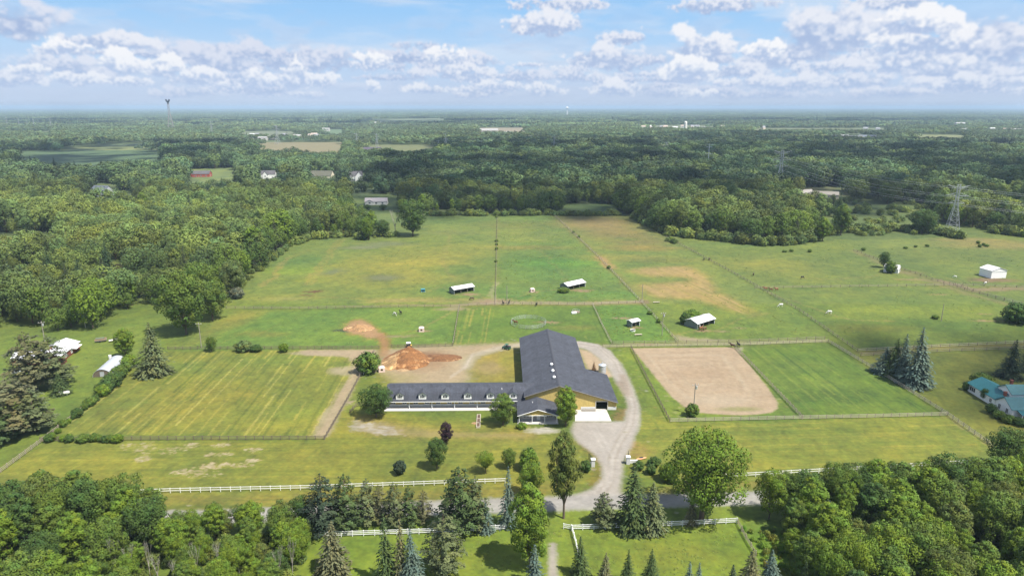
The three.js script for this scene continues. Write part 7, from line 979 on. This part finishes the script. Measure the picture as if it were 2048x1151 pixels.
{ const o = thing('satellite_dish', 'white dish beside the tree at the office corner', 'dish', -1.3, -184); part(o, 'post', new THREE.CylinderGeometry(0.06, 0.06, 1.2, 8).translate(0, 0.6, 0), GALV); part(o, 'dish', new THREE.SphereGeometry(0.9, 16, 6, 0, 6.3, 0, 0.9).rotateX(2.2), WHITE, 0, 2.0, 0.3); part(o, 'arm', bar([0, 1.2, 0], [0, 1.7, 0.9], 0.03, 4), GALV); }
{ const o = thing('propane_tank', 'white oblong tank among the farmhouse pines', 'tank', -144.7, -204.2, 0.3); part(o, 'tank', new THREE.CapsuleGeometry(0.55, 2.2, 6, 14).rotateZ(Math.PI / 2).translate(0, 0.9, 0), std(0.6, 0.58, 0.54)); for (const s of [-0.8, 0.8]) part(o, 'foot', box(0.2, 0.4, 0.8), CONCRETE, s, 0, 0); }
// ---------------------------------------------------------------- horses: one body each, from joints
function bodyGeo(bones, size, res) {
  const mc = new MarchingCubes(res, new THREE.MeshStandardMaterial(), false, false, 60000), f = mc.field, h = size / 2; mc.isolation = 0;
  for (let z = 0; z < res; z++) for (let y = 0; y < res; y++) for (let x = 0; x < res; x++) {
    const px = (x / res * 2 - 1) * h, py = (y / res * 2 - 1) * h, pz = (z / res * 2 - 1) * h; let d = 9;
    for (const [a, b, ra, rb, sx] of bones) { const ex = b[0] - a[0], ey = b[1] - a[1], ez = b[2] - a[2], t = clamp(((px - a[0]) * ex + (py - a[1]) * ey + (pz - a[2]) * ez) / (ex * ex + ey * ey + ez * ez || 1)), q = Math.hypot(px - a[0] - ex * t, py - a[1] - ey * t, (pz - a[2] - ez * t) * (sx ?? 1)) - lerp(ra, rb, t), k = 0.055, m = clamp(0.5 + 0.5 * (d - q) / k); d = d * (1 - m) + q * m - k * m * (1 - m); }
    f[x + y * res + z * res * res] = -d;
  }
  mc.update(); const n = mc.count ?? mc.geometry.drawRange.count, g = new THREE.BufferGeometry(); g.setAttribute('position', new THREE.Float32BufferAttribute(Array.from(mc.positionArray.slice(0, n * 3)).map((v) => v * h), 3)); const w = mergeVertices(g, 1e-4); w.computeVertexNormals(); return w;
}
function horseBones(graze, walk) {   // x forward, y up (origin 0.9 m above the ground)
  const o = -0.9, leg = (x, z, hind, s) => hind ? [[[x, 1.0 + o, z], [x + 0.06 + s * 0.05, 0.72 + o, z * 1.05], 0.17, 0.1], [[x + 0.06 + s * 0.05, 0.72 + o, z * 1.05], [x - 0.12 + s * 0.12, 0.5 + o, z], 0.09, 0.055], [[x - 0.12 + s * 0.12, 0.5 + o, z], [x - 0.08 + s * 0.18, 0.08 + o, z], 0.055, 0.045], [[x - 0.08 + s * 0.18, 0.06 + o, z], [x - 0.03 + s * 0.18, 0.03 + o, z], 0.06, 0.065]] : [[[x, 1.0 + o, z], [x + s * 0.06, 0.55 + o, z], 0.13, 0.065], [[x + s * 0.06, 0.55 + o, z], [x + s * 0.14, 0.08 + o, z], 0.055, 0.042], [[x + s * 0.14, 0.06 + o, z], [x + 0.05 + s * 0.14, 0.03 + o, z], 0.06, 0.062]];
  const hd = graze ? [1.28, 0.42] : [1.22, 1.72], nz = graze ? [1.5, 0.08] : [1.58, 1.42];
  return [[[-0.55, 1.18 + o, 0], [0.1, 1.12 + o, 0], 0.33, 0.32, 1.15], [[0.1, 1.12 + o, 0], [0.52, 1.2 + o, 0], 0.33, 0.31, 1.2], [[-0.7, 1.2 + o, 0], [-0.55, 1.2 + o, 0], 0.26, 0.3, 1.1], [[0.55, 1.28 + o, 0], [hd[0], hd[1] + o, 0], 0.23, 0.12, 1.3], [[hd[0], hd[1] + o, 0], [nz[0], nz[1] + o, 0], 0.13, 0.075], [[hd[0] - 0.04, hd[1] + 0.08 + o, 0.06], [hd[0] - 0.06, hd[1] + 0.22 + o, 0.07], 0.03, 0.012], [[hd[0] - 0.04, hd[1] + 0.08 + o, -0.06], [hd[0] - 0.06, hd[1] + 0.22 + o, -0.07], 0.03, 0.012],
    ...leg(-0.62, 0.19, true, walk), ...leg(-0.62, -0.19, true, -walk), ...leg(0.48, 0.17, false, -walk), ...leg(0.48, -0.17, false, walk)];
}
const HORSE = { graze: bodyGeo(horseBones(true, 0.8), 3.6, 78), stand: bodyGeo(horseBones(false, 0.3), 3.6, 78) };
const tailGeo = join(limb([[-0.9, 1.3, 0], [-1.05, 1.1, 0], [-1.1, 0.7, 0], [-1.06, 0.45, 0]], 0.06, 0.03, 6)), maneG = join(limb([[0.55, 1.5, 0], [0.95, 1.15, 0], [1.25, 0.62, 0]], 0.07, 0.03, 5)), maneS = join(limb([[0.5, 1.52, 0], [0.85, 1.78, 0], [1.15, 1.9, 0]], 0.07, 0.04, 5));
const COAT = { black: std(0.025, 0.02, 0.018, 0.6), bay: std(0.14, 0.055, 0.028, 0.6), chestnut: std(0.24, 0.09, 0.04, 0.6), brown: std(0.07, 0.038, 0.024, 0.6), white: std(0.72, 0.7, 0.66, 0.7), grey: std(0.6, 0.6, 0.58, 0.7) };
const pinto = (() => { const m = std(1, 1, 1, 0.7); m.vertexColors = true; return m; })();
function horse(label, pose, coat, x, z, turn, s = 1.02, hair = COAT.black) {
  const o = thing('horse', label, 'horse', x, z, turn); o.scale.setScalar(s);
  let g = HORSE[pose]; if (coat === pinto) { g = g.clone(); const p = g.attributes.position, c = []; for (let i = 0; i < p.count; i++) { const w = ns(noiseA, p.getX(i) * 0.13 + 0.37, p.getY(i) * 0.16 + p.getZ(i) * 0.05) > 0.02; c.push(...(w ? [0.7, 0.68, 0.64] : [0.03, 0.022, 0.02])); } g.setAttribute('color', new THREE.Float32BufferAttribute(c, 3)); }
  part(o, 'body', g, coat, 0, 0.9, 0); part(o, 'tail', tailGeo, hair); part(o, 'mane', pose === 'graze' ? maneG : maneS, hair); return o;
}
for (const [l, p, c, x, z, t, hair] of [
  ['dark horse with pale belly below the left run-in shed', 'graze', COAT.brown, -19.3, -316.3, 3.4], ['black horse at the pasture gate, left one of two', 'stand', COAT.black, -4.2, -308.6, 1.9], ['black horse at the pasture gate, right one of two', 'stand', COAT.black, -1.4, -309.4, 1.2], ['black and white horse in the upper left paddock', 'graze', pinto, -52.2, -291.1, 2.6], ['black horse beside the pinto in the upper left paddock', 'stand', COAT.black, -50.1, -293.4, 2.2],
  ['brown horse inside the round pen', 'stand', COAT.bay, 1.5, -278.8, 2.8], ['dark horse in the gateway behind the ring feeder field', 'graze', COAT.black, 11.5, -306.9, 1.3], ['brown horse at the front of the biggest run-in shed, left', 'stand', COAT.chestnut, 78.8, -270.6, 0.6], ['brown horse at the front of the biggest run-in shed, right', 'graze', COAT.bay, 80.1, -270, 3.6], ['pale horse looking out of the biggest run-in shed', 'stand', COAT.grey, 78.7, -273.3, 1.8],
  ['dark brown horse at the arena gate, left one', 'stand', COAT.brown, 85.3, -249.2, 2.5], ['dark brown horse at the arena gate, right one', 'stand', COAT.black, 88, -250.4, 1.8], ['chestnut horse, left one of the trio on the right pasture', 'stand', COAT.chestnut, 128.8, -334.9, 2.9], ['bay horse, middle one of the trio on the right pasture', 'stand', COAT.bay, 130.9, -333, 2.6], ['tan horse, right one of the trio on the right pasture', 'stand', COAT.chestnut, 134, -333.9, 3.3],
  ['black horse grazing alone on the right pasture', 'graze', COAT.black, 157.5, -358.9, 0.4], ['small dark horse left of the lone black one', 'graze', COAT.brown, 133.3, -365.7, 1.2], ['dark horse by the diagonal fence, left one', 'graze', COAT.black, 116.7, -405.1, 1.4], ['dark horse by the diagonal fence, right one', 'graze', COAT.brown, 120, -405.1, 1.0], ['white horse with dark head grazing by the diagonal fence', 'graze', COAT.white, 125.4, -305.3, 3.2], ['white horse grazing alone on the right pasture', 'graze', COAT.white, 143, -294.1, 3.0, COAT.grey], ['black and white horse before the square field shelter', 'stand', pinto, 248, -346, 0.2], ['white pony on the worn track near the square shelter', 'graze', COAT.white, 241.8, -361.2, 2.6, COAT.grey],
]) horse(l, p, c, x, z, t, l.includes('pony') ? 0.8 : 1.05, hair ?? COAT.black);
console.log('things done');

// ---------------------------------------------------------------- weeds of the pastures, and the clouds overhead that shade parts of the land
{
  setSeed(777); const L = new Leaves(); for (let k = 0; k < 26; k++) { const d = ball(); d[1] = Math.abs(d[1]); L.add(d[0] * 5, 1 + d[1] * 7, d[2] * 5, d[0] + R(-.4, .4), d[1] + 0.5, d[2] + R(-.4, .4), R(1.6, 3), [R(0.85, 1.15), R(0.9, 1.1), R(0.85, 1.15)], 1, [d[0] * 0.35, 0.92, d[2] * 0.35]); }
  const unit = { crown: L.build() }, list = [], put = (poly, n, lo, hi, c, need) => { const xs = poly.map((p) => p[0]), zs = poly.map((p) => p[1]), x0 = Math.min(...xs), x1 = Math.max(...xs), z0 = Math.min(...zs), z1 = Math.max(...zs); for (let k = 0; k < n; k++) { const x = R(x0, x1), z = R(z0, z1), h = R(lo, hi), t = R(0.7, 1.25), a = rnd(); if (inside(poly, x, z) && ns(noiseA, x / 90, z / 90) + ns(noiseC, x / 50, z / 50) * 0.8 > need) list.push([x, z, h * 10 / 8, R(0.8, 1.6), a < 0.25 ? [1.4 * t, 1.2 * t, 1.1 * t] : [c[0] * t, c[1] * t, c[2] * t]]); } };
  put(AREA.backLeft, 6500, 0.14, 0.38, [1, 1.05, 1], 0.15); put(AREA.backMid, 6500, 0.16, 0.42, [1, 1.15, 0.8], 0.1); put(AREA.rightPasture, 7000, 0.15, 0.42, [0.8, 0.9, 0.9], 0.2); put(AREA.hayField, 3500, 0.2, 0.45, [1.2, 1.1, 1], 0.2); put(AREA.smallField, 700, 0.2, 0.4, [1, 1.1, 0.9], 0.1); put(AREA.upperLeft, 1400, 0.15, 0.35, [1, 1.1, 0.9], 0.25); put(AREA.leftYard, 1600, 0.15, 0.4, [1, 1.1, 0.8], 0.3);
  put([[7.8,-131.1], [50.5,-133.3], [55.9,-104.2], [6.9,-104.2]], 2500, 0.08, 0.22, [1.15, 1.15, 0.9], 0.1); put([[-41.3,-127.9], [7.2,-130], [6,-104.2], [-38.5,-104.2]], 2200, 0.08, 0.2, [1.15, 1.15, 0.9], 0.2);
  const o = stuffGroup('pasture_weeds', 'tufts of weeds and tall grass in the pastures'); o.add(stuffOf('weed_tufts', '', unit, list, leafMat(0.15, 0.195, 0.055, 0.2)));
}
{
  const white = std(0.85, 0.85, 0.87, 1), shade = (name, label, poly, H, r, keep, seed) => {
    setSeed(seed); const xs = poly.map((p) => p[0]), zs = poly.map((p) => p[1]), list = [], step = r * 1.55, cx = (Math.min(...xs) + Math.max(...xs)) / 2, cz = (Math.min(...zs) + Math.max(...zs)) / 2;
    for (let z = Math.min(...zs); z < Math.max(...zs); z += step) for (let x = Math.min(...xs); x < Math.max(...xs); x += step) { const px = x + R(-.5, .5) * step, pz = z + R(-.5, .5) * step, q = r * R(0.6, 1.25); if (!inside(poly, px, pz) || ns(noiseA, px / (r * 40), pz / (r * 40)) + R(-.35, .35) > keep) continue; const g = new THREE.IcosahedronGeometry(q, 1), p = g.attributes.position; for (let i = 0; i < p.count; i++) { const k = 1 + 0.2 * ns(noiseB, (p.getX(i) + px) / (q * 9), (p.getZ(i) + p.getY(i) + pz) / (q * 9)); p.setXYZ(i, p.getX(i) * k, p.getY(i) * k * 0.55, p.getZ(i) * k); } g.computeVertexNormals(); list.push(at(g, px - cx, R(-.2, .5) * r, pz - cz)); }
    const m = new THREE.Mesh(join(list), white); m.name = numbered('cloud'); m.position.set(cx + 0.49 * H, H, cz + 0.34 * H); m.userData = { kind: 'structure', label }; scene.add(m);
  };
  shade('cloud', 'cumulus overhead shading the middle woods', [[-156.7,-638.6], [-211,-1105], [-188,-1815], [813,-2389], [1249,-1695], [940,-1105], [483.4,-556.7], [277.9,-556.7], [170.6,-541.7], [122.5,-541.7], [40.5,-572.5], [-69.3,-572.5]], 1800, 20, 0.16, 31);
  shade('cloud', 'cumulus overhead shading the left far woods', [[-1167,-1496], [-1073,-1815], [-686,-1695], [-449,-1234], [-494,-1058], [-640,-976], [-729,-926]], 1800, 24, 0.15, 32);
  shade('cloud', 'small cumulus overhead shading the teal roofed house', [[137.3,-267.4], [196.8,-293.4], [245.8,-284.4], [157.3,-173.4], [133.2,-177], [129.8,-212.4]], 1500, 8, 0.05, 33);
  shade('cloud', 'cumulus overhead shading the far plain', [[-3949,-4938], [-1611,-5343], [-84,-4938], [4279,-5343], [3226,-4022], [767,-3901], [-300,-3391], [-1847,-3579], [-2718,-3391]], 2600, 70, 0.02, 34);
}
console.log('air done');

scene.traverse((o) => { if (o.isMesh) { o.castShadow = true; o.receiveShadow = true; } });
renderer.render(scene, camera);
